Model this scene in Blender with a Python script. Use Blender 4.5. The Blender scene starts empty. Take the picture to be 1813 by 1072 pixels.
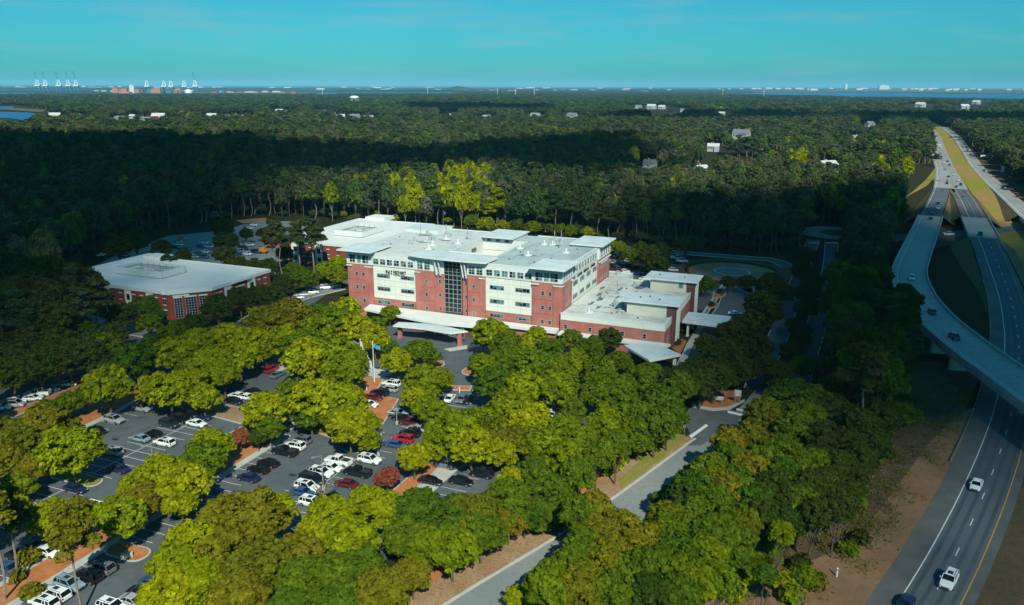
import bpy, bmesh, math, random
import numpy as np
from mathutils import Vector, Matrix
S = bpy.context.scene
C = S.collection
R = math.radians
# ------------------------------------------------------------------ camera
CX, CY, YH, F, HC, RHO = 906.5, 536.0, 151.5, 1400.0, 76.0, 0.003
TH = math.atan((CY-YH)/F); CT, ST = math.cos(TH), math.sin(TH)
cam = bpy.data.cameras.new('camera'); co = bpy.data.objects.new('camera', cam); C.objects.link(co)
cam.sensor_width = 36; cam.lens = F/1813*36; cam.clip_end = 200000; cam.clip_start = 1
co.location = (0, 0, HC)
co.rotation_euler = (Matrix.Rotation(R(90)-TH, 4, 'X') @ Matrix.Rotation(RHO, 4, 'Z')).to_euler()
S.camera = co
S.view_settings.view_transform = 'Standard'; S.view_settings.look = 'None'
S.view_settings.exposure = 0.0; S.view_settings.gamma = 1
S.cycles.max_bounces = 5; S.cycles.diffuse_bounces = 1; S.cycles.glossy_bounces = 2
S.cycles.transmission_bounces = 3; S.cycles.volume_bounces = 0; S.cycles.transparent_max_bounces = 6
S.cycles.use_denoising = True
S.cycles.sample_clamp_indirect = 4
# ------------------------------------------------------------------ sky and sun
SUNAZ = Vector((0.20, -0.98, 0)); EL = R(41)
SUN = Vector((SUNAZ.x*math.cos(EL), SUNAZ.y*math.cos(EL), math.sin(EL))).normalized()
w = bpy.data.worlds.new('World'); S.world = w; w.use_nodes = True
nt = w.node_tree; nt.nodes.clear()
sky = nt.nodes.new('ShaderNodeTexSky'); sky.sky_type = 'NISHITA'; sky.sun_disc = False
sky.sun_elevation = EL; sky.sun_rotation = math.atan2(SUN.x, SUN.y)
sky.altitude = 80; sky.air_density = 1.0; sky.dust_density = 0.6; sky.ozone_density = 3.0
tint = nt.nodes.new('ShaderNodeMix'); tint.data_type = 'RGBA'; tint.blend_type = 'MULTIPLY'
tint.inputs[0].default_value = 1; tint.inputs[7].default_value = (0.14, 0.86, 1.02, 1)
# thin wisps of high cloud, laid out by direction
tc = nt.nodes.new('ShaderNodeTexCoord'); mp = nt.nodes.new('ShaderNodeMapping'); mp.inputs['Scale'].default_value = (3, 3, 26)
nz = nt.nodes.new('ShaderNodeTexNoise'); nz.inputs['Scale'].default_value = 2.2; nz.inputs['Detail'].default_value = 7; nz.inputs['Roughness'].default_value = .55
cr = nt.nodes.new('ShaderNodeValToRGB'); cr.color_ramp.elements[0].position = .50; cr.color_ramp.elements[1].position = .78
cr.color_ramp.elements[1].color = (.5, .5, .5, 1)
mixc = nt.nodes.new('ShaderNodeMix'); mixc.data_type = 'RGBA'; mixc.inputs[7].default_value = (2.9, 5.6, 6.2, 1)
bg = nt.nodes.new('ShaderNodeBackground'); bg.inputs[1].default_value = 0.085
out = nt.nodes.new('ShaderNodeOutputWorld')
L = nt.links.new
L(sky.outputs[0], tint.inputs[6]); L(tc.outputs['Generated'], mp.inputs[0]); L(mp.outputs[0], nz.inputs['Vector'])
L(nz.outputs[0], cr.inputs[0]); L(cr.outputs[0], mixc.inputs[0]); L(tint.outputs[2], mixc.inputs[6])
L(mixc.outputs[2], bg.inputs[0]); L(bg.outputs[0], out.inputs[0])
sl = bpy.data.lights.new('sun', 'SUN'); sl.energy = 5.0; sl.angle = R(0.5); sl.color = (1.0, .97, .86)
so = bpy.data.objects.new('sun', sl); C.objects.link(so); so.rotation_euler = (-SUN).to_track_quat('-Z', 'Y').to_euler()
so.location = (0, 0, 400)

# ------------------------------------------------------------------ projection helpers (world <-> photograph pixels)
def ray(px, py):
    a0, b0 = px-CX, py-CY
    a = (a0+RHO*b0)/F; b = -(b0-RHO*a0)/F
    return Vector((a, CT+b*ST, -ST+b*CT))
def G(px, py, z=0.0):
    r = ray(px, py); t = (z-HC)/r.z
    return Vector((r.x*t, r.y*t, z))
def PX(x, y, z):
    dz = z-HC; D = y*CT-dz*ST; U = y*ST+dz*CT
    a, b = F*x/D, -F*U/D
    return CX+a-RHO*b, CY+b+RHO*a, D
O = Vector((15.05, 231.7, 0)); U = Vector((-math.cos(R(22.5)), math.sin(R(22.5)), 0)); V = Vector((math.sin(R(22.5)), math.cos(R(22.5)), 0))
def A(u, v, z=0.0): return O+U*u+V*v+Vector((0, 0, z))
def inpoly(x, y, poly):
    c = False; n = len(poly); j = n-1
    for i in range(n):
        xi, yi = poly[i]; xj, yj = poly[j]
        if (yi > y) != (yj > y) and x < (xj-xi)*(y-yi)/(yj-yi)+xi: c = not c
        j = i
    return c

# ------------------------------------------------------------------ materials
MATS = {}
def newmat(name):
    m = bpy.data.materials.new(name); m.use_nodes = True; MATS[name] = m
    return m, m.node_tree, m.node_tree.nodes['Principled BSDF']
def mat(name, col, rough=.8, spec=.3, var=.15, scale=1.0, col2=None, metal=0, coord='Object', bump=0, detail=6, sx=None):
    m, t, p = newmat(name)
    p.inputs['Roughness'].default_value = rough; p.inputs['Metallic'].default_value = metal
    p.inputs['Specular IOR Level'].default_value = spec
    co_ = t.nodes.new('ShaderNodeTexCoord'); n = t.nodes.new('ShaderNodeTexNoise')
    n.inputs['Scale'].default_value = scale; n.inputs['Detail'].default_value = detail; n.inputs['Roughness'].default_value = .6
    if sx:
        q = t.nodes.new('ShaderNodeMapping'); q.inputs['Scale'].default_value = sx
        t.links.new(co_.outputs[coord], q.inputs[0]); t.links.new(q.outputs[0], n.inputs['Vector'])
    else: t.links.new(co_.outputs[coord], n.inputs['Vector'])
    r = t.nodes.new('ShaderNodeValToRGB'); r.color_ramp.elements[0].position = .36; r.color_ramp.elements[1].position = .66
    c2 = col2 if col2 else tuple(min(1, c*(1+var)) for c in col)
    r.color_ramp.elements[0].color = tuple(c*(1-var) for c in col)+(1,); r.color_ramp.elements[1].color = tuple(c2)+(1,)
    t.links.new(n.outputs[0], r.inputs[0]); t.links.new(r.outputs[0], p.inputs['Base Color'])
    if bump:
        b = t.nodes.new('ShaderNodeBump'); b.inputs['Strength'].default_value = bump
        t.links.new(n.outputs[0], b.inputs['Height']); t.links.new(b.outputs[0], p.inputs['Normal'])
    return m
def mat2(name, base, layers, rough=.85, spec=.2):
    """base colour with several noise layers: (scale, lo, hi, colour, stretch)"""
    m, t, p = newmat(name); p.inputs['Roughness'].default_value = rough; p.inputs['Specular IOR Level'].default_value = spec
    c = t.nodes.new('ShaderNodeTexCoord'); prev = None
    for (sc, lo, hi, col, st) in layers:
        n = t.nodes.new('ShaderNodeTexNoise'); n.inputs['Scale'].default_value = sc; n.inputs['Detail'].default_value = 7; n.inputs['Roughness'].default_value = .62
        mpn = t.nodes.new('ShaderNodeMapping'); mpn.inputs['Scale'].default_value = st or (1, 1, 1)
        t.links.new(c.outputs['Object'], mpn.inputs[0]); t.links.new(mpn.outputs[0], n.inputs['Vector'])
        mr = t.nodes.new('ShaderNodeMapRange'); mr.inputs[1].default_value = lo; mr.inputs[2].default_value = hi
        t.links.new(n.outputs[0], mr.inputs[0])
        mx = t.nodes.new('ShaderNodeMix'); mx.data_type = 'RGBA'; mx.inputs[7].default_value = col+(1,)
        if prev is None: mx.inputs[6].default_value = base+(1,)
        else: t.links.new(prev, mx.inputs[6])
        t.links.new(mr.outputs[0], mx.inputs[0]); prev = mx.outputs[2]
    t.links.new(prev, p.inputs['Base Color'])
    return m
def leafmat(name, cols, trans=.3, rnd=.25, patch=False):
    """cols: list of colours picked along per-tree random value"""
    m, t, p = newmat(name); t.nodes.remove(p)
    o = t.nodes['Material Output']; oi = t.nodes.new('ShaderNodeObjectInfo')
    r = t.nodes.new('ShaderNodeValToRGB'); e = r.color_ramp.elements
    while len(e) < len(cols): e.new(.5)
    for i, c in enumerate(cols): e[i].position = i/max(1, len(cols)-1); e[i].color = tuple(c)+(1,)
    t.links.new(oi.outputs['Random'], r.inputs[0])
    tcn = t.nodes.new('ShaderNodeTexCoord'); n = t.nodes.new('ShaderNodeTexNoise'); n.inputs['Scale'].default_value = .45; n.inputs['Detail'].default_value = 4
    t.links.new(tcn.outputs['Object'], n.inputs['Vector'])
    mr = t.nodes.new('ShaderNodeMapRange'); mr.inputs[1].default_value = .3; mr.inputs[2].default_value = .7; mr.inputs[3].default_value = 1-rnd; mr.inputs[4].default_value = 1+rnd
    t.links.new(n.outputs[0], mr.inputs[0])
    geo = t.nodes.new('ShaderNodeNewGeometry')
    mr2 = t.nodes.new('ShaderNodeMapRange'); mr2.inputs[3].default_value = .72; mr2.inputs[4].default_value = 1.28
    t.links.new(geo.outputs['Random Per Island'], mr2.inputs[0])
    mm = t.nodes.new('ShaderNodeMath'); mm.operation = 'MULTIPLY'; t.links.new(mr.outputs[0], mm.inputs[0]); t.links.new(mr2.outputs[0], mm.inputs[1])
    vm = t.nodes.new('ShaderNodeVectorMath'); vm.operation = 'SCALE'
    t.links.new(r.outputs[0], vm.inputs[0]); t.links.new(mm.outputs[0], vm.inputs['Scale'])
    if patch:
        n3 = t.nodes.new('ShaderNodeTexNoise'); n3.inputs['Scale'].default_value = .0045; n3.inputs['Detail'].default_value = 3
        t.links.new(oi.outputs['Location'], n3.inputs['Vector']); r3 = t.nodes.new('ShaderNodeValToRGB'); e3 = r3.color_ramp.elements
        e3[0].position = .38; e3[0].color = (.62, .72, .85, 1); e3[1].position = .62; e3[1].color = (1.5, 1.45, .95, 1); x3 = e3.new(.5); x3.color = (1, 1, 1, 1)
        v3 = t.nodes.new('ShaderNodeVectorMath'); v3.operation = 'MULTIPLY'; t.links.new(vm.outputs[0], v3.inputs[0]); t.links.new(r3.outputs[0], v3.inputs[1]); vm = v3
    d = t.nodes.new('ShaderNodeBsdfDiffuse'); tr = t.nodes.new('ShaderNodeBsdfTranslucent'); mx = t.nodes.new('ShaderNodeMixShader'); mx.inputs[0].default_value = trans
    t.links.new(vm.outputs[0], d.inputs[0]); t.links.new(vm.outputs[0], tr.inputs[0])
    t.links.new(d.outputs[0], mx.inputs[1]); t.links.new(tr.outputs[0], mx.inputs[2]); t.links.new(mx.outputs[0], o.inputs[0])
    return m
M = MATS
mat2('asphalt', (.085, .105, .112), [(.05, .45, .62, (.125, .145, .145), (1, 1, 1)), (.35, .5, .68, (.062, .078, .085), None), (6, .4, .7, (.105, .122, .128), None)], .82)
mat2('asphalt_road', (.19, .23, .22), [(.04, .42, .62, (.25, .28, .26), None), (1.1, .5, .7, (.16, .185, .18), (1, 1, 1)), (8, .45, .7, (.24, .27, .25), None)], .85)
mat2('highway_asphalt', (.105, .135, .145), [(.03, .4, .6, (.08, .11, .122), None), (.8, .5, .7, (.125, .15, .155), None), (9, .5, .7, (.09, .115, .12), None)], .8)
mat2('tyre_track', (.065, .085, .093), [(.05, .4, .6, (.09, .115, .125), None), (1.5, .5, .7, (.06, .075, .08), None)], .75)
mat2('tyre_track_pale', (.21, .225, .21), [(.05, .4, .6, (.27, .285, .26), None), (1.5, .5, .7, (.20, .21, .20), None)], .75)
mat2('soot', (.20, .25, .25), [(.5, .4, .62, (.09, .12, .125), None)], .8)
mat('joint', (.40, .43, .37), .9, .2, .1, 1)
mat('brick_joint', (.25, .075, .055), .9, .2, .1, 1)
mat('pale_roof', (.50, .54, .50), .7, .2, .1, .3)
mat2('highway_far_sunlit', (.27, .29, .27), [(.02, .42, .6, (.33, .34, .31), None), (.5, .5, .7, (.22, .24, .23), None)], .8)  # same asphalt as the near lanes; paler colour stands in for grazing sunlight
mat2('shoulder_asphalt', (.10, .11, .105), [(.1, .4, .6, (.14, .145, .13), None)], .9)
mat2('bridge_concrete', (.30, .34, .31), [(.03, .4, .62, (.40, .41, .36), None), (.5, .5, .68, (.22, .27, .26), None)], .85)
mat2('concrete', (.42, .45, .40), [(.3, .4, .65, (.52, .53, .46), None), (3, .5, .7, (.33, .36, .33), None)], .9)
mat2('mulch', (.42, .155, .055), [(.5, .4, .62, (.50, .22, .085), None), (6, .5, .68, (.27, .09, .035), None)], .95)
mat2('dirt', (.30, .19, .10), [(.15, .4, .62, (.40, .28, .16), None), (3, .45, .7, (.20, .11, .055), None)], .95)
mat2('lawn', (.20, .22, .03), [(.2, .4, .6, (.30, .24, .07), None), (4, .45, .7, (.12, .15, .02), None)], .95)
mat2('highway_grass', (.24, .22, .025), [(.02, .42, .6, (.34, .20, .07), (1, .25, 1)), (.3, .5, .7, (.16, .18, .02), (1, .5, 1))], .95)
mat2('rough_grass', (.10, .068, .034), [(.03, .4, .6, (.16, .088, .045), None), (.4, .45, .62, (.055, .062, .022), None), (3, .5, .7, (.17, .115, .066), None), (14, .5, .7, (.07, .05, .03), None)], .95)
mat2('embankment_grass', (.13, .105, .035), [(.05, .4, .6, (.17, .12, .05), None), (.5, .45, .65, (.08, .08, .025), None), (4, .5, .7, (.20, .15, .07), None)], .95)
mat2('pad_concrete', (.19, .19, .165), [(.3, .4, .65, (.24, .235, .20), None)], .9)
mat2('bank_soil', (.23, .125, .055), [(.08, .4, .6, (.28, .165, .08), None), (.5, .5, .68, (.15, .10, .045), None), (4, .5, .7, (.18, .10, .055), None), (16, .5, .7, (.34, .22, .14), None)], .95)
mat2('ground', (.030, .036, .014), [(.01, .4, .6, (.045, .040, .018), None), (.2, .45, .65, (.022, .028, .010), None)], .98, .05)
mat2('far_land', (.020, .040, .022), [(.0012, .45, .62, (.05, .07, .035), (1, 3, 1)), (.006, .6, .72, (.20, .20, .14), (1, 4, 1))], .98, .05)
mat2('marsh', (.16, .13, .08), [(.01, .4, .6, (.10, .10, .05), None)], .95)
mat2('roof_membrane', (.56, .63, .58), [(.07, .45, .66, (.42, .48, .46), None), (.6, .52, .75, (.34, .39, .38), (1, .35, 1)), (2.5, .45, .7, (.62, .68, .62), None)], .75)
mat2('stained_roof', (.62, .69, .63), [(.12, .42, .60, (.46, .49, .43), (1, .4, 1)), (.5, .55, .70, (.20, .24, .24), (.35, 1, 1)), (3, .5, .7, (.56, .59, .52), None)], .75)
mat('white_roof', (.72, .77, .71), .6, .3, .05, .2)
mat('white_trim', (.66, .72, .67), .5, .3, .04, .5)
mat('slab_top', (.56, .68, .66), .6, .3, .10, .25)
mat('cream_wall', (.72, .76, .65), .85, .2, .05, .3)
mat('stucco_shaft', (.58, .60, .48), .9, .2, .06, .3)
m, t, p = newmat('brick'); p.inputs['Roughness'].default_value = .9
c_ = t.nodes.new('ShaderNodeTexCoord'); bt = t.nodes.new('ShaderNodeTexBrick'); bt.inputs['Scale'].default_value = 1.6
bt.inputs['Color1'].default_value = (.44, .155, .115, 1); bt.inputs['Color2'].default_value = (.37, .125, .094, 1); bt.inputs['Mortar'].default_value = (.43, .20, .15, 1)
nn = t.nodes.new('ShaderNodeTexNoise'); nn.inputs['Scale'].default_value = .25; mxx = t.nodes.new('ShaderNodeMix'); mxx.data_type = 'RGBA'; mxx.blend_type = 'MULTIPLY'
rr = t.nodes.new('ShaderNodeValToRGB'); rr.color_ramp.elements[0].color = (.85, .82, .80, 1); rr.color_ramp.elements[1].color = (1.12, 1.1, 1.1, 1); rr.color_ramp.elements[0].position = .35; rr.color_ramp.elements[1].position = .65
mxx.inputs[0].default_value = 1
rot = t.nodes.new('ShaderNodeMapping'); rot.inputs['Rotation'].default_value = (R(90), 0, 0)
t.links.new(c_.outputs['Object'], rot.inputs[0]); t.links.new(rot.outputs[0], bt.inputs['Vector']); t.links.new(c_.outputs['Object'], nn.inputs['Vector'])
t.links.new(nn.outputs[0], rr.inputs[0]); t.links.new(bt.outputs[0], mxx.inputs[6]); t.links.new(rr.outputs[0], mxx.inputs[7]); t.links.new(mxx.outputs[2], p.inputs['Base Color'])
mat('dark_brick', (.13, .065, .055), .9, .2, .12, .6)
mat('red_brick', (.25, .055, .040), .9, .2, .12, .6)
mat('glass_dark', (.012, .018, .02), .12, .5, .4, .35)
mat('glass_blind', (.10, .19, .18), .25, .5, .5, .5)
mat('frame_grey', (.30, .34, .35), .5, .4, .05, 1)
mat('steel', (.36, .38, .38), .45, .5, .1, 1, metal=.4)
mat('dark_metal', (.03, .035, .04), .5, .4, .1, 1)
mat('hvac', (.40, .44, .42), .5, .4, .15, 1)
mat('line_white', (.72, .75, .70), .8, .2, .12, 3)
mat('line_yellow', (.62, .34, .05), .8, .2, .12, 3)
mat('bark', (.13, .10, .075), .95, .1, .3, 2)
mat('bark_pale', (.24, .20, .16), .95, .1, .25, 2)
mat('rubber', (.012, .012, .013), .9, .2, .1, 2)
mat('alloy', (.35, .36, .37), .35, .5, .1, 3, metal=.6)
mat('car_glass', (.008, .012, .015), .08, .6, .2, 1)
mat('head_lamp', (.65, .68, .68), .15, .6, .05, 1)
mat('tail_lamp', (.30, .012, .010), .2, .6, .05, 1)
mat('sign_green', (.005, .27, .17), .5, .4, .04, 1)
mat('sign_blue', (.10, .32, .48), .5, .4, .04, 1)
mat('sign_grey', (.22, .29, .29), .5, .4, .1, 1)
mat('crane_white', (.78, .82, .76), .6, .3, .05, .1)
mat('crane_blue', (.03, .16, .34), .6, .3, .05, .1)
mat('letters', (.02, .025, .03), .5, .3, .05, 1)
mat('orange_paint', (.62, .20, .02), .5, .4, .1, 1)
mat('red_paint', (.50, .03, .03), .5, .4, .1, 1)
mat('yellow_paint', (.45, .5, .03), .5, .4, .1, 1)
mat('shade_cloud', (.85, .87, .88), 1, 0, .03, .01)
mat2('roof_blue_grey', (.42, .52, .50), [(.07, .45, .66, (.26, .35, .36), None), (.6, .55, .72, (.13, .19, .20), (1, .35, 1)), (2.5, .45, .7, (.42, .50, .48), None)], .7)
mat('shingle', (.16, .18, .19), .9, .2, .25, 1)
mat('house_wall', (.36, .41, .40), .9, .2, .06, .2)
m, t, p = newmat('water'); p.inputs['Base Color'].default_value = (.006, .10, .24, 1); p.inputs['Roughness'].default_value = .35
n = t.nodes.new('ShaderNodeTexNoise'); n.inputs['Scale'].default_value = .05; b = t.nodes.new('ShaderNodeBump'); b.inputs['Strength'].default_value = .1
t.links.new(n.outputs[0], b.inputs['Height']); t.links.new(b.outputs[0], p.inputs['Normal'])
m, t, p = newmat('paint'); oi = t.nodes.new('ShaderNodeObjectInfo'); t.links.new(oi.outputs['Color'], p.inputs['Base Color'])
nz_ = t.nodes.new('ShaderNodeTexNoise'); nz_.inputs['Scale'].default_value = 2; mr_ = t.nodes.new('ShaderNodeMapRange'); mr_.inputs[3].default_value = .18; mr_.inputs[4].default_value = .38
t.links.new(nz_.outputs[0], mr_.inputs[0]); t.links.new(mr_.outputs[0], p.inputs['Roughness']); p.inputs['Coat Weight'].default_value = .5
m, t, p = newmat('object_colour'); oi = t.nodes.new('ShaderNodeObjectInfo'); t.links.new(oi.outputs['Color'], p.inputs['Base Color']); p.inputs['Roughness'].default_value = .85
leafmat('leaf_bright', [(.235, .275, .005), (.275, .29, .005), (.18, .235, .005), (.23, .265, .005)], .2, .38)
leafmat('leaf_mid', [(.135, .195, .006), (.165, .205, .006), (.10, .165, .007)], .2, .38)
leafmat('leaf_green', [(.075, .135, .008), (.105, .155, .008), (.05, .11, .010)], .2, .38)
leafmat('leaf_olive', [(.155, .155, .008), (.18, .16, .010), (.11, .13, .008)], .18, .3)
leafmat('leaf_dark', [(.035, .070, .010), (.055, .080, .010), (.045, .062, .012)], .2)
leafmat('leaf_pine', [(.045, .068, .018), (.070, .075, .024), (.055, .085, .018)], .15)
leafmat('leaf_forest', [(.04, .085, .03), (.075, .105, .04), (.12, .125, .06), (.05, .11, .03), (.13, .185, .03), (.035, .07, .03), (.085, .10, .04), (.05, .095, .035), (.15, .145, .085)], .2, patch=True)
leafmat('leaf_red', [(.26, .075, .04), (.30, .10, .05)], .25)
leafmat('leaf_grass', [(.16, .17, .01), (.10, .12, .01)], .2)

# ------------------------------------------------------------------ mesh builder
class MB:
    def __init__(s): s.v = []; s.f = []; s.m = []; s.cur = 0
    def mt(s, i): s.cur = i; return s
    def add(s, vs, fs):
        k = len(s.v); s.v += [tuple(p) for p in vs]; s.f += [tuple(k+i for i in f) for f in fs]; s.m += [s.cur]*len(fs); return s
    def box(s, x0, y0, z0, x1, y1, z1):
        return s.add([(x0, y0, z0), (x1, y0, z0), (x1, y1, z0), (x0, y1, z0), (x0, y0, z1), (x1, y0, z1), (x1, y1, z1), (x0, y1, z1)],
                     [(0, 3, 2, 1), (4, 5, 6, 7), (0, 1, 5, 4), (1, 2, 6, 5), (2, 3, 7, 6), (3, 0, 4, 7)])
    def prism(s, poly, z0, z1, topmat=None):
        n = len(poly)
        ar = sum(poly[i][0]*poly[(i+1) % n][1]-poly[(i+1) % n][0]*poly[i][1] for i in range(n))
        if ar < 0: poly = poly[::-1]
        s.add([(p[0], p[1], z0) for p in poly]+[(p[0], p[1], z1) for p in poly],
              [tuple(range(n))[::-1]]+[(i, (i+1) % n, n+(i+1) % n, n+i) for i in range(n)])
        c = s.cur
        if topmat is not None: s.cur = topmat
        s.add([(p[0], p[1], z1) for p in poly], [tuple(range(n))]); s.cur = c
        return s
    def cyl(s, x, y, z0, z1, r, n=10, r1=None):
        r1 = r if r1 is None else r1
        a = [2*math.pi*i/n for i in range(n)]
        return s.add([(x+r*math.cos(t), y+r*math.sin(t), z0) for t in a]+[(x+r1*math.cos(t), y+r1*math.sin(t), z1) for t in a],
                     [tuple(range(n))[::-1], tuple(range(n, 2*n))]+[(i, (i+1) % n, n+(i+1) % n, n+i) for i in range(n)])
    def tube(s, p, q, r, r1=None, n=6):
        p, q = Vector(p), Vector(q); d = (q-p).normalized(); r1 = r if r1 is None else r1
        a = d.orthogonal().normalized(); b = d.cross(a)
        vs = [p+(a*math.cos(2*math.pi*i/n)+b*math.sin(2*math.pi*i/n))*r for i in range(n)]+[q+(a*math.cos(2*math.pi*i/n)+b*math.sin(2*math.pi*i/n))*r1 for i in range(n)]
        return s.add(vs, [tuple(range(n))[::-1], tuple(range(n, 2*n))]+[(i, (i+1) % n, n+(i+1) % n, n+i) for i in range(n)])
    def ring(s, x, y, z0, z1, r0, r1, n=48, ey=1.0):
        a = [2*math.pi*i/n for i in range(n)]
        def c(r, z): return [(x+r*math.cos(t), y+r*math.sin(t)*ey, z) for t in a]
        fs = []
        for i in range(n):
            j = (i+1) % n
            fs += [(2*n+i, 2*n+j, 3*n+j, 3*n+i), (n+i, n+j, 3*n+j, 3*n+i), (j, i, 2*n+i, 2*n+j)]
        return s.add(c(r0, z0)+c(r1, z0)+c(r0, z1)+c(r1, z1), fs)
    def build(s, name, mats, parent=None, loc=None, smooth=False):
        me = bpy.data.meshes.new(name); me.from_pydata(s.v, [], s.f)
        if not isinstance(mats, (list, tuple)): mats = [mats]
        for x in mats: me.materials.append(M[x] if isinstance(x, str) else x)
        me.polygons.foreach_set('material_index', s.m)
        if smooth: me.polygons.foreach_set('use_smooth', [True]*len(s.f))
        me.validate(); me.update()
        o = bpy.data.objects.new(name, me); C.objects.link(o)
        if parent: o.parent = parent
        if loc is not None: o.location = loc
        return o
def tag(o, label=None, cat=None, group=None, kind=None):
    if label: o['label'] = label
    if cat: o['category'] = cat
    if group: o['group'] = group
    if kind: o['kind'] = kind
    return o
def thing(name, label, cat, loc=(0, 0, 0), rz=0, group=None):
    o = bpy.data.objects.new(name, None); C.objects.link(o); o.location = loc; o.rotation_euler = (0, 0, rz); o.empty_display_size = .5
    return tag(o, label, cat, group)
def kids(o): return list(o.children)
def copy_tree(o, parent=None):
    c = o.copy(); C.objects.link(c); c.parent = parent
    for ch in kids(o): copy_tree(ch, c)
    return c
def sheet(name, poly, z, m, kind='structure', parent=None):
    """flat ground polygon from world points"""
    from mathutils.geometry import tessellate_polygon
    pts = [Vector((p[0], p[1], z)) for p in poly]
    tr = tessellate_polygon([pts]); me = bpy.data.meshes.new(name)
    fs = []
    for a, b, c in tr:
        n = (pts[b]-pts[a]).cross(pts[c]-pts[a]); fs.append((a, b, c) if n.z > 0 else (a, c, b))
    me.from_pydata(pts, [], fs); me.materials.append(M[m]); me.update()
    o = bpy.data.objects.new(name, me); C.objects.link(o)
    if parent: o.parent = parent
    else: tag(o, kind=kind)
    return o
def gp(*pts): return [G(*p) for p in pts]
def slab(name, poly, z0, z1, m, kind='structure'):
    o = MB().prism([(p[0], p[1]) for p in poly], z0, z1).build(name, m)
    return tag(o, kind=kind)
def smooth_path(pts, n=8):
    out = []
    for i in range(len(pts)-1):
        p0 = pts[max(0, i-1)]; p1 = pts[i]; p2 = pts[i+1]; p3 = pts[min(len(pts)-1, i+2)]
        for k in range(n):
            t = k/n
            out.append(.5*((2*p1)+(p2-p0)*t+(2*p0-5*p1+4*p2-p3)*t*t+(3*p1-p0-3*p2+p3)*t*t*t))
    out.append(pts[-1]); return out
def offs(path, d):
    r = []
    for i, p in enumerate(path):
        a = path[max(0, i-1)]; b = path[min(len(path)-1, i+1)]; t = (b-a); t.z = 0; t.normalize()
        r.append(p+Vector((t.y, -t.x, 0))*d)
    return r
def strip(mb, path, a, b, dz=0, i0=0, i1=None):
    i1 = len(path) if i1 is None else i1
    l = offs(path, a)[i0:i1]; r = offs(path, b)[i0:i1]; n = len(l)
    up = Vector((0, 0, dz))
    fs = [(2*i, 2*i+2, 2*i+3, 2*i+1) if b < a else (2*i, 2*i+1, 2*i+3, 2*i+2) for i in range(n-1)]
    vs = []
    for p, q in zip(l, r): vs += [p+up, q+up]
    # make faces point up
    f0 = fs[0]; nn = (vs[f0[1]]-vs[f0[0]]).cross(vs[f0[2]]-vs[f0[0]])
    if nn.z < 0: fs = [f[::-1] for f in fs]
    return mb.add(vs, fs)
def wall_strip(mb, path, off, z0, z1, th, i0=0, i1=None):
    """solid low wall following a path at lateral offset; z0/z1 relative to path z"""
    i1 = len(path) if i1 is None else i1
    l = offs(path, off-th/2)[i0:i1]; r = offs(path, off+th/2)[i0:i1]; n = len(l); vs = []
    for p, q in zip(l, r):
        vs += [p+Vector((0, 0, z0)), q+Vector((0, 0, z0)), q+Vector((0, 0, z1)), p+Vector((0, 0, z1))]
    fs = []
    for i in range(n-1):
        k = 4*i
        for a in range(4):
            b = (a+1) % 4; fs.append((k+a, k+b, k+4+b, k+4+a))
    fs += [(0, 1, 2, 3), (4*n-1, 4*n-2, 4*n-3, 4*n-4)]
    return mb.add(vs, fs)
def dashes(mb, path, off, length, gap, width, dz, i0=0, start=0):
    p = offs(path, off)[i0:]; acc = -start; on = True; k = 0
    d = [0]
    for a, b in zip(p, p[1:]): d.append(d[-1]+(b-a).length)
    def at(s_):
        for i in range(len(d)-1):
            if d[i+1] >= s_:
                t_ = (s_-d[i])/(d[i+1]-d[i]); return p[i].lerp(p[i+1], t_), (p[i+1]-p[i]).normalized()
        return p[-1], (p[-1]-p[-2]).normalized()
    s_ = start
    while s_+length < d[-1]:
        a, t1 = at(s_); b, t2 = at(s_+length)
        n1 = Vector((t1.y, -t1.x, 0))*width/2; z = Vector((0, 0, dz))
        mb.add([a-n1+z, a+n1+z, b+n1+z, b-n1+z], [(0, 1, 2, 3)] if (n1.cross(b-a)).z > 0 else [(3, 2, 1, 0)])
        s_ += length+gap
    return mb
# ================================================================== GROUND
g = MB()
def fan(mb, r0, r1, z, n=48):
    for i in range(n):
        a0, a1 = 2*math.pi*i/n, 2*math.pi*(i+1)/n
        c = [(r0*math.cos(a0), r0*math.sin(a0), z), (r1*math.cos(a0), r1*math.sin(a0), z), (r1*math.cos(a1), r1*math.sin(a1), z), (r0*math.cos(a1), r0*math.sin(a1), z)]
        mb.add(c if r0 else c[1:]+[], [(0, 1, 2, 3)] if r0 else [(0, 1, 2)])
def disc(mb, r, z, n=64): mb.add([(r*math.cos(2*math.pi*i/n), r*math.sin(2*math.pi*i/n), z) for i in range(n)], [tuple(range(n))])
gm = MB(); fan(gm, 5200, 60000, 0); gm.mt(1); disc(gm, 5200, 0)
tag(gm.build('ground', ['far_land', 'ground']), kind='structure')
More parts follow.
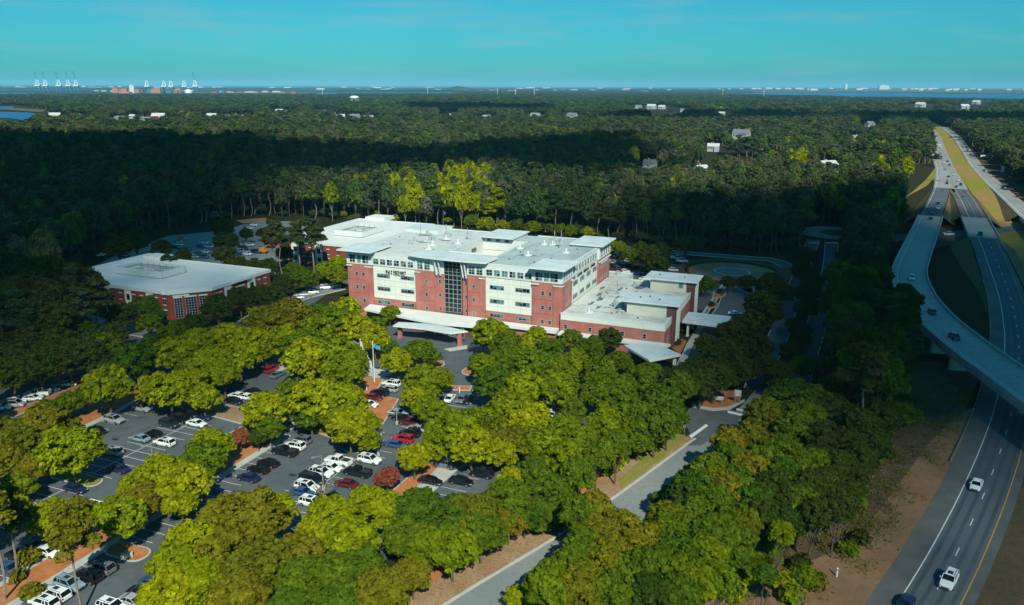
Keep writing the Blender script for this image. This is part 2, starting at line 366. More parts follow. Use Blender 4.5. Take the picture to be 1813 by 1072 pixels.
# water and marsh far off
for poly in ([(1290, 165.5), (1400, 164.5), (1530, 164.5), (1700, 167), (1840, 167.5), (1840, 177), (1740, 174.5), (1600, 172), (1480, 171.5), (1380, 168.5)],
             [(-60, 164.6), (10, 164.8), (60, 165), (60, 167.2), (-60, 167.6)],
             [(560, 164.6), (720, 164.2), (800, 164), (800, 166.2), (690, 167.3), (560, 167.3)],
             [(-60, 198), (10, 199), (52, 200.5), (70, 204), (66, 210), (40, 213.5), (20, 211), (-60, 206)],
             [(-60, 188), (24, 189.5), (24, 192.5), (-60, 193)]):
    sheet('water', gp(*poly), 1.0, 'water')
for poly in ([(-60, 193.2), (30, 192.8), (85, 196), (72, 200), (55, 198.6), (10, 195.6), (-60, 194.6)],
             [(1480, 160.6), (1600, 160.2), (1790, 163.4), (1840, 163.6), (1840, 165.4), (1700, 164.4), (1560, 162.2), (1440, 162)],
             [(1330, 161.6), (1400, 160.8), (1500, 162.4), (1440, 163.4), (1340, 163.8)], [(300, 163.5), (560, 163.6), (540, 166), (300, 165.6)]):
    sheet('marsh', gp(*poly), 1.6, 'marsh')

# ---- campus base and parking lots (u = towards the left along the hospital front, v = away from the camera)
sheet('car_park_asphalt', [A(u, v) for u, v in ((-30, -160), (130, -175), (150, -110), (150, -40), (122, -36), (100, -36), (112, 20), (104, 60), (100, 20), (88, -22), (84, 30), (80, 58), (78, 58), (78, 0), (0, -2), (-20, -20), (-33, -30), (-36, -70), (-22, -95), (-6, -135))], .05, 'asphalt')
def island(poly, m='mulch', name='planting_bed', kerb=True, h=.13):
    """raised bed with a concrete kerb round it; poly as world points"""
    ps = [Vector((p[0], p[1], 0)) for p in poly]; n = len(ps)
    c = sum(ps, Vector())/n
    inner = []
    for i in range(n):
        a, b, d = ps[i-1], ps[i], ps[(i+1) % n]
        e1 = (b-a).normalized(); e2 = (d-b).normalized(); n1 = Vector((-e1.y, e1.x, 0)); n2 = Vector((-e2.y, e2.x, 0))
        ar = sum(ps[k].x*ps[(k+1) % n].y-ps[(k+1) % n].x*ps[k].y for k in range(n))
        s_ = 1 if ar > 0 else -1; bis = (n1+n2); bis = bis.normalized() if bis.length > .01 else n1
        inner.append(b+bis*.3*s_/max(.5, bis.dot(n1)))
    o = MB().prism([(p.x, p.y) for p in ps], .0, h+.05).build('kerb', 'concrete'); 
    t_ = MB().prism([(p.x, p.y) for p in inner], .02, h+.09).build(name, m)
    tag(o, kind='structure'); tag(t_, kind='structure'); return t_
def rounded(cu, cv, hu, hv, r, n=5):
    out = []
    for (sx, sy, a0) in ((1, 1, 0), (-1, 1, 90), (-1, -1, 180), (1, -1, 270)):
        for k in range(n+1):
            a = R(a0+90*k/n); out.append(A(cu+sx*(hu-r)+r*math.cos(a), cv+sy*(hv-r)+r*math.sin(a)))
    return out
# mulch median between the near-left lot and the middle lot, with a walk on either side
island([A(34.8, -175), A(40.0, -175), A(40.6, -130), A(41.6, -126), A(41.6, -112), A(47, -100), A(47, -88.5), A(37.0, -85.6), A(34.8, -90)])
slab('walk', [A(33.4, -178), A(34.9, -178), A(34.9, -88), A(33.4, -88)], 0, .19, 'concrete')
slab('walk', [A(39.6, -178), A(41.0, -178), A(41.3, -132), A(40.2, -132)], 0, .20, 'concrete')
slab('walk', [A(34.9, -86.5), A(36.6, -85.6), A(40.6, -72), A(38.8, -72)], 0, .25, 'concrete')
island(rounded(29.8, -136.2, 4.2, 2.1, 1.9)); island(rounded(60.2, -121, 6.2, 1.9, 1.8), 'lawn')
island(rounded(71, -129, 4, 2, 1.8), 'lawn'); island(rounded(62, -146, 5, 2, 1.8), 'lawn')
island([A(80.3, -130), A(90, -130), A(90, -72), A(84, -72), A(80.6, -96)])
slab('walk', [A(79.0, -128), A(80.4, -128), A(80.6, -96), A(84, -80), A(82.6, -80), A(79.2, -96)], 0, .2, 'concrete')
island([A(48, -87.5), A(78, -84.5), A(76, -79), A(49, -80)], 'dirt')
island([A(20, -86.5), A(35, -83.3), A(33, -60), A(22, -60), A(16, -80)])
island([A(-.5, -140), A(-4.5, -140), A(-4.5, -60), A(-.5, -60)])
slab('walk', [A(-4.6, -102), A(-8.0, -98), A(-8.4, -88), A(-4.6, -84)], 0, .21, 'concrete')
island([A(-5.2, -84), A(-7.9, -88.2), A(-10.5, -84), A(-10, -76), A(-5.2, -76)])
island([A(30.5, -62), A(38, -62), A(38, -50), A(33, -49), A(30.5, -56)]); island([A(8, -48), A(16, -50.6), A(16, -47.6), A(9, -44.5)])
island([A(14, -60), A(19.5, -60), A(19.5, -44), A(15, -44)], 'mulch'); island(rounded(12, -32, 4.5, 6, 3))
island(rounded(30, -36, 7, 6, 4), 'mulch'); island([A(62, -52), A(70, -52), A(70, -46), A(62, -46)])
island([A(100, -75), A(104, -75), A(104, -130), A(100, -130)]); island([A(92, -32), A(96.5, -34), A(97, -28), A(93, -27)])
slab('walk', [A(68, -54.5), A(62, -56), A(62, -52), A(68, -50)], 0, .24, 'concrete')
slab('plaza', [A(45, -47), A(33, -50), A(33, -45), A(44, -41)], 0, .2, 'concrete')
island([A(70, -4), A(82, -6), A(96, -26), A(96, -38), A(52, -36), A(52, -24), A(66, -16)])
slab('walk', [A(68, -12), A(50, -20.5), A(50, -22.5), A(69, -14)], 0, .26, 'concrete')
slab('walk', [A(20, -13.5), A(27, -22), A(29.5, -21), A(22, -12)], 0, .22, 'concrete')
# painted parking lines, one sheet per lot
def stripes(u0, u1, v0, v1, step=2.75, mid=None):
    b = MB(); v = v0
    while v <= v1:
        p = [A(u0, v-.055), A(u1, v-.055), A(u1, v+.055), A(u0, v+.055)]; b.add([(q.x, q.y, .066) for q in p], [(3, 2, 1, 0)]); v += step
    if mid is not None:
        p = [A(mid-.06, v0), A(mid+.06, v0), A(mid+.06, v1), A(mid-.06, v1)]; b.add([(q.x, q.y, .07) for q in p], [(3, 2, 1, 0)])
    o = b.build('parking_lines', 'line_white'); tag(o, kind='structure')
stripes(28.0, 33.4, -132.6, -88.5); stripes(28, 33.4, -175, -140); stripes(8, 19, -128, -83, mid=13.5)
stripes(53.6, 64.6, -118.3, -88.5, mid=59.1); stripes(73.6, 79.1, -118, -84, 2.75); stripes(53, 64, -142, -124, mid=58.5)
stripes(41.4, 46.6, -160, -127); stripes(-14, -8.5, -104, -84); stripes(27, 33, -70, -55); stripes(4, 9, -75, -50)
stripes(8.0, 13.0, -74, -62); stripes(50, 55, -78, -60); stripes(104, 109.5, -120, -70)

# ---- campus road
kb = [(700, 1130), (840, 1042), (993.6, 948.7), (1099.6, 875.6), (1216.6, 789.7), (1300, 731), (1338, 690)]
kp = smooth_path([G(*q) for q in kb], 6)
rb = MB(); strip(rb, kp, 0, 8.6, .085); tag(rb.build('campus_road', 'asphalt_road'), kind='structure')
kk = MB(); wall_strip(kk, kp[:26], -.25, 0, .24, .5); tag(kk.build('kerb', 'concrete'), kind='structure')
vb = MB(); strip(vb, kp[:26], -7.5, -.4, .12); tag(vb.build('verge', 'dirt'), kind='structure')
vb = MB(); strip(vb, kp[:26], -12.5, -6.0, .15); tag(vb.build('verge_mulch', 'mulch'), kind='structure')
vg = sheet('verge_lawn', gp((1100, 868), (1150, 830), (1212, 782), (1206, 770), (1180, 785), (1135, 815), (1096, 850)), .2, 'lawn')
sheet('junction_asphalt', gp((1206, 790), (1222, 768), (1208, 742), (1222, 722), (1262, 727), (1296, 726), (1318, 734), (1300, 755), (1240, 790)), .11, 'asphalt')
jb = MB(); 
for q in ([(1220, 773), (1250, 752), (1254, 755), (1224, 777)], [(1288, 728), (1322, 736), (1322, 740), (1288, 732)], [(1304, 724), (1324, 729), (1324, 732), (1304, 727)]):
    P_ = gp(*q); jb.add([(a.x, a.y, .14) for a in P_], [(3, 2, 1, 0)])
tag(jb.build('road_marking', 'line_white'), kind='structure')
slab('walk', gp((1224, 722), (1262, 729), (1290, 727), (1318, 712), (1318, 708), (1288, 722), (1262, 724), (1226, 717)), 0, .2, 'concrete')
slab('verge_mulch', gp((1226, 717), (1262, 724), (1288, 722), (1312, 707), (1300, 690), (1250, 700)), 0, .16, 'mulch')
# boulevard up to the roundabout, two carriageways
for pts, wd in (([(1338, 690), (1352, 650), (1376, 600), (1396, 545), (1416, 490), (1430, 452), (1440, 425)], 5.4), ([(1400, 720), (1424, 640), (1446, 575), (1460, 520), (1470, 470), (1472, 430)], 5.6)):
    pth = smooth_path([G(*q) for q in pts], 6); b = MB(); strip(b, pth, -wd/2, wd/2, .09); tag(b.build('boulevard', 'asphalt'), kind='structure')
    b = MB(); wall_strip(b, pth, -wd/2-.2, 0, .22, .3); wall_strip(b, pth, wd/2+.2, 0, .22, .3); tag(b.build('kerb', 'concrete'), kind='structure')
b = MB(); c_ = G(1482, 413); b.ring(c_.x, c_.y, 0, .13, 9, 20, 40); tag(b.build('roundabout', 'asphalt_road'), kind='structure')
b = MB(); b.cyl(c_.x, c_.y, 0, .3, 9, 30); tag(b.build('roundabout_island', 'rough_grass'), kind='structure')
b = MB()
for k in range(7):
    for (x0, x1) in ((1432, 1452), (1464, 1484)):
        xx = x0+(x1-x0)*k/7; P_ = gp((xx, 429.5), (xx+1.6, 429.5), (xx+1.6, 432), (xx, 432)); b.add([(a.x, a.y, .16) for a in P_], [(3, 2, 1, 0)])
tag(b.build('zebra_crossing', 'line_white'), kind='structure')
# helipad lawn
hc = Vector((93, 325.5, 0)); b = MB(); b.cyl(hc.x, hc.y, 0, .12, 27, 40); tag(b.build('helipad_lawn', 'rough_grass'), kind='structure')
b = MB(); b.cyl(hc.x, hc.y, .1, .28, 18.3, 48); tag(b.build('helipad_ring_lawn', 'dirt'), kind='structure')
hp = MB(); hp.cyl(0, 0, 0, .25, 8.2, 40); pad = hp.build('helipad', 'pad_concrete'); pad.location = (hc.x, hc.y, .2); tag(pad, 'round pale concrete helipad in the dark lawn ring', 'helipad')
hm = MB(); hm.ring(0, 0, .25, .27, 7.0, 7.4, 40); hm.build('landing_mark', 'line_white', pad)
hd = thing('clipped_hedge', 'dark clipped hedge curving round the helipad lawn', 'hedge', (hc.x, hc.y, 0))
b = MB(); rnd = random.Random(5)
pa = [Vector((18.8*math.cos(a), 18.8*math.sin(a), .1)) for a in [R(5+7*k) for k in range(26)]]
wall_strip(b, pa, 0, 0, 1.0, .9); b.build('hedge_foliage', 'leaf_dark', hd)
# drives beside and behind the hospital
for pts, wd in (([(1070, 436), (1120, 441), (1178, 446), (1240, 451), (1330, 458), (1371, 462), (1400, 475)], 6.5), ([(1245, 700), (1232, 660), (1262, 600), (1300, 545), (1306, 505), (1292, 487)], 11.0),
                ([(1310, 505), (1345, 520), (1380, 525), (1400, 528)], 7)):
    pth = smooth_path([G(*q) for q in pts], 6); b = MB(); strip(b, pth, -wd/2, wd/2, .08); tag(b.build('service_drive', 'asphalt'), kind='structure')
    b = MB(); wall_strip(b, pth, -wd/2-.2, 0, .22, .3); wall_strip(b, pth, wd/2+.2, 0, .22, .3); tag(b.build('kerb', 'concrete'), kind='structure')
sheet('staff_lot_asphalt', [A(*q) for q in ((-2, 62), (-34, 52), (-40, 96), (-22, 110), (2, 100))], .06, 'asphalt')
slab('walk', gp((1203, 640), (1213, 645), (1226, 614), (1246, 579), (1236, 578), (1214, 612)), 0, .2, 'concrete')
slab('walk', gp((1242, 556), (1247, 556), (1285, 500), (1280, 500)), 0, .2, 'concrete'); slab('walk', gp((1250, 556), (1253, 556), (1290, 502), (1287, 502)), 0, .21, 'concrete')
island(gp((1262, 530), (1284, 525), (1286, 518), (1268, 511), (1262, 520))); island(gp((1250, 548), (1272, 544), (1274, 538), (1256, 534)))
slab('planting_bed', gp((1184, 600), (1203, 600), (1216, 604), (1203, 630), (1186, 612)), 0, .16, 'mulch')
# street and lots round the left office buildings
pth = smooth_path([G(*q) for q in [(120, 560), (190, 577), (250, 588), (330, 600), (400, 590), (440, 572), (485, 545), (535, 526), (600, 510)]], 6)
b = MB(); strip(b, pth, -3.6, 3.6, .09); tag(b.build('campus_street', 'asphalt_road'), kind='structure')
b = MB(); wall_strip(b, pth, 4.0, 0, .22, .5); wall_strip(b, pth, -4.0, 0, .22, .5); tag(b.build('kerb', 'concrete'), kind='structure')
sheet('rear_lot_asphalt', gp((170, 470), (230, 440), (300, 418), (400, 408), (430, 398), (470, 392), (540, 392), (560, 412), (520, 440), (490, 470), (300, 470)), .06, 'asphalt_road')
slab('planting_bed', gp((418, 391), (470, 386), (474, 392), (430, 396)), 0, .2, 'dirt')

# ================================================================== HIGHWAY
main = smooth_path([G(*q) for q in [(1560, 1230, 0), (1608, 1135, 0), (1647.7, 1065.7, 0), (1682, 1003.6, 0), (1708.4, 950.6, 0), (1731, 902, 0), (1749, 858.8, 0), (1764.7, 817.5, 0), (1776.8, 782, 0), (1787, 748, 0), (1794, 717.7, 0), (1800, 680, 0), (1803.5, 640, 0), (1803.8, 617, 0), (1802.5, 596, .1), (1796, 556, .5), (1787.6, 523, 1.2), (1777, 494, 2.2), (1767, 470, 3.2), (1758.7, 447.7, 4.2), (1746.6, 421.6, 5), (1728.8, 386, 5), (1718.6, 366, 4), (1711, 352, 2.8), (1704.4, 342.7, 1.6), (1699, 334, .8), (1694, 324, .3), (1685, 309, .15), (1677, 292, .15), (1670, 275.5, .15), (1664, 258.8, .15), (1659, 244.5, .15), (1654, 236, .15), (1648, 230, .15), (1637, 224, .15), (1610, 219, .15)]], 6)
ramp = smooth_path([G(*q) for q in [(1652, 262, .1), (1662, 283, .1), (1668, 300, .1), (1669, 318, .15), (1667, 333, .8), (1662, 348, 2.3), (1657, 360, 3.6), (1647.7, 383, 5), (1634.6, 416, 5.5), (1619, 453, 6), (1611, 476, 6.5), (1610, 492, 6.8), (1615, 509, 7), (1624, 528, 7.3), (1638, 547, 7.6), (1658, 569, 8), (1683, 590, 8), (1709, 611, 8), (1746, 639, 8), (1782, 664, 8), (1830, 698, 8), (1900, 745, 8), (2000, 805, 8)]], 6)
east = smooth_path([G(*q) for q in [(1648, 219, .1), (1663, 223.5, .1), (1676, 228.5, .1), (1686, 236, .1), (1695, 244.5, .1), (1705.7, 258.8, .1), (1717.5, 275.5, .1), (1728.7, 292.3, .1), (1743.8, 309, .1), (1761.4, 326, .1), (1780, 342.7, .6), (1799, 359.5, 2), (1822, 380, 3.8), (1848, 402, 5), (1880, 428, 5), (1930, 470, 3), (1990, 520, 0), (2080, 600, 0)]], 6)
def idx(path, px, py):
    return min(range(len(path)), key=lambda i: (PX(*path[i])[0]-px)**2+(PX(*path[i])[1]-py)**2)
iA, iB = idx(main, 1746, 421), idx(main, 1729, 386); iF = idx(main, 1699, 334)
def lay(name, path, a, b, dz, m, i0=0, i1=None):
    q = MB(); strip(q, path, a, b, dz, i0, i1); return tag(q.build(name, m), kind='structure')
def embank(path, a, b, i0=0, i1=None):
    q = MB(); P_ = path[i0:i1]
    l0 = offs(path, a)[i0:i1]; r0 = offs(path, b)[i0:i1]
    ln = []; rn = []
    for i, p in enumerate(P_):
        k = max(.2, p.z*1.5); ln.append(offs(path, a-k)[i0:i1][i]); rn.append(offs(path, b+k)[i0:i1][i])
    for top, bot in ((l0, ln), (r0, rn)):
        vs = []
        for t_, b_ in zip(top, bot): vs += [(t_.x, t_.y, t_.z+.02), (b_.x, b_.y, -.1)]
        q.add(vs, [(2*i, 2*i+1, 2*i+3, 2*i+2) for i in range(len(top)-1)])
    tag(q.build('embankment', 'embankment_grass'), kind='structure')
# paths run away from the camera: -x offsets are left. main path goes near -> far
lay('highway', main, -3.66, 3.66, .10, 'highway_asphalt', 0, iF); lay('highway_shoulder', main, -7.4, -3.66, .098, 'shoulder_asphalt', 0, iF-4); lay('highway_shoulder', main, 3.66, 5.3, .098, 'shoulder_asphalt', 0, iF)
lay('highway', main, -6.5, 5.3, .12, 'highway_far_sunlit', iF-1)
lay('highway_east', east, -5.0, 6.2, .12, 'highway_far_sunlit')
iR = idx(ramp, 1648, 383)
lay('ramp_road', ramp, -5.6, 5.6, .08, 'highway_far_sunlit', 0, idx(ramp, 1668, 333)+1); lay('ramp_road', ramp, -5.6, 5.6, .08, 'highway_asphalt', idx(ramp, 1668, 333), iR+1)
embank(main, -7.8, 5.8, idx(main, 1796, 556), iA+1); embank(main, -7.8, 5.8, iB, idx(main, 1685, 309))
embank(ramp, -6, 6, 0, iR+1); embank(east, -6, 6.6, idx(east, 1770, 334), idx(east, 1832, 388))
wl = MB(); strip(wl, main, -3.75, -3.57, .125, 0, iF); strip(wl, main, -6.2, -6.0, .15, iF-1)
dashes(wl, main, 0, 3.05, 9.14, .16, .13, 0, 4.5)
strip(wl, ramp, 4.0, 4.2, .14); strip(wl, east, 4.1, 4.35, .15); dashes(wl, east, .6, 3, 9.14, .2, .15)
tag(wl.build('lane_lines', 'line_white'), kind='structure')
tt = MB()
for c_ in (-1.83, 1.83):
    for s_ in (-.85, .85): strip(tt, main, c_+s_-.33, c_+s_+.33, .108, 0, iF)
tag(tt.build('tyre_tracks', 'tyre_track'), kind='structure')
tt = MB()
for c_ in (-4.6, -1.83, 1.83):
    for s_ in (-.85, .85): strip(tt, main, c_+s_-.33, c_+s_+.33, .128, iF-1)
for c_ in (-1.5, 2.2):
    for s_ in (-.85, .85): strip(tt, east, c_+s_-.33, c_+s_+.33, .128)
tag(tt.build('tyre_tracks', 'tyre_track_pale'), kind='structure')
yl = MB(); strip(yl, main, 3.57, 3.75, .15, 0); strip(yl, east, -3.4, -3.2, .15); tag(yl.build('edge_line', 'line_yellow'), kind='structure')
# gore of bare grass in the split, median, roadside
sheet('median_grass', [*[p for p in offs(main, 5.2)[idx(main, 1777, 494):]], *[p for p in offs(east, -4.9)[:idx(east, 1880, 428)]]], .09, 'highway_grass')
sheet('roadside_grass', [*offs(east, 6.0)[:idx(east, 1822, 380)], *gp((1840, 360), (1813, 330), (1780, 308), (1745, 285), (1718, 262), (1700, 240), (1672, 224))], .07, 'rough_grass')
sheet('roadside_grass', gp((1600, 352), (1612, 345), (1640, 330), (1652, 318), (1664, 316), (1668, 310), (1664, 296), (1657, 296), (1640, 318), (1618, 338)), .07, 'highway_grass')
sheet('roadside_grass', gp((1640, 430), (1655, 440), (1700, 430), (1730, 470), (1750, 540), (1755, 620), (1700, 640), (1560, 640), (1500, 860), (1380, 990), (1260, 1100), (1560, 1100), (1640, 900), (1720, 700), (1765, 600), (1752, 510), (1715, 420), (1660, 400)), .03, 'rough_grass')
sheet('roadside_dirt', gp((1540, 1100), (1640, 920), (1700, 800), (1724, 740), (1726, 720), (1690, 740), (1640, 790), (1590, 860), (1530, 940), (1470, 980), (1420, 1000), (1350, 1040), (1290, 1090)), .06, 'bank_soil')
sheet('bare_dirt', gp((1550, 1085), (1600, 975), (1560, 970), (1480, 985), (1430, 1010), (1330, 1000), (1340, 960), (1310, 970), (1260, 1010), (1230, 1075)), .09, 'bank_soil')
sheet('roadside_grass', gp((1700, 1120), (1722, 1072), (1770, 960), (1813, 850), (1860, 700), (1990, 700), (1990, 1120)), .05, 'rough_grass')
sheet('lower_street', gp((1560, 430), (1640, 424), (1679, 421), (1740, 416), (1813, 408), (1900, 402), (1900, 394), (1813, 399), (1740, 406), (1679, 411), (1640, 413), (1560, 418)), .12, 'asphalt')
# overpass of the main road
def bridge(name, label, path, a, b, i0, i1, piers, m='bridge_concrete', rail=True, pier_w=None):
    t_ = thing(name, label, 'bridge', tuple(path[(i0+i1)//2].xy)+(0,)); inv = Matrix.Translation(-t_.location)
    loc = [p-t_.location for p in path]
    q = MB(); strip(q, loc, a, b, .14, i0, i1)
    q.build('deck_surface', m, t_)
    q = MB(); wall_strip(q, loc, (a+b)/2, -1.55, .10, b-a-.1, i0, i1); q.build('deck_girder', 'dark_metal' if 0 else 'concrete', t_)
    if rail:
        for o_ in (a-.05, b+.05):
            q = MB(); wall_strip(q, loc, o_, -.6, .95, .32, i0, i1); q.build('parapet', 'concrete', t_)
    for k in piers:
        p = loc[k]; tdir = (loc[k+1]-loc[k-1]); tdir.z = 0; tdir.normalize(); n_ = Vector((tdir.y, -tdir.x, 0))
        pw = (b-a)*.22 if pier_w is None else pier_w
        q = MB()
        c0 = p+n_*((a+b)/2)
        def hexa(hw, ht, z0, z1):
            vs = []
            for z_ in (z0, z1):
                for (s1, s2) in ((-1, -.6), (-.85, -1), (.85, -1), (1, -.6), (1, .6), (.85, 1), (-.85, 1), (-1, .6)):
                    v_ = c0+n_*(s1*hw)+tdir*(s2*ht); vs.append((v_.x, v_.y, z_))
            q.add(vs, [tuple(range(8))[::-1], tuple(range(8, 16))]+[(i, (i+1) % 8, 8+(i+1) % 8, 8+i) for i in range(8)])
        hexa(pw, .6, -.2, p.z-2.7); hexa((b-a)*.42, .7, p.z-2.75, p.z-1.5)
        q.build('pier', 'concrete', t_)
    return t_
bridge('road_bridge', 'short concrete bridge carrying the highway lanes over the lower street', main, -7.6, 5.5, iA, iB+1, [iA+3, iB-2])
rend = len(ramp)-1
bridge('flyover_bridge', 'long pale concrete flyover ramp curving across above the dark highway', ramp, -6.1, 6.1, iR, rend+1, [iR+8, iR+20]+[idx(ramp, *q) for q in ((1611, 476), (1630, 538), (1672, 581), (1706, 609), (1850, 713))])
wl = MB(); strip(wl, ramp, 4.0, 4.2, .19, iR); o_ = wl.build('edge_line', 'line_white'); tag(o_, kind='structure')
bridge('road_bridge', 'bridge of the far carriageway over the lower street at the right edge', east, -5.6, 6.6, idx(east, 1832, 388), idx(east, 1890, 436), [idx(east, 1846, 400)])
# guard rails
def guardrail(label, path, off, i0, i1):
    t_ = thing('guardrail', label, 'guardrail', tuple(path[i0])); loc = [p-t_.location for p in path]
    q = MB(); wall_strip(q, loc, off, .42, .74, .06, i0, i1); q.build('rail', 'steel', t_)
    l = offs(loc, off+.12)[i0:i1]; tot = sum((b_-a_).length for a_, b_ in zip(l, l[1:])); sp = max(3.8, tot/96); acc = 0; p0 = None
    for a_, b_ in zip(l, l[1:]):
        L_ = (b_-a_).length
        while acc < L_:
            c0 = a_.lerp(b_, acc/L_)
            if p0 is None: p0 = MB().box(-.07, -.07, -.1, .07, .07, .72).build('post', 'steel', t_); o = p0
            else: o = p0.copy(); C.objects.link(o); o.parent = t_
            o.location = c0; acc += sp
        acc -= L_
guardrail('long steel guardrail on the left shoulder of the highway, both sides of the flyover', main, -7.7, idx(main, 1720, 800)-3, idx(main, 1777, 494))
guardrail('steel guardrail on the right edge of the highway just before the short bridge', main, 5.6, idx(main, 1767, 470), iA)
guardrail('steel guardrail on the far right shoulder beside the dark woods', east, 6.6, idx(east, 1686, 236), idx(east, 1728, 292))

# ================================================================== BUILDINGS
def local(u, v): return (-u, v)
RZ = -R(22.5)
def add_window(parent, axis, a0, a1, z0, z1, pos, cols=2, rows=2, glass='glass_dark', depth=.10, frame='frame_grey', lintel=None, fr=.16, bar=.07):
    """axis 'x': window in a plane y=pos facing -y spanning x a0..a1; axis 'y': plane x=pos facing +x spanning y a0..a1"""
    def bx(mb, p0, p1, q0, q1, d0, d1):
        if axis == 'x': mb.box(p0, pos-d1, q0, p1, pos-d0, q1)
        else: mb.box(pos+d0, p0, q0, pos+d1, p1, q1)
    f = MB(); e = fr
    bx(f, a0, a1, z0, z0+e, -.02, depth); bx(f, a0, a1, z1-e, z1, -.02, depth)
    bx(f, a0, a0+e, z0+e, z1-e, -.02, depth); bx(f, a1-e, a1, z0+e, z1-e, -.02, depth)
    for i in range(1, cols):
        c = a0+(a1-a0)*i/cols; bx(f, c-bar/2, c+bar/2, z0+e, z1-e, -.02, depth-.01)
    for j in range(1, rows):
        c = z0+(z1-z0)*j/rows; bx(f, a0+e, a1-e, c-bar/2, c+bar/2, -.02, depth-.02)
    o = f.build('window', frame, parent)
    g_ = MB(); 
    if glass == 'mix':
        rr_ = random.Random(int((a0*13+z0*7+pos*3)*10)); 
        for i in range(cols):
            c0 = a0+(a1-a0)*i/cols; c1 = a0+(a1-a0)*(i+1)/cols; k = rr_.random(); zz = z0+(z1-z0)*(.5 if k < .6 else .05)
            if k < .25: g_.mt(0); bx(g_, c0, c1, z0+.02, z1-.02, -.02, depth*.4)
            else:
                g_.mt(0); bx(g_, c0, c1, z0+.02, zz, -.02, depth*.4); g_.mt(1); bx(g_, c0, c1, zz, z1-.02, -.02, depth*.4)
        g_.build('pane', ['glass_dark', 'glass_blind'], o)
    else:
        bx(g_, a0+.02, a1-.02, z0+.02, z1-.02, -.02, depth*.4); g_.build('pane', glass, o)
    if lintel:
        l = MB(); bx(l, a0-.25, a1+.25, z1+.02, z1+.32, -.02, .16); l.build('lintel', 'white_trim', o)
    return o
H = thing('hospital_building', 'large brick and cream five-storey hospital with pale flat roofs', 'building', tuple(O), RZ)
# walls: separate masses butt together (offsets of a few mm keep faces apart)
class _Each:
    def __init__(s, n, m): s.n, s.mm = n, m
    def box(s, *a): MB().box(*a).build(s.n, s.mm, H)
b = _Each('brick_wall', 'brick')
b.box(-9.6, 0, 0, 0, 10, 18.1); b.box(-2.6, -.25, 0, .25, 3.0, 17.6)
b.box(-31.6, 0, 0, -25.5, 9, 18.1); b.box(-27.4, -.2, 0, -25.55, 1, 17.6)
b.box(-34.0, 1.4, 0, -31.6, 9, 18.1); b.box(-43.6, .6, 0, -40.0, 9, 18.1); b.box(-50.3, 0, 0, -43.6, 9, 18.1); b.box(-50.35, -.2, 0, -48.6, 1, 17.6)
b.box(-76.5, 0, 0, -66.7, 10, 18.1); b.box(-69.5, -.2, 0, -66.75, 1, 17.6)
b.box(-25.5, .5, 0, -9.6, 6, 7.0); b.box(-66.7, .5, 0, -50.3, 6, 7.0)
b.box(-9.6, 38.2, 0, .3, 52, 18.1); b.box(-76.5, 40, 0, -66, 52, 18.1)
b = MB(); # cream / white walls
b.box(-25.5, .55, 7.0, -9.6, 6, 18.0); b.box(-66.7, .55, 7.0, -50.3, 6, 18.0)
b.box(-9.5, 10, 0, -.35, 38.2, 18.15)
b.box(-76.3, 10, 0, -66.2, 40, 18.05)
b.box(-66.2, 6, 0, -44.0, 51.4, 18.06); b.box(-27.0, 6, 0, -9.5, 51.2, 18.07); b.box(-44.0, 9, 0, -27.0, 13.2, 18.08); b.box(-44.0, 39.6, 0, -27.0, 51, 18.09)
b.build('cream_wall', 'cream_wall', H)
b = MB(); # white top storey
z0, z1 = 18.0, 22.0
b.box(-25.5, .3, 18.0, -9.6, 6, z1); b.box(-66.7, .3, 18.0, -50.3, 6, z1)
b.box(-9.7, -.12, 18.1, .15, 10.1, 22.7); b.box(-31.7, -.12, 18.1, -25.4, 6.5, 22.6); b.box(-50.4, -.12, 18.1, -43.5, 6.5, 22.6); b.box(-76.65, -.12, 18.1, -66.6, 10.1, 22.7)
b.box(-43.5, .4, 17.4, -40.05, 6.5, 22.62); b.box(-34.0, .9, 17.4, -31.7, 6.5, 22.62); b.box(-40.05, 1.2, 17.5, -34.0, 6.5, 22.58)
b.box(-9.7, 10.1, 18.15, -.2, 38.1, z1+.02); b.box(-9.8, 38.1, 18.1, .45, 52.1, 22.7); b.box(-76.6, 10.1, 18.05, -66.1, 40, z1); b.box(-76.65, 40, 18.1, -63, 52.1, 22.65)
b.box(-66.1, 6, 18.06, -44.0, 51.4, 21.98); b.box(-27, 6, 18.07, -9.7, 51.2, 21.97); b.box(-44.0, 6.5, 18.08, -27.0, 13.2, 21.96); b.box(-44.1, 39.4, 18.09, -32, 53, 22.66); b.box(-32, 39.6, 18.09, -27, 51, 21.95)
b.build('top_storey_wall', 'white_trim', H)
b = MB(); b.box(-43.95, 13.2, 0, -27.05, 39.4, 12.6); b.build('courtyard_roof', 'white_roof', H)
# roof membrane panels
b = MB(); 
b.box(-76.0, .9, 21.9, -44.6, 51.0, 22.12); b.box(-44.6, 6.5, 21.9, -27.0, 12.8, 22.11)
rf = b.build('roof', 'roof_membrane', H)
b = MB(); b.box(-26.6, .9, 21.9, -.8, 51.0, 22.12); b.box(-32, 39.9, 21.9, -26.6, 50.8, 22.10); b.build('roof', 'roof_blue_grey', H)
b = MB()
for (x0, y0, x1, y1) in ((-66.7, .3, -50.3, .75), (-25.5, .3, -9.6, .75), (-.75, 10, -.2, 38.1), (-76.7, 10, -76.1, 40), (-44.6, 12.8, -44.05, 39.4), (-27.0, 12.8, -26.55, 39.4), (-44.1, 12.75, -27, 13.2), (-66, 51, -44, 51.5), (-27, 50.9, -9.8, 51.4)):
    b.box(x0-.05, y0-.05, 21.97, x1+.05, y1+.05, 22.36)
b.build('parapet_cap', 'white_trim', H)
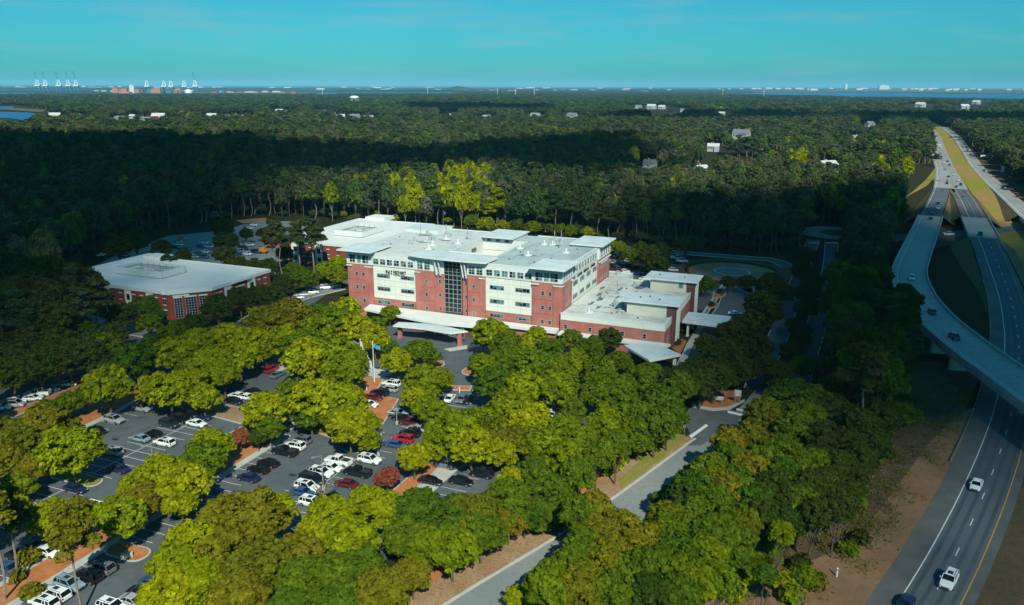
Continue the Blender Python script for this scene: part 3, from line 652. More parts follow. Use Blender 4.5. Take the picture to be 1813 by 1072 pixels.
# projecting roof slabs
def proj(x0, y0, x1, y1, z=22.72, name='roof_slab', par=None):
    q = MB(); q.box(x0, y0, z, x1, y1, z+.34); o = q.build(name, 'white_trim', par or H)
    q = MB(); q.box(x0+.45, y0+.45, z+.3, x1-.45, y1-.45, z+.39); q.build('slab_membrane', 'slab_top', o); return o
proj(-10.0, -3.1, 1.9, 11.2); proj(-78.6, -3.0, -65.3, 10.4, 22.70); proj(-10.2, 37.3, 1.9, 54.2, 22.74); proj(-79.0, 40.2, -63.2, 53.6, 22.68); proj(-44.6, 37.6, -31.6, 54.3, 22.73)
q = MB(); q.prism([(-52.4, -1.0), (-48, -1.9), (-42, -2.5), (-36, -2.7), (-30, -2.5), (-24.3, -1.9), (-23.9, 6.8), (-52.4, 6.8)], 22.60, 22.98); o_ = q.build('roof_slab', 'white_trim', H)
q = MB(); q.prism([(-52.0, -.6), (-48, -1.45), (-42, -2.05), (-36, -2.25), (-30, -2.05), (-24.7, -1.5), (-24.3, 6.4), (-52.0, 6.4)], 22.9, 23.03); q.build('slab_membrane', 'slab_top', o_)
# white ledges at the tops of the brick
b = _Each('ledge', 'white_trim')
for (x0, x1) in ((-9.7, -7.4), (-2.7, .35), (-27.5, -25.5), (-50.5, -48.5), (-76.7, -74.6), (-69.6, -66.7)): b.box(x0, -.42, 17.25, x1, .02, 17.6)
b.box(-.05, 8.6, 17.25, .42, 10.1, 17.6); b.box(-.05, 0, 17.26, .40, 1.2, 17.6)
b.box(.25, 38.0, 17.0, .75, 52.2, 17.35)
# sloping struts under the centre slab
for x in (-42.7, -41.3, -33.2, -32.1):
    q = MB(); q.tube((x, -1.6, 22.7), (x, .1, 17.0), .22, .30, 8); q.build('strut', 'white_trim', H)
# windows, front
zs = [(14.0, 15.3), (9.5, 10.8), (4.9, 6.2)]
for z_0, z_1 in zs:
    for c in (6.1, 3.7): add_window(H, 'x', -c-.58, -c+.58, z_0, z_1+.1, -.0, 1, 2, 'glass_dark')
    for c in (72.9, 70.3): add_window(H, 'x', -c-.58, -c+.58, z_0, z_1+.1, -.0, 1, 2, 'mix' if z_0 < 9 else 'glass_dark')
    for c in (46.4, 29.4): add_window(H, 'x', -c-.55, -c+.55, z_0, z_1, -.0, 1, 2, 'mix')
    add_window(H, 'x', -41.75-.5, -41.75+.5, z_0+.2, z_1+.2, .6, 1, 2); add_window(H, 'x', -32.75-.5, -32.75+.5, z_0+.2, z_1+.2, 1.4, 1, 2)
    for (c0, c1) in ((15.4, 10.5), (24.1, 19.2), (65.3, 60.4), (56.3, 51.3)): add_window(H, 'x', -c0, -c1, z_0+.05, z_1+.15, .55 if z_0 > 8 else .5, 4, 1, 'mix')
for (c0, c1) in ((8.6, 6.2), (5.8, 4.1), (3.7, 1.2), (75.5, 73.2), (72.5, 71.0), (70.5, 68.0)): add_window(H, 'x', -c0, -c1, 18.55, 21.2, -.12, 2, 3, 'mix', frame='white_trim', fr=.1)
for (c0, c1) in ((31.1, 28.9), (28.4, 26.2), (49.6, 47.5), (47.0, 44.9)): add_window(H, 'x', -c0, -c1, 18.4, 21.1, -.12, 2, 3, 'mix', frame='white_trim', fr=.1)
for base in (25.2, 66.5):
    for k in range(6): add_window(H, 'x', -base+k*2.62, -base+k*2.62+2.15, 18.5, 20.5, .3, 2, 2, 'mix', frame='white_trim', fr=.1)
for x in (-42.0, -32.65): add_window(H, 'x', x-.25, x+.25, 17.8, 21.6, .4 if x < -40 else .9, 1, 1)
add_window(H, 'x', -40.05, -34.0, 5.0, 17.3, .62, 4, 8, 'glass_dark', .14, fr=.12, bar=.16); add_window(H, 'x', -40.05, -34.0, 17.45, 21.6, .45, 4, 4, 'glass_dark', .14, fr=.08, bar=.10)
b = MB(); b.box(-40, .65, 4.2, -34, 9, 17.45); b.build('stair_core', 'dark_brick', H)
# windows, right side
for z_0 in (14.4, 9.9):
    for y in (2.0, 4.2, 6.4): add_window(H, 'y', y-.45, y+.45, z_0, z_0+1.4, .0, 1, 1, 'glass_dark')
for k in range(4):
    y = 12.0+k*7.0; add_window(H, 'y', y, y+4.6, 14.6, 16.2, -.35, 3, 1, 'mix' if k < 1 else 'glass_blind'); add_window(H, 'y', y, y+4.6, 10.3, 11.8, -.35, 3, 1, 'mix')
for k in range(9): add_window(H, 'y', 11.0+k*2.95, 13.2+k*2.95, 18.9, 21.1, -.2, 2, 2, 'mix', frame='white_trim', fr=.1)
for k in range(4):
    add_window(H, 'y', 1.2+k*2.1, 2.7+k*2.1, 18.5, 21.3, .15, 2, 3, 'mix', frame='white_trim', fr=.1); add_window(H, 'y', 40.0+k*2.9, 41.6+k*2.9, 18.6, 21.6, .45, 1, 3, 'glass_dark', frame='white_trim', fr=.1)
    add_window(H, 'y', 40.2+k*2.6, 41.0+k*2.6, 10.2, 11.6, .3, 1, 1); add_window(H, 'y', 40.2+k*2.6, 41.0+k*2.6, 14.4, 15.6, .3, 1, 1)
b = MB(); b.box(.3, 41.2, 16.0, .5, 48.8, 17.0+.0); b.build('sign_panel', 'white_trim', H)
# courtyard windows
for y in (20, 29): add_window(H, 'y', y, y+4.2, 18.4, 20.0, -44.0, 4, 1, 'glass_dark')
for x in (-42.5, -39, -35.5): add_window(H, 'x', x, x+1.6, 21.2, 22.2, 39.4, 2, 1, 'glass_dark')
# lettering
def text(s, size, name, parent, loc, rot, m='letters', ext=.06, bold=.0, spacing=1.0):
    c = bpy.data.curves.new(name, 'FONT'); c.body = s; c.size = size; c.extrude = ext; c.offset = bold; c.space_character = spacing; c.resolution_u = 2
    t_ = bpy.data.objects.new('tmp_text', c); C.objects.link(t_); bpy.context.view_layer.update()
    me = bpy.data.meshes.new_from_object(t_.evaluated_get(bpy.context.evaluated_depsgraph_get())); bpy.data.objects.remove(t_)
    me.materials.clear(); me.materials.append(M[m]); o = bpy.data.objects.new(name, me); C.objects.link(o); o.parent = parent; o.location = loc; o.rotation_euler = rot; return o
text('N', 2.1, 'sign_letter', H, (-61.9, .43, 15.45), (R(90), 0, 0), bold=.05)
b = MB(); b.box(-59.9, .38, 16.35, -59.45, .5, 16.8); b.box(-59.9, .38, 15.5, -59.45, .5, 15.95); b.build('sign_dots', 'letters', H)
text('NOVANT', 1.15, 'sign_lettering', H, (-59.0, .43, 16.1), (R(90), 0, 0), bold=.03); text('HEALTH', 1.15, 'sign_lettering', H, (-59.0, .43, 15.2), (R(90), 0, 0))
for wd_, y_ in (('EAST', 10.9), ('COOPER', 15.6), ('MEDICAL', 22.6), ('CENTER', 30.4)): text(wd_, 1.35, 'sign_lettering', H, (-.28, y_, 16.75), (R(90), 0, R(90)), bold=.02, spacing=1.08)
# joints in the rendered panels and brick
jm = MB()
for (x0, x1) in ((-25.4, -9.7), (-66.6, -50.4)):
    for zz_ in (8.6, 11.4, 13.2, 16.0): jm.box(x0, .525, zz_, x1, .56, zz_+.06)
    for k in range(1, 4): x = x0+(x1-x0)*k/4; jm.box(x-.03, .52, 7.0, x+.03, .56, 18.0)
jm.build('panel_joint', 'joint', H)
jm = MB()
for (x0, x1) in ((-9.6, -2.7), (-31.55, -27.5), (-50.2, -43.7), (-76.45, -69.6)):
    for zz_ in (3.6, 8.0, 12.6): jm.box(x0, -.03, zz_, x1, .01, zz_+.12)
jm.build('brick_course', 'brick_joint', H)
def soot(u, v, z, rx, ry, k):
    rs_ = random.Random(k); n = 22; q = MB(); q.add([(-u+rx*math.cos(6.2832*i/n)*rs_.uniform(.6, 1.15), v+ry*math.sin(6.2832*i/n)*rs_.uniform(.6, 1.15), z) for i in range(n)], [tuple(range(n))]); q.build('roof_stain', 'soot', H)
for i, (u, v, rx, ry) in enumerate([(17.9, 17.5, 3.4, 1.6), (18.2, 37.4, 4.2, 1.9), (15.6, 37.0, 2.5, 1.4), (24.6, 27.1, 2.2, 1.0), (7.8, 26.6, 1.8, 1.0), (60, 24, 3.2, 1.2), (55, 30, 2.6, 1.2), (48.1, 26.7, 2.4, 1), (52.8, 13.9, 2.6, 1), (66, 36, 2.5, 1.5)]): soot(u, v, 22.14, rx, ry, i)
for i, (u, v, rx, ry) in enumerate([(-6.5, 20, 1.2, 3.2), (-4.5, 26, .8, 3.5), (-5.5, 14, .6, 3), (-14.8, 40, 2.2, 3.4), (-12.4, 14, 1.4, 1.6), (-9, 35, .7, 3), (-3, 34, .7, 2.6), (-15, 32, .9, 2.6), (-11, 24, .6, 2.4), (-8.8, 10, .8, 2.0)]): soot(u, v, 9.29+.003*i, rx, ry, 30+i)
for k in range(9): q = MB(); y = 5+k*5.2; q.box(-76, y, 22.118, -44.7, y+.12, 22.135); q.build('roof_seam', 'joint', H)
for k in range(7): q = MB(); x = 4.4+k*4.4; q.box(x, -.9, 9.278, x+.12, (49 if x > 18.3 and 0 else 7.2 if x > 16 else 49), 9.292); q.build('roof_seam', 'joint', H)
# roof plant
def vent(x, y, z, k=0, par=None):
    q = MB()
    if k == 0: q.cyl(x, y, z, z+.22, 1.35, 14); q.cyl(x, y, z+.22, z+1.3, .28, 8); q.cyl(x, y, z+1.3, z+1.5, .42, 8)
    elif k == 1: q.box(x-1.3, y-.9, z, x+1.3, y+.9, z+1.1); q.cyl(x-.5, y, z+1.1, z+1.4, .45, 10); q.cyl(x+.6, y, z+1.1, z+1.4, .45, 10)
    elif k == 2: q.cyl(x, y, z, z+.5, .7, 10); q.cyl(x, y, z+.5, z+1.5, .42, 8, .55); q.tube((x, y, z+1.1), (x+1.2, y+.3, z+.8), .2)
    elif k == 3: q.cyl(x, y, z, z+.3, .8, 8); q.cyl(x, y, z+.3, z+4.2, .14, 6)
    elif k == 4: q.cyl(x, y, z, z+.35, .25, 6)
    q.build(('roof_vent', 'air_unit', 'exhaust_fan', 'flue', 'pipe_vent')[k], ('white_roof', 'hvac', 'hvac', 'steel', 'dark_metal')[k], par or H)
for (u, v, k) in ((17.9, 17.5, 0), (24.6, 27.1, 0), (19.4, 37, 0), (16.5, 37.4, 0), (7.8, 26.6, 0), (17.6, 42.6, 3), (15.4, 43.6, 3), (17.6, 42.0, 2), (15.2, 43.0, 2),
                  (59.7, 25.6, 0), (62.7, 18.4, 2), (55.5, 32, 0), (48.1, 26.7, 0), (52.8, 13.9, 0), (57, 36.2, 1), (66.1, 37.4, 2), (48.3, 35, 3), (60, 29, 1), (62, 33, 2), (57.5, 22.5, 2), (64, 24, 2), (58.5, 27.5, 2), (55, 20.5, 0), (59, 39, 3), (67, 34, 3), (71, 14, 4), (69, 16, 4),
                  (12, 8, 4), (21, 9, 4), (9, 15, 4), (22, 21, 4), (13, 34, 4), (6, 33, 4), (73, 29, 4)): vent(-u, v, 22.1, k)
# podium wing
b = MB(); b.box(.02, -1.2, 0, 32.0, 49.5, 7.45); b.box(-3.4, 52.3, 0, 7.4, 59, 7.45); b.box(7.4, 49.5, 0, 9, 52, 7.4); b.build('wing_brick_wall', 'brick', H)
b = MB(); b.box(.25, -1.35, 7.45, 32.15, 49.6, 9.2); b.box(-3.5, 52.3, 7.45, 7.5, 59.1, 9.21); b.box(.6, 49.6, 7.45, 8.9, 52.3, 9.19); b.build('wing_cream_band', 'cream_wall', H)
b = MB(); b.box(.6, -1.0, 9.15, 31.8, 49.2, 9.28); b.box(-3.2, 52.3, 9.15, 7.2, 58.8, 9.27); b.box(.6, 49.2, 9.14, 8.6, 52.3, 9.26); b.build('wing_roof', 'stained_roof', H)
b = MB(); b.box(.25, -1.4, 9.2, 32.2, -.95, 9.62); b.box(31.75, -.95, 9.2, 32.2, 49.65, 9.61); b.box(8.9, 49.2, 9.2, 31.75, 49.65, 9.6); b.box(-3.5, 58.7, 9.2, 7.5, 59.15, 9.6); b.box(7.1, 49.65, 9.2, 7.5, 58.7, 9.59); b.build('parapet_cap', 'white_trim', H)
for x in (1.9, 9.6, 19.6, 26.2): add_window(H, 'x', x-.6, x+.6, 4.5, 6.1, -1.2, 1, 2)
for y in (4, 20, 24, 28, 32, 45): add_window(H, 'y', y-.5, y+.5, 2.0, 4.6, 32.0, 1, 2)
for (y0, y1, z_) in ((7.6, 16.8, 12.9), (39.0, 48.2, 12.9)):
    b = MB(); b.box(18.4, y0, 9.2, 30.6, y1, z_); b.build('plant_room_wall', 'stucco_shaft', H)
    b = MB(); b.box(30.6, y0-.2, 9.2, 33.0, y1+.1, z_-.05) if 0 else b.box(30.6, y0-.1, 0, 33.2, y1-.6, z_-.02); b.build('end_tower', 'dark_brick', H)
    proj(16.2, y0-1.0, 34.4, y1+1.4, z_+.02)
    for yy in (y0+2.2, y0+5.5):
        q = MB(); q.box(33.2, yy-.25, 1.0, 33.7, yy+.25, z_); q.build('pilaster', 'white_trim', H)
add_window(H, 'x', 28.0, 29.6, 10.6, 12.5, 39.0, 1, 1, 'glass_blind')
for (u, v, k) in ((-6.5, 22.2, 2), (-6.7, 28.1, 2), (-9.8, 28.4, 3), (-14.5, 12.9, 1), (-12.5, 15.6, 2), (-12.6, 40.7, 2), (-2.5, 55.8, 2), (-7.7, 3.4, 0), (-8.5, 27.4, 1), (-9.3, 30, 4), (-16.5, 6.0, 2), (-14.5, 4.8, 4), (-23, 3.0, 4), (-11, 36, 4), (-5, 12, 4)): vent(-u, v, 9.26, k)
for (x, y) in ((21.5, 12), (27.5, 11.5), (20.5, 44), (29, 43.5), (24, 14)): vent(x, y, 13.3, 4)
# low roofs along the front
b = MB(); b.prism([(-68, -1.2), (-66.8, -5.9), (-60, -7.3), (-53.8, -8.3), (-44.6, -10.0), (-36.2, -10.8), (-24.6, -9.4), (-24, -.2), (-68, -.2)], 3.9, 4.55); b.build('entrance_roof', 'white_roof', H)
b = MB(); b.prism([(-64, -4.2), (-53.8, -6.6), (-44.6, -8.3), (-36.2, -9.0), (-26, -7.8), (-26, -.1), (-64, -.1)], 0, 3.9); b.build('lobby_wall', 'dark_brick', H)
b = MB(); b.box(-24, -3.4, 3.3, -.4, -.25, 4.25); b.build('entrance_roof', 'white_roof', H); b = MB(); b.box(-24, -2.4, 0, -.6, -.2, 3.3); b.build('lobby_wall', 'brick', H)
b = MB(); b.prism([(.5, -4.4), (32.9, -4.0), (34, -1.3), (.5, -1.3)], 3.3, 4.0); b.build('entrance_roof', 'white_roof', H); b = MB(); b.box(.6, -3.4, 0, 31.5, -1.25, 3.3); b.build('lobby_wall', 'brick', H)
for x in (-42, -38.5, -35, -31.5): add_window(H, 'x', x, x+3, .2, 3.2, -9.1, 3, 2, 'glass_dark')
def canopy(label, poly, z0, z1, cols, colmat='white_trim', cr_=.35, top='slab_top'):
    cx_ = sum(p[0] for p in poly)/len(poly); cy_ = sum(p[1] for p in poly)/len(poly); w_ = A(-cx_, cy_)
    t_ = thing('entrance_canopy', label, 'canopy', tuple(w_), RZ); pl = [(p[0]-cx_, p[1]-cy_) for p in poly]
    q = MB(); q.prism(pl, z0, z1); o = q.build('canopy_roof', 'white_trim', t_)
    q = MB(); q.prism([(x*.96, y*.96) for x, y in pl], z1-.05, z1+.05); q.build('roof_membrane', top, o)
    for (x, y) in cols:
        q = MB(); x -= cx_; y -= cy_; q.box(x-cr_, y-cr_, 0, x+cr_, y+cr_, z0+.02); q.box(x-cr_-.12, y-cr_-.12, 0, x+cr_+.12, y+cr_+.12, .5); q.build('column', colmat, t_)
canopy('curved grey canopy over the main entrance drop-off, on brick columns', [(-48.2, -18.8), (-43, -18.4), (-37.6, -17.9), (-28.4, -18.8), (-24.5, -14.8), (-32.4, -13), (-40.3, -12.7), (-48.5, -14.6)], 4.2, 4.55, [(-26.6, -16.2), (-47.0, -16.6)], 'brick', .55)
canopy('flat white canopy on the right side of the hospital over the side drive', [(33.2, 19.3), (46.5, 18.7), (46.7, 31), (33.2, 30.7)], 4.5, 5.1, [(45, 20.5), (45, 29.3), (35, 20.5), (35, 29.3)], cr_=.3)
canopy('slanting white four-sided canopy at the near right corner of the low wing', [(22.1, -9.3), (29.7, -3.6), (38.8, -11.2), (31.9, -19.4)], 4.0, 4.6, [(37.2, -11.2), (31.6, -17.6), (24, -9.6)], cr_=.4)
# ---- office buildings to the left
def office(name, label, poly, bays, screen, z=9.2, side=None):
    """poly in (u,v); bays: list of (p0, p1, kind) walls with windows"""
    t_ = thing(name, label, 'building', tuple(O), RZ); pl = [(-u, v) for u, v in poly]
    q = MB(); q.prism(pl, 0, z-.5); q.build('brick_wall', 'red_brick', t_)
    q = MB(); cx_ = sum(p[0] for p in pl)/len(pl); cy_ = sum(p[1] for p in pl)/len(pl)
    def grow(k): return [(x+(1 if x > cx_ else -1)*k, y+(1 if y > cy_ else -1)*k) for x, y in pl]
    q.prism(grow(.35), z-.5, z+.25); q.build('roof_band', 'white_trim', t_)
    q = MB(); q.prism(grow(-.15), z+.2, z+.33); q.build('roof', 'white_roof', t_)
    q = MB(); g0, g1 = grow(.33), grow(-.1); n = len(pl)
    for i in range(n): a_, b_, c_, d_ = g0[i], g0[(i+1) % n], g1[(i+1) % n], g1[i]; q.add([(p[0], p[1], zz_) for zz_ in (z+.24, z+.62) for p in (a_, b_, c_, d_)], [(0, 1, 2, 3), (4, 5, 6, 7), (0, 1, 5, 4), (2, 3, 7, 6)])
    q.build('parapet', 'white_trim', t_)
    (u0, u1, v0, v1) = screen; x0, x1 = -u1, -u0; q = MB(); zt = z+3.0
    for bx_ in ((x0, v0, x1, v0+.25), (x0, v1-.25, x1, v1), (x0, v0+.25, x0+.25, v1-.25), (x1-.25, v0+.25, x1, v1-.25)): q.box(bx_[0], bx_[1], z+.6, bx_[2], bx_[3], zt)
    q.build('plant_screen', 'white_trim', t_)
    q = MB(); q.box(x0+.3, v1-.6, z+1.2, x1-.3, v1-.45, z+1.4); q.box(x0+.3, v1-.6, z+1.9, x1-.3, v1-.45, z+2.1); q.box(x0+.45, v0+.3, z+1.9, x0+.6, v1-.6, z+2.1)
    k = x0+1
    while k < x1: q.box(k, v1-.45, z+.3, k+.15, v1-.26, zt-.1); q.box(k+.05, v0+.26, z+.3, k+.18, v0+.4, zt-.1); k += 3
    q.build('screen_frame', 'frame_grey', t_)
    for (x, y) in ((.25, .5), (.5, .4), (.62, .62), (.8, .45)):
        q = MB(); xx = x0+(x1-x0)*x; yy = v0+(v1-v0)*y; q.box(xx-1.5, yy-1, z+.3, xx+1.5, yy+1, z+1.7); q.build('air_unit', 'hvac', t_)
    return t_, z
def facade(t_, p0, p1, items, z):
    """items along the wall from p0 to p1 in (u,v): ('cream'|'win'|'big'|'tall', a, b) in metres from p0"""
    a = Vector((-p0[0], p0[1], 0)); b_ = Vector((-p1[0], p1[1], 0)); d = (b_-a).normalized(); n_ = Vector((d.y, -d.x, 0))
    def bx(mb, s0, s1, z0, z1, d0, d1):
        c = [a+d*s0+n_*d0, a+d*s1+n_*d0, a+d*s1+n_*d1, a+d*s0+n_*d1]
        mb.add([(p.x, p.y, z0) for p in c]+[(p.x, p.y, z1) for p in c], [(0, 1, 2, 3), (7, 6, 5, 4), (0, 4, 5, 1), (1, 5, 6, 2), (2, 6, 7, 3), (3, 7, 4, 0)])
    for it in items:
        k, s0, s1 = it[:3]
        if k == 'cream':
            q = MB(); bx(q, s0, s1, 0, z-.52, -.1, .12); q.build('cream_panel', 'cream_wall', t_)
            for zz in ((5.2, 7.2), (1.2, 3.2)):
                q = MB(); bx(q, s0+(s1-s0)*.3, s1-(s1-s0)*.25, zz[0], zz[1], .1, .2); q.build('window', 'glass_dark', t_)
        elif k == 'win':
            for zz in ((5.2, 7.1), (1.2, 3.1)):
                q = MB(); bx(q, s0, s1, zz[0], zz[1], -.05, .08); q.mt(1); bx(q, s0-.2, s1+.2, zz[1]+.02, zz[1]+.35, -.05, .14); bx(q, s0-.15, s1+.15, zz[0]-.3, zz[0]-.02, -.05, .12)
                q.mt(2); bx(q, (s0+s1)/2-.05, (s0+s1)/2+.05, zz[0], zz[1], .08, .11); bx(q, s0, s1, (zz[0]+zz[1])/2-.05, (zz[0]+zz[1])/2+.05, .08, .12); q.build('window', ['glass_dark', 'white_trim', 'frame_grey'], t_)
        else:
            z0, z1 = (3.6, 7.0) if k == 'big' else (.4, 7.3)
            q = MB(); bx(q, s0, s1, z0, z1, -.05, .08); q.mt(1); bx(q, s0-.2, s1+.2, z1+.02, z1+.45, -.05, .16)
            q.mt(2); n = max(2, round((s1-s0)/.9)); m_ = round((z1-z0)/.9)
            for i in range(n+1): c = s0+(s1-s0)*i/n; bx(q, c-.06, c+.06, z0, z1, .08, .14)
            for j in range(m_+1): c = z0+(z1-z0)*j/m_; bx(q, s0, s1, c-.05, c+.05, .08, .12)
            q.build('window', ['glass_dark', 'white_trim', 'frame_grey'], t_)
o1, z = office('office_building', 'two-storey red brick office with white roof and hollow roof screen, standing alone on the left', [(182, -29.5), (127.5, -29.5), (118.3, -19.3), (118.3, 10.5), (172, 10.5), (172, 14.5), (182, 14.5)], [], (143.4, 165.5, -16.4, -5.0))
its = []
for k in range(6):
    s_ = 54.5-(6.8+k*9.7)-3; 
    if s_ > 0: its.append(('cream', s_, s_+3.0))
for k in range(6):
    e = 54.5-(1.6+k*9.7 if k else 1.2)
    if e-4.6 > 0: its += [('win', e-1.1, e), ('win', e-4.6, e-3.5)]
facade(o1, (182, -29.5), (127.5, -29.5), its, z)
facade(o1, (127.5, -29.5), (118.3, -19.3), [('tall', 1.7, 4.1), ('tall', 5.2, 8.6), ('tall', 9.6, 12.0)], z)
facade(o1, (118.3, -19.3), (118.3, 10.5), [('win', 1.0, 2.1), ('win', 3.4, 4.5), ('cream', 5.8, 9.2), ('big', 11.8, 15.8), ('cream', 17.4, 21.6), ('win', 23.0, 24.1), ('win', 26.4, 27.5)], z)
q = MB(); q.prism([(-128.9, -30.6), (-117.9, -18.6), (-120.5, -16.4), (-130.8, -27.9)], 8.75, 9.95); q.build('bay_roof', 'white_trim', o1)
q = MB(); q.prism([(-118.2, -9.6), (-117.3, -9.6), (-117.3, -.8), (-118.2, -.8)], 8.95, 9.7); q.build('bay_roof', 'white_trim', o1)
q = MB(); q.prism([(-126.3, -28.4), (-126.5, -28.6), (-123.2, -24.95), (-123.0, -24.75)], 7.85, 8.35); q.build('sign_panel', 'white_trim', o1)
q = MB(); q.box(-178, 8, 9.4, -166, 14.3, 10.4); q.build('roof_tower', 'white_roof', o1)
o2, z = office('office_building', 'bright white-roofed brick office just behind the left end of the hospital', [(152, 60.3), (118, 60.3), (108.3, 70), (108.3, 122), (136, 122), (136, 131), (148, 131), (148, 122), (152, 122)], [], (121.2, 136, 77.5, 96), 9.4)
facade(o2, (152, 60.3), (118, 60.3), [('win', 2, 3.1), ('cream', 5, 9), ('win', 11, 12.1), ('win', 14.5, 15.6), ('cream', 17.6, 21.5), ('win', 24, 25.1), ('win', 29, 30.1)], z)
facade(o2, (108.3, 70), (108.3, 122), [('win', 2, 3), ('win', 5, 6), ('cream', 8, 18), ('win', 20, 21), ('win', 23, 24), ('cream', 26, 36), ('win', 38, 39), ('cream', 43, 46), ('win', 48, 49)], z)
q = MB(); q.box(-147.5, 121, 9.6, -136.5, 130.5, 11.2); q.build('roof_tower', 'white_roof', o2)
# ================================================================== LABEL HELPERS
ORD = ['first', 'second', 'third', 'fourth', 'fifth', 'sixth', 'seventh', 'eighth', 'ninth', 'tenth', 'eleventh', 'twelfth', 'thirteenth', 'fourteenth', 'fifteenth', 'sixteenth', 'seventeenth', 'eighteenth', 'nineteenth', 'twentieth']
def ordn(i):
    if i < 20: return ORD[i]
    n = i+1
    return ['twenty', 'thirty', 'forty', 'fifty', 'sixty', 'seventy', 'eighty', 'ninety'][n//10-2]+('-'+ORD[n % 10-1] if n % 10 else 'th').replace('tyth', 'tieth')
LAND = [(202, 746, 'silver SUV in the near-left lot'), (270, 778, 'four-car cluster of the near-left lot'), (330, 745, 'dark SUVs of the near-left lot'), (140, 862, 'grass-ended island'), (170, 1015, 'kerb row at the lower left corner'),
        (60, 960, 'tall thin pines at bottom left'), (225, 985, 'small mulch island'), (410, 715, 'bare earth bed'), (480, 655, 'red jeep'), (425, 780, 'red dogwood'), (460, 825, 'black sedans of the middle lot'), (530, 770, 'walkway end'),
        (590, 825, 'white pickup of the middle lot'), (654, 812, 'large white SUV'), (545, 870, 'white SUVs of the middle lot'), (715, 775, 'red hatchback'), (663, 650, 'tall flagpole'), (680, 692, 'row of cars below the flagpole'), (805, 703, 'white car by the posts'),
        (790, 840, 'concrete wedge'), (835, 850, 'two black cars on the right'), (760, 590, 'entrance canopy'), (645, 555, 'left end of the entrance roof'), (880, 580, 'hospital front'), (990, 590, 'hospital corner'), (1080, 590, 'low wing'), (1150, 620, 'slanting canopy'),
        (1250, 565, 'side canopy'), (1290, 483, 'helipad'), (1370, 600, 'boulevard'), (1450, 430, 'roundabout'), (1260, 745, 'road junction'), (1150, 820, 'lawn verge'), (1110, 870, 'campus road bend'), (930, 970, 'orange verge'), (900, 1040, 'lower campus road'),
        (983, 731, 'lone white car'), (1330, 700, 'path end'), (1590, 860, 'highway bank'), (1640, 590, 'flyover'), (340, 535, 'tall windows of the left office'), (430, 505, 'left office side'), (450, 575, 'palm island'), (570, 515, 'parked cars behind the palms'), (230, 520, 'left office'),
        (610, 610, 'grey pavilion'), (380, 430, 'rear parking lot'), (470, 440, 'orange lift'), (600, 430, 'rear white office'), (80, 700, 'far-left row of white cars'), (1110, 460, 'staff lot'), (800, 400, 'hospital back edge'), (700, 950, 'bottom centre walk'), (480, 1000, 'bottom edge trees'),
        (1400, 980, 'sandy bank'), (850, 660, 'entrance drive'), (60, 200, 'pond'), (300, 160, 'port'), (1660, 290, 'highway'), (640, 175, 'white water tank'), (1312, 238, 'long white roof')]
NEAR_PREP = {}
def where(px, py):
    best = min(LAND, key=lambda l: ((l[0]-px)**2+((l[1]-py)*1.25)**2)); dx, dy = px-best[0], (py-best[1])*1.3
    if abs(dx) > abs(dy): d = 'left of the ' if dx < 0 else 'right of the '
    else: d = 'behind the ' if dy < 0 else 'in front of the '
    return d+best[2]
_pend = {}
def autolabel(o, desc, cat, px, py, group):
    k = desc+' '+where(px, py); _pend.setdefault(k, []).append((math.hypot(px-906, py-1072), o, desc, px, py)); tag(o, None, cat, group)
def flush_labels():
    for k, l in _pend.items():
        if len(l) == 1: l[0][1]['label'] = k; continue
        xs = sorted(l, key=lambda t_: t_[3])
        for i, t_ in enumerate(xs):
            t_[1]['label'] = k+(', '+('leftmost' if i == 0 else 'rightmost' if i == len(xs)-1 else ordn(i)+' from left'))
# ================================================================== VEHICLES
def loft(mb, secs):
    n = 8
    for (x, w_, z0, z1) in secs:
        h = z1-z0
        mb.v += [(x, -w_*.90, z0), (x, w_*.90, z0), (x, w_, z0+h*.25), (x, w_, z0+h*.72), (x, w_*.88, z1), (x, w_*.3, z1+.02), (x, -w_*.3, z1+.02), (x, -w_*.88, z1)]
        mb.v[-8:] = mb.v[-8:]
        mb.v.append((x, -w_, z0+h*.72)); mb.v.append((x, -w_, z0+h*.25))
    n = 10; k0 = len(mb.v)-n*len(secs)
    for s_ in range(len(secs)-1):
        for i in range(n):
            j = (i+1) % n; a = k0+s_*n; mb.f.append((a+i, a+j, a+n+j, a+n+i)); mb.m.append(mb.cur)
    mb.f.append(tuple(k0+i for i in range(n))); mb.m.append(mb.cur); mb.f.append(tuple(k0+(len(secs)-1)*n+i for i in range(n))[::-1]); mb.m.append(mb.cur)
def frustum(mb, b, t_):
    """b, t_: (x0,x1,halfwidth,z)"""
    (a0, a1, w0, z0), (c0, c1, w1, z1) = b, t_
    mb.add([(a0, -w0, z0), (a1, -w0, z0), (a1, w0, z0), (a0, w0, z0), (c0, -w1, z1), (c1, -w1, z1), (c1, w1, z1), (c0, w1, z1)], [(0, 3, 2, 1), (4, 5, 6, 7), (0, 1, 5, 4), (1, 2, 6, 5), (2, 3, 7, 6), (3, 0, 4, 7)])
CAR = {}
SPEC = dict(  # rear x, front x, belt z, hood z, glass base rear, glass base front, roof rear, roof front, roof z, wheel x
    sedan=(-2.35, 2.35, .92, .84, -1.85, 1.15, -.95, .35, 1.42, 1.42), suv=(-2.35, 2.4, 1.08, 1.02, -2.28, 1.15, -1.95, .45, 1.72, 1.45),
    hatch=(-2.1, 2.1, .98, .92, -2.0, 1.1, -1.45, .45, 1.52, 1.3), van=(-2.55, 2.55, 1.15, 1.02, -2.5, 1.75, -2.25, .85, 1.85, 1.55), pickup=(-2.85, 2.85, 1.12, 1.10, -.75, 1.35, -.55, .75, 1.84, 1.75))
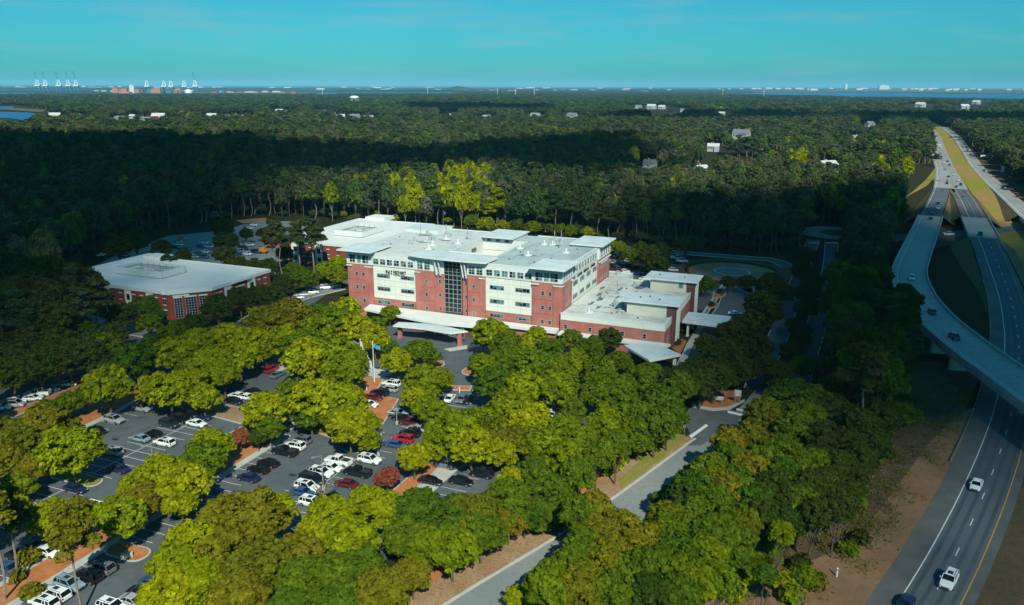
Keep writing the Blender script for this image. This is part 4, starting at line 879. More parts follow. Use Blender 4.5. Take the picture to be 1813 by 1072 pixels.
def make_car(kind):
    x0, x1, zb, zh, g0, g1, r0, r1, zr, wx = SPEC[kind]; wd = {'sedan': .90, 'suv': .96, 'hatch': .88, 'van': .99, 'pickup': 1.0}[kind]
    root = thing({'sedan': 'sedan_car', 'suv': 'suv_car', 'hatch': 'hatchback_car', 'van': 'minivan', 'pickup': 'pickup_truck'}[kind], None, 'car' if kind not in ('pickup', 'van') else ('pickup truck' if kind == 'pickup' else 'van'))
    b = MB()
    loft(b, [(x0, wd*.80, .42, zb-.22), (x0+.10, wd*.93, .30, zb-.06), (x0+.45, wd, .26, zb), (g0 if g0 > x0+.5 else x0+.6, wd, .24, zb), (0, wd, .24, zb), (g1, wd, .24, zb-.02), (g1+.25, wd, .24, zh), (x1-.45, wd*.97, .26, zh-.08), (x1-.12, wd*.88, .30, zh-.18), (x1, wd*.72, .38, zh-.34)])
    if kind == 'pickup':
        b.box(-2.75, -wd*.98, zb-.02, g0-.1, -wd*.86, zb+.22); b.box(-2.75, wd*.86, zb-.02, g0-.1, wd*.98, zb+.22); b.box(-2.83, -wd*.95, zb-.3, -2.73, wd*.95, zb+.22)
        b.mt(1); b.box(-2.7, -wd*.84, zb-.0, g0-.12, wd*.84, zb+.045); b.mt(0)
    wr = wd*.80
    rr_ = (r0-.02, r1+.04, wr*.97, zr-.07), (r0+.12, r1-.08, wr*.85, zr)
    frustum(b, *rr_)
    for (ba, ta) in ((g1-.02, r1), (g0+.06, r0+.03), ((g0+g1)/2-.1, (r0+r1)/2-.12)):
        for s_ in (-1, 1): b.tube((ba, s_*wd*.87, zb-.02), (ta, s_*wr*.97, zr-.06), .06, .055, 4)
    if kind in ('suv', 'van'):
        for s_ in (-1, 1): b.tube((g0+.9, s_*wd*.87, zb-.02), (r0+.7, s_*wr*.97, zr-.06), .07, .06, 4); b.mt(1); b.box(r0+.1, s_*wr*.80-.03, zr-.0, r1-.1, s_*wr*.80+.03, zr+.06); b.mt(0)
        b.mt(1); b.box(r0+1.2, -wr*.45, zr-.01, r1-.25, wr*.45, zr+.012); b.mt(0)
    for s_ in (-1, 1): b.box(g1-.45, s_*wd, zb-.02, g1-.28, s_*(wd+.17), zb+.13) if s_ > 0 else b.box(g1-.45, -wd-.17, zb-.02, g1-.28, -wd, zb+.13)
    b.mt(1); b.box(x1-.10, -.55, .42, x1+.015, .55, .62); b.mt(0)
    b.build('body', ['paint', 'dark_metal'], root, smooth=False)
    q = MB(); frustum(q, (g0, g1, wd*.86, zb-.04), (r0+.02, r1-.02, wr*.955, zr-.05)); q.build('window', 'car_glass', root)
    for sx in (-1, 1):
        for sy in (-1, 1):
            q = MB(); n = 14; rw = .36 if kind in ('suv', 'pickup') else .33
            def ringv(r_, y): return [(r_*math.cos(2*math.pi*i/n), y, r_*math.sin(2*math.pi*i/n)) for i in range(n)]
            ya, yb = (wd-.20, wd+.03)
            y_in, y_out = sy*ya, sy*yb
            q.add(ringv(rw, y_in)+ringv(rw, y_out), [tuple(range(n)), tuple(range(n, 2*n))]+[(i, (i+1) % n, n+(i+1) % n, n+i) for i in range(n)])
            q.mt(1); q.add(ringv(rw*.62, y_out+sy*.012)+[(0, y_out+sy*.03, 0)], [(i, (i+1) % n, n) for i in range(n)])
            o = q.build('wheel', ['rubber', 'alloy'], root); o.location = (sx*wx-(.05 if sx < 0 else 0), 0, rw)
    for s_ in (-1, 1):
        q = MB(); y = s_*wd*.66; q.box(x1-.34, y-.17, zh-.34, x1-.04, y+.17, zh-.20); q.build('headlight', 'head_lamp', root)
        q = MB(); y = s_*wd*.76; q.box(x0-.01, y-.13, zb-.38, x0+.16, y+.13, zb-.16); q.build('taillight', 'tail_lamp', root)
    return root
COL = dict(white=(.80, .85, .80), silver=(.36, .40, .39), grey=(.13, .16, .18), black=(.008, .010, .013), red=(.42, .015, .02), maroon=(.13, .012, .015), blue=(.03, .09, .20), navy=(.012, .02, .07), teal=(.06, .15, .17), green=(.015, .035, .03), lightblue=(.22, .33, .37), orange=(.62, .22, .02))
_cn = {}
NOUN = dict(sedan='sedan', suv='SUV', hatch='hatchback', van='minivan', pickup='pickup truck')
def put_car(kind, col, loc, head, label, group):
    if kind not in CAR: CAR[kind] = make_car(kind); r_ = CAR[kind]
    else: r_ = copy_tree(CAR[kind])
    r_.location = loc; r_.rotation_euler = (0, 0, head); r_.scale = (1.07, 1.07, 1.07)
    for ch in r_.children:
        if ch.name.startswith('body'): ch.color = COL[col]+(1,)
    r_['label'] = label; r_['group'] = group; return r_
H0, H1, HV = R(-22.5), R(157.5), R(67.5)
rows = [
 ('far kerb row of the near-left lot', 'cars parked in the near-left lot', [(202, 743, 'suv', 'silver', H0), (171, 761.5, 'sedan', 'black', H0), (251.7, 722.8, 'suv', 'silver', H0)]),
 ('centre rows of the near-left lot', 'cars parked in the near-left lot', [(299.6, 750.5, 'suv', 'green', H0), (319.7, 742, 'suv', 'black', H0), (334, 733.5, 'suv', 'black', H0), (358, 737, 'sedan', 'navy', H0), (348, 749.5, 'sedan', 'white', H0), (271, 769, 'hatch', 'black', H1), (247.5, 775.7, 'sedan', 'lightblue', H1), (291.2, 783.3, 'suv', 'white', H1), (198.8, 799, 'suv', 'silver', H1), (209, 829.5, 'sedan', 'navy', H1)]),
 ('shaded left end of the near-left lot', 'cars parked in the near-left lot', [(133, 864.8, 'sedan', 'navy', H0), (56.4, 967.5, 'hatch', 'grey', H0), (15.8, 1006, 'sedan', 'blue', H0), (122.6, 944, 'hatch', 'white', H0), (172, 899.5, 'suv', 'white', H0), (33.6, 984.6, 'sedan', 'black', H0), (85, 976, 'sedan', 'white', H0)]),
 ('kerb row at the lower left corner', 'cars parked at the lower left corner', [(179, 1005.3, 'suv', 'grey', H1), (156.2, 1020.2, 'suv', 'black', H1), (122.6, 1034, 'suv', 'lightblue', H0), (98.9, 1051.8, 'suv', 'white', H1), (78, 1066.5, 'suv', 'white', H1)]),
 ('row under the trees at bottom left', 'cars parked at the lower left corner', [(236, 1064, 'sedan', 'silver', H0), (251, 1050, 'sedan', 'black', H0), (272, 1033, 'sedan', 'blue', H0), (199, 1075, 'suv', 'white', H0)]),
 ('left kerb row of the middle lot', 'cars parked in the middle lot', [(532.4, 779.2, 'suv', 'grey', H1), (521.3, 789.5, 'suv', 'white', H1), (503.9, 799.8, 'pickup', 'black', H1), (474.5, 819.4, 'sedan', 'black', H1), (457.1, 830.7, 'sedan', 'black', H1), (440, 845.2, 'sedan', 'navy', H1)]),
 ('double row of the middle lot', 'cars parked in the middle lot', [(599, 816.5, 'pickup', 'white', H1), (586.4, 827.6, 'sedan', 'white', H0), (568.9, 837, 'suv', 'white', H0), (553, 849.2, 'van', 'black', H0), (543.5, 861.6, 'suv', 'white', H0), (535.8, 871, 'sedan', 'blue', H0), (552.3, 889.6, 'suv', 'white', H0), (654.2, 813.8, 'suv', 'white', H0), (632.8, 836.2, 'pickup', 'black', H1), (613, 855.8, 'sedan', 'maroon', H1), (580, 877, 'sedan', 'black', H1)]),
 ('far row of the middle lot', 'cars parked in the right-hand lot', [(714, 777.4, 'suv', 'red', H1), (698, 786.3, 'sedan', 'blue', H1), (726, 767.2, 'suv', 'black', H1), (739, 758.2, 'sedan', 'silver', H1), (712, 740.2, 'sedan', 'black', H0), (704, 731, 'sedan', 'silver', H0), (661, 765, 'sedan', 'silver', H0), (658.9, 780, 'sedan', 'grey', H0), (724, 747, 'sedan', 'maroon', H1)]),
 ('row below the flagpole', 'cars parked below the flagpole', [(693, 679.4, 'suv', 'white', H1), (690, 688.9, 'hatch', 'silver', H1), (672, 695.8, 'suv', 'black', H1), (661, 703.6, 'sedan', 'maroon', H0), (653, 715.5, 'sedan', 'white', H0)]),
 ('pair of bays by the white posts', 'cars beside the white posts', [(797, 704.5, 'sedan', 'white', HV+R(8)), (817.5, 706.7, 'hatch', 'grey', HV+R(188)), (827, 707, 'sedan', 'black', HV+R(188))]),
 ('bays beside the concrete wedge', 'cars beside the concrete wedge', [(817, 851.5, 'sedan', 'black', H0), (853.6, 838.3, 'suv', 'black', H1), (785.7, 821.4, 'suv', 'grey', H1), (762, 851, 'sedan', 'black', H0), (912, 822.7, 'sedan', 'navy', H0), (981, 731.5, 'suv', 'white', HV)]),
 ('shady lot left of the big tree group', 'cars around the red jeep', [(480, 654, 'suv', 'red', HV), (435, 702.5, 'sedan', 'white', H1), (419.6, 700.3, 'sedan', 'white', H1), (413.6, 709.3, 'sedan', 'black', H0), (447, 693, 'sedan', 'black', H1), (491.2, 741.5, 'sedan', 'white', H0), (492, 663, 'sedan', 'grey', HV), (366, 670, 'sedan', 'white', H0)]),
 ('diagonal row at the far left edge', 'cars in the far-left row', [(23, 716.4, 'van', 'silver', R(8)), (57.5, 704.5, 'sedan', 'white', R(8)), (66, 697, 'pickup', 'white', R(188)), (30, 708, 'sedan', 'white', R(8)), (90, 688, 'sedan', 'blue', R(8)), (119, 679.5, 'sedan', 'white', R(8)), (137, 674, 'pickup', 'red', R(8)), (1, 721, 'sedan', 'white', R(8))]),
 ('rear lot behind the left office', 'cars in the rear lot', [(316, 428, 'sedan', 'silver', H0), (317.3, 433, 'sedan', 'white', H0), (322, 423, 'sedan', 'orange', H0), (362.5, 429.5, 'suv', 'white', H0), (356, 436, 'sedan', 'blue', H0), (370, 436.6, 'suv', 'white', H0), (363, 446, 'sedan', 'white', H0), (353, 448.8, 'sedan', 'blue', H0), (345, 454.6, 'sedan', 'silver', H0), (361, 454.6, 'suv', 'blue', H0), (412, 418.7, 'pickup', 'black', H0), (442, 433.5, 'suv', 'white', H0), (421, 432.8, 'sedan', 'white', H0), (431, 440, 'suv', 'navy', H0), (438, 449.6, 'sedan', 'white', H0), (453, 446, 'suv', 'navy', H0), (462, 439, 'sedan', 'lightblue', H0), (478, 436.5, 'van', 'black', H0), (450, 398.3, 'sedan', 'white', H0), (438, 400.5, 'sedan', 'lightblue', H0), (441, 404, 'sedan', 'white', R(30)), (226.6, 456.3, 'suv', 'white', HV), (181, 451, 'sedan', 'white', HV), (330, 441, 'sedan', 'blue', H0), (312, 438, 'sedan', 'navy', H0)]),
 ('kerb between the left office and hospital', 'cars parked between the office and the hospital', [(552.7, 517.6, 'suv', 'white', R(15)), (577.4, 509, 'suv', 'white', R(15)), (592, 506, 'sedan', 'white', R(15)), (528, 526.8, 'hatch', 'white', R(15)), (516, 531.5, 'sedan', 'black', R(15)), (502, 536, 'sedan', 'grey', R(15)), (541, 521, 'sedan', 'silver', R(15)), (435.3, 573, 'sedan', 'black', R(35)), (456.5, 552.4, 'sedan', 'white', R(40)), (602, 503, 'sedan', 'black', R(15))]),
 ('staff lot behind the hospital wing', 'cars in the staff lot', [(1078.9, 449.9, 'suv', 'black', HV), (1089.5, 452.3, 'sedan', 'white', HV), (1075.4, 462.3, 'suv', 'white', HV), (1086.3, 463.3, 'sedan', 'lightblue', HV), (1095.7, 464.5, 'sedan', 'green', HV), (1105.7, 465.7, 'sedan', 'silver', HV), (1111, 461, 'sedan', 'white', HV), (1086.8, 470.5, 'sedan', 'navy', H0), (1095.5, 479.5, 'hatch', 'maroon', H0), (1106, 480.2, 'sedan', 'white', H0), (1129, 484.6, 'pickup', 'navy', H0), (1142, 494, 'sedan', 'white', H0), (1199, 456.8, 'pickup', 'white', H0), (1208, 462, 'suv', 'white', H0), (1197, 467, 'sedan', 'black', H0), (1196, 472.7, 'sedan', 'teal', H0), (1191, 477.7, 'sedan', 'white', H0), (1302, 555, 'sedan', 'white', H0), (1113, 470, 'sedan', 'black', H0)])]
for rname, grp, lst in rows:
    cnt = {}
    for i, (px, py, k, c, h) in enumerate(sorted(lst, key=lambda t_: t_[0])):
        cnt.setdefault((k, c), []).append((px, py, h))
    for (k, c), l in cnt.items():
        for i, (px, py, h) in enumerate(l):
            nm = {'green': 'dark green', 'navy': 'dark blue', 'maroon': 'dark red', 'lightblue': 'pale blue', 'grey': 'dark grey'}.get(c, c)
            pos = '' if len(l) == 1 else (', left one' if i == 0 and len(l) == 2 else ', right one' if len(l) == 2 else ', '+ordn(i)+' from the left')
            put_car(k, c, G(px, py, .75).xy.to_3d()+Vector((0, 0, .08)), h, '%s %s in the %s%s' % (nm, NOUN[k], rname, pos), grp)
# traffic
def traffic(lst, path, flip, zoff, rname, grp):
    l2 = sorted(lst, key=lambda t_: -t_[1]); cnt = {}
    for (px, py, k, c) in l2: cnt[(k, c)] = cnt.get((k, c), 0)+1
    seen = {}
    for (px, py, k, c) in l2:
        i = min(range(1, len(path)-1), key=lambda j: (PX(*path[j])[0]-px)**2*.15+(PX(*path[j])[1]-py)**2)
        zz = path[i].z; p = G(px, py, zz+.75); t_ = path[i+1]-path[i-1]; a = math.atan2(t_.y, t_.x)+(math.pi if flip else 0)
        j = seen[(k, c)] = seen.get((k, c), -1)+1
        nm = {'green': 'dark green', 'navy': 'dark blue', 'maroon': 'dark red', 'lightblue': 'pale blue', 'grey': 'dark grey'}.get(c, c)
        lab = '%s %s driving on the %s' % (nm, NOUN[k], rname)+('' if cnt[(k, c)] == 1 else ', nearest of that colour' if j == 0 else ', %s nearest of that colour' % ordn(j))
        r_ = put_car(k, c, Vector((p.x, p.y, zz+zoff)), a, lab, grp)
traffic([(1680.3, 1027, 'suv', 'white'), (1728.9, 858, 'sedan', 'white'), (1603.5, 1069, 'sedan', 'navy'), (1735.6, 414.9, 'suv', 'black')], main, True, .12, 'near highway lanes', 'cars on the highway')
traffic([(1614, 492.5, 'suv', 'white'), (1623.6, 521.3, 'sedan', 'silver'), (1650.6, 552.5, 'sedan', 'black'), (1690.2, 596.4, 'sedan', 'navy')], ramp[iR:], False, .16, 'flyover ramp', 'cars on the flyover')
def zz(l): return [(1560+x/5.957, 200+y/5.957, k, c) for (x, y, k, c) in l]
traffic([(1660.5, 361.5, 'suv', 'navy'), (1661, 368.5, 'suv', 'white'), (1650.5, 379, 'sedan', 'navy'), (1648, 387, 'sedan', 'black')]+zz([(653, 815, 'sedan', 'grey')]), ramp, False, .14, 'ramp above the split', 'cars on the flyover')
traffic(zz([(515, 130, 'van', 'black'), (540, 212, 'suv', 'black'), (562, 215, 'sedan', 'white'), (592, 245, 'sedan', 'black'), (572, 268, 'suv', 'white'), (588, 310, 'sedan', 'silver'), (640, 352, 'sedan', 'black'), (650, 385, 'suv', 'white'), (632, 425, 'suv', 'silver'), (634, 468, 'suv', 'black'), (662, 528, 'suv', 'white'), (700, 512, 'sedan', 'black'), (722, 550, 'sedan', 'navy'), (678, 592, 'sedan', 'silver'), (705, 628, 'suv', 'teal'), (770, 654, 'sedan', 'white'), (710, 673, 'sedan', 'black'), (714, 698, 'sedan', 'white'), (703, 720, 'sedan', 'silver'), (815, 716, 'sedan', 'white'), (695, 744, 'sedan', 'black'), (840, 758, 'suv', 'navy'), (793, 781, 'sedan', 'navy'), (885, 832, 'sedan', 'grey'), (868, 899, 'suv', 'grey')]), main[:-4], True, .14, 'far left carriageway', 'cars on the far left carriageway')
traffic(zz([(710, 163, 'van', 'white'), (780, 218, 'sedan', 'black'), (822, 256, 'sedan', 'grey'), (787, 259, 'suv', 'black'), (825, 279, 'sedan', 'silver'), (873, 327, 'sedan', 'grey'), (858, 361, 'sedan', 'black'), (895, 363, 'sedan', 'navy'), (913, 393, 'suv', 'black'), (942, 439, 'sedan', 'grey'), (1085, 609, 'suv', 'grey'), (1111, 618, 'sedan', 'white'), (1282, 796, 'suv', 'black'), (645, 150, 'suv', 'black')]), east, False, .15, 'far right carriageway', 'cars on the far right carriageway')
p = G(1679, 415, .8); put_car('pickup', 'white', Vector((p.x, p.y, .13)), R(8), 'white pickup truck on the lower street between the two bridges', 'cars on the lower street')
p = G(1683, 243.5, .8); put_car('suv', 'black', Vector((p.x, p.y, .13)), R(200), 'black SUV stopped on the grass of the far median', 'cars on the far median')
# box truck far up the highway
bt_ = thing('box_truck', 'white box truck among the cars on the far left carriageway', 'truck', G(1661.5, 260, 1).xy.to_3d()+Vector((0, 0, .27)), R(270+35))
b = MB(); b.box(-5, -1.25, .9, 2, 1.25, 3.9); b.build('cargo_box', 'white_trim', bt_); b = MB(); b.box(2.1, -1.15, .5, 4.2, 1.15, 2.7); b.build('cab', 'white_trim', bt_)
b = MB(); b.box(3.4, -1.05, 1.7, 4.25, 1.05, 2.5); b.build('windscreen', 'car_glass', bt_)
for x in (-3.6, 3.0):
    for s_ in (-1, 1): b = MB(); b.tube((x, s_*.85, .5), (x, s_*1.2, .5), .5, .5, 10); b.build('wheel', 'rubber', bt_)
# orange and red boom lift in the rear lot
bl = thing('boom_lift', 'orange lift machine with long red boom in the rear lot', 'machine', G(468, 447, .5).xy.to_3d()+Vector((0, 0, .1)), R(10))
b = MB(); b.box(-2.2, -1.1, .6, 1.6, 1.1, 2.0); b.box(-1.6, -.9, 2.0, .3, .9, 2.8); b.build('chassis', 'orange_paint', bl)
b = MB(); b.tube((-1, 0, 2.4), (3.2, 0, 4.4), .35, .3, 6); b.build('lower_boom', 'orange_paint', bl); b = MB(); b.tube((2.6, 0, 3.6), (12.5, 0, 4.6), .65, .5, 6); b.box(11.5, -.9, 3.4, 13.3, .9, 4.4); b.build('upper_boom', 'red_paint', bl)
for x in (-1.6, 1.1):
    for s_ in (-1, 1): b = MB(); b.tube((x, s_*.9, .55), (x, s_*1.25, .55), .55, .55, 10); b.build('wheel', 'rubber', bl)

# ================================================================== POLES, SIGNS
def pole_height(bx, by, ty):
    p = G(bx, by); h = 1.0
    while PX(p.x, p.y, h)[1] > ty and h < 40: h += .25
    return p, h
def lamp_post(bx, by, ty, label, arm=1.6):
    p, h = pole_height(bx, by, ty); t_ = thing('street_lamp', label, 'lamp post', tuple(p), R(30), 'parking lot lamp posts')
    q = MB(); q.cyl(0, 0, 0, .8, .28, 8); q.build('base', 'concrete', t_); q = MB(); q.cyl(0, 0, .7, h, .13, 8, .09); q.build('pole', 'steel', t_)
    q = MB(); q.box(-arm, -.05, h-.1, 0, .05, h); q.box(-arm-.4, -.22, h-.12, -arm+.3, .22, h+.05); q.build('lamp_head', 'steel', t_)
lamp_post(572.9, 867, 807, 'grey lamp post rising from the double row of the middle lot')
lamp_post(670, 807, 775, 'grey lamp post behind the large white SUV'); lamp_post(702.7, 752, 718, 'grey lamp post beside the dark cars above the red SUV')
lamp_post(158.6, 967, 908, 'grey lamp post in the mulch strip at lower left'); lamp_post(434, 476, 440, 'dark lamp post behind the left office roof'); lamp_post(785, 402, 374, 'pale lamp post behind the hospital roof')
lamp_post(50.5, 862, 800, 'thin lamp post near the left edge by the grass island'); lamp_post(453, 642, 626, 'short lamp post near the red jeep'); lamp_post(273, 832, 788, 'lamp post beside the white SUV of the near-left lot')
def flagpole(bx, by, ty, label, cols, drop):
    p, h = pole_height(bx, by, ty); t_ = thing('flagpole', label, 'flagpole', tuple(p), 0, 'flagpoles before the hospital')
    q = MB(); q.cyl(0, 0, 0, h, .17, 8, .08); q.cyl(0, 0, h, h+.3, .16, 8, .05); q.build('pole', 'white_trim', t_)
    q = MB(); fl = []
    for i in range(7):
        for j in range(2): fl.append((.15+.28*i*(.5 if drop else 1), .22*math.sin(i*1.4), h-.3-j*(2.2 if drop else 1.2)-i*(.25 if drop else .12)))
    for i in range(6): q.add([fl[2*i], fl[2*i+2], fl[2*i+3], fl[2*i+1]], [(0, 1, 2, 3)]); q.m[-1] = 0
    me = q.build('flag', cols, t_)
    sol = me.modifiers.new('thick', 'SOLIDIFY'); sol.thickness = .03
flagpole(663, 678, 607, 'tallest white flagpole with a small blue flag, in front of the hospital', 'sign_blue', False)
flagpole(640, 650, 603, 'flagpole with drooping pale flag, left of the taller one', 'cream_wall', True)
flagpole(652, 655, 632, 'short bare white flagpole between the two flags', 'white_trim', True)
def post_sign(px, py, h, w_, hh, m, label, ang=0, round_=False, n=1, cat='sign'):
    p = G(px, py); t_ = thing('road_sign', label, cat, tuple(p), ang)
    for k in range(n):
        q = MB(); x = 0 if n == 1 else (-w_*.35 if k == 0 else w_*.35); q.cyl(x, .06, 0, h+hh*.6, .06 if n == 1 else .12, 6); q.build('post', 'steel', t_)
    q = MB()
    if round_:
        q.tube((0, -.03, h+hh/2), (0, .03, h+hh/2), hh/2, hh/2, 8)
    else: q.box(-w_/2, -.04, h, w_/2, .02, h+hh)
    q.build('sign_plate', m, t_); return t_
post_sign(1211, 772, 1.9, .75, .8, 'sign_grey', 'back of a stop sign at the corner of the junction', R(-40), True)
post_sign(1271, 716, 1.2, 2.4, .9, 'white_trim', 'white sign board under the trees by the junction', R(-20), n=2); post_sign(1305, 715, 2.0, 1.6, 1.6, 'white_trim', 'white square sign on two posts at the end of the path', R(-20), n=2)
post_sign(551, 531, 1.6, .9, .9, 'yellow_paint', 'small yellow warning sign before the parked white SUV', R(-20), True)
post_sign(1691, 229, 4, 9, 5, 'sign_green', 'farthest green direction sign right of the highway', R(-30), n=2, cat='road sign'); post_sign(1715.8, 247.5, 4, 9, 5.5, 'sign_green', 'nearer green direction sign right of the highway', R(-30), n=2, cat='road sign')
post_sign(1702.5, 237, 4, 10, 5, 'sign_grey', 'grey back of a road sign between the two green ones', R(-30), n=2, cat='road sign'); post_sign(1751, 281.5, 3, 5, 4.5, 'sign_blue', 'blue service sign before the dark woods on the right', R(-30), n=2, cat='road sign')
post_sign(1740, 280.5, 1.5, 5, 2, 'white_trim', 'low white sign left of the blue one', R(-30), n=2, cat='road sign'); post_sign(1774, 309, 2, 2.6, 5, 'white_trim', 'narrow white sign in the grass at the right', R(-30), n=1, cat='road sign')
p = G(1654, 322.5); t_ = thing('gantry_sign', 'grey-backed sign on a cantilever arm left of the highway', 'road sign', tuple(p), R(-8))
b = MB(); b.cyl(0, 0, 0, 9.5, .35, 8); b.build('post', 'steel', t_); b = MB(); b.box(0, -.15, 8.2, 10.5, .15, 8.6); b.box(0, -.15, 6.4, 10.5, .15, 6.7); b.build('arm', 'steel', t_); b = MB(); b.box(3, -.3, 5.6, 10.5, -.16, 9.2); b.build('sign_plate', 'sign_grey', t_)
for i, (px, py, h) in enumerate([(813.5, 696, 1.5), (837, 694.5, 1.2), (649.5, 692, 1.5), (1481, 1022, 1.6), (1677.5, 372, 1.2)]):
    p = G(px, py); q = MB(); q.cyl(0, 0, 0, h, .16, 8); q.cyl(0, 0, h, h+.15, .16, 8, .05); q.mt(1); q.cyl(0, 0, h*.75, h*.92, .17, 8)
    tag(q.build('marker_post', ['white_trim', 'orange_paint' if i == 3 else 'white_roof'], None, tuple(p)), ['white post on the brick-red bed above two parked cars, left one', 'white post on the brick-red bed above two parked cars, right one', 'white post in the mulch below the flagpole', 'white and orange marker post on the bank by the highway', 'small white marker in the grass between ramp and highway'][i], 'post', 'marker posts')
# benches / utility box / drains
p = A(28.6, -137.4, .22); q = MB(); q.box(-.9, -.5, 0, .9, .5, .5); q.box(-.75, -.38, .5, .75, .38, .58); tag(q.build('utility_box', 'stucco_shaft', None, tuple(p)), 'pale green utility box at the tip of the small mulch island', 'utility box').rotation_euler = (0, 0, R(20))
for i, (px, py) in enumerate([(204, 778.5), (518, 842)]):
    p = G(px, py); q = MB(); q.box(-.75, -.45, 0, .75, .45, .03); tag(q.build('storm_drain', 'dark_metal', None, (p.x, p.y, .06)), ['dark drain grate in the aisle of the near-left lot', 'dark drain grate in the aisle of the middle lot'][i], 'drain').rotation_euler = (0, 0, H1)
# pavilion
p = G(614, 628); t_ = thing('garden_pavilion', 'small open pavilion with grey metal roof among the yellow trees', 'pavilion', tuple(p), RZ)
for x in (-3.2, 3.2):
    for y in (-2.4, 2.4): q = MB(); q.box(x-.2, y-.2, 0, x+.2, y+.2, 3.0); q.build('column', 'white_trim', t_)
q = MB(); q.add([(-4, -3.2, 3), (4, -3.2, 3), (4, 3.2, 3), (-4, 3.2, 3), (-1.2, 0, 4.9), (1.2, 0, 4.9)], [(0, 3, 2, 1), (0, 1, 5, 4), (1, 2, 5), (2, 3, 4, 5), (3, 0, 4)]); q.build('roof', 'sign_grey', t_)

# ================================================================== PORT, HOUSES
PD = 7600.0
def at_depth(px, y_fwd, z=0):
    r_ = ray(px, 160); return Vector((r_.x/r_.y*y_fwd, y_fwd, z))
def crane(px, up, m, label, sc=1.0):
    p = at_depth(px, PD); t_ = thing('harbour_crane', label, 'crane', tuple(p), R(12), 'ship-to-shore cranes at the far port'); k = 2.6*sc
    q = MB()
    for x in (-9, 9):
        for y in (-10, 10): q.tube((x*k*.8, y*k*.4, 0), (x*k*.62, y*k*.4, 22*k), 1.5*k, 1.3*k, 4)
        q.tube((x*k*.75, -4*k, 9*k), (x*k*.75, 4*k, 9*k), .8*k, .8*k, 4)
    q.tube((-7*k, -4*k, 9*k), (7*k, -4*k, 9*k), .9*k, .9*k, 4); q.tube((-6*k, -4*k, 21*k), (6*k, -4*k, 21*k), 1*k, 1*k, 4)
    q.build('legs', m, t_)
    q = MB(); q.box(-8.5*k, -9*k, 22*k, 8*k, 9*k, 25.5*k); q.build('girder', 'crane_white', t_)
    q = MB(); q.tube((-5*k, 0, 25*k), (-3*k, 0, 43*k), 1.3*k, 1.1*k, 4); q.tube((6*k, 0, 25*k), (1.5*k, 0, 43*k), 1.3*k, 1.1*k, 4); q.tube((-3.5*k, 0, 43*k), (2*k, 0, 43*k), .8*k, .8*k, 4); q.tube((-4*k, 0, 34*k), (4*k, 0, 34*k), .5*k, .5*k, 4); q.build('apex_frame', 'crane_white', t_)
    if up:
        q = MB()
        for x in (-3, 1.5): q.tube((x*k, 0, 42*k), ((x-2.4)*k, 0, 71*k), .6*k, .5*k, 4)
        for zz_ in (50, 60): q.tube((-4*k, 0, zz_*k), (1*k, 0, zz_*k), .3*k, .3*k, 4)
        q.box(-6.5*k, -1.2*k, 64*k, -.5*k, 1.2*k, 65.2*k); q.box(-7*k, -1.2*k, 70*k, -1*k, 1.2*k, 71.6*k); q.build('raised_boom', 'crane_blue', t_)
for i, px in enumerate((68, 82, 105.5, 122.5, 136)): crane(px, True, 'crane_blue', 'tall port crane with boom raised, %s of the five at far left' % ['leftmost', 'second', 'middle', 'fourth', 'rightmost'][i])
for i, px in enumerate((261, 291.5, 303.5, 327)): crane(px, False, 'crane_blue', 'port crane with blue legs and no raised boom, %s of four' % ['leftmost', 'second', 'third', 'rightmost'][i], .95)
crane(346.5, True, 'crane_blue', 'port crane with raised boom standing alone at the right of the port')
rnd = random.Random(11)
def cbox(name, px, yf, w_, h, dpt, col, label, cat, group, z0=0, ang=0):
    p = at_depth(px, yf); q = MB(); q.box(-w_/2, -dpt/2, 0, w_/2, dpt/2, h)
    # stepped tops and doors keep it from being a plain box
    q.box(-w_*.32, -dpt*.3, h, w_*.12, dpt*.3, h*1.14); q.box(w_*.2, -dpt*.2, h, w_*.4, dpt*.2, h*1.08)
    o = q.build(name, 'object_colour', None, (p.x, p.y, z0)); o.color = tuple(col)+(1,); o.rotation_euler = (0, 0, ang); return tag(o, label, cat, group)
stacks = [(205, 'ora'), (216, 'red'), (221, 'ora'), (250, 'red'), (274, 'ora'), (279, 'ora'), (266, 'blu'), (300, 'blu'), (311, 'red'), (316, 'ora'), (226, 'red'), (243, 'ora'), (286, 'grn'), (380, 'red'), (394, 'blu'), (410, 'ora'), (425, 'red'), (452, 'ora'), (470, 'red'), (500, 'ora'), (520, 'red')]
CC = dict(ora=(.42, .19, .11), red=(.36, .10, .08), blu=(.06, .14, .26), grn=(.08, .20, .16))
for i, (px, c) in enumerate(stacks):
    nm = {'ora': 'orange', 'red': 'red', 'blu': 'blue', 'grn': 'green'}[c]; k = [s_[0] for s_ in sorted(stacks) if s_[1] == c].index(px)
    cbox('container_stack', px, 7350+rnd.uniform(-150, 300), rnd.uniform(38, 62), rnd.uniform(24, 40) if px < 330 else rnd.uniform(10, 16), 40, CC[c], '%s container stack at the far port, %s such from the left' % (nm, ordn(k)), 'container stack', 'container stacks at the port')
cbox('port_building', 234.5, 7200, 40, 62, 30, (.62, .65, .6), 'tall white ship superstructure among the orange containers', 'ship', None); cbox('port_building', 222, 7100, 90, 12, 60, (.62, .15, .12), 'low bright red shed in front of the containers', 'warehouse', None)
p = at_depth(333.3, 7250); q = MB()
for i in range(5):
    a0, a1 = R(18*i), R(18*(i+1)); q.cyl(0, 0, 12+24*math.sin(a0), 12+24*math.sin(a1), 30*math.cos(a0), 20, 30*math.cos(a1) if i < 4 else .5)
q.cyl(0, 0, 0, 12, 30, 20); tag(q.build('storage_dome', 'crane_white', None, tuple(p)), 'white storage dome between the port cranes', 'dome')
far = []
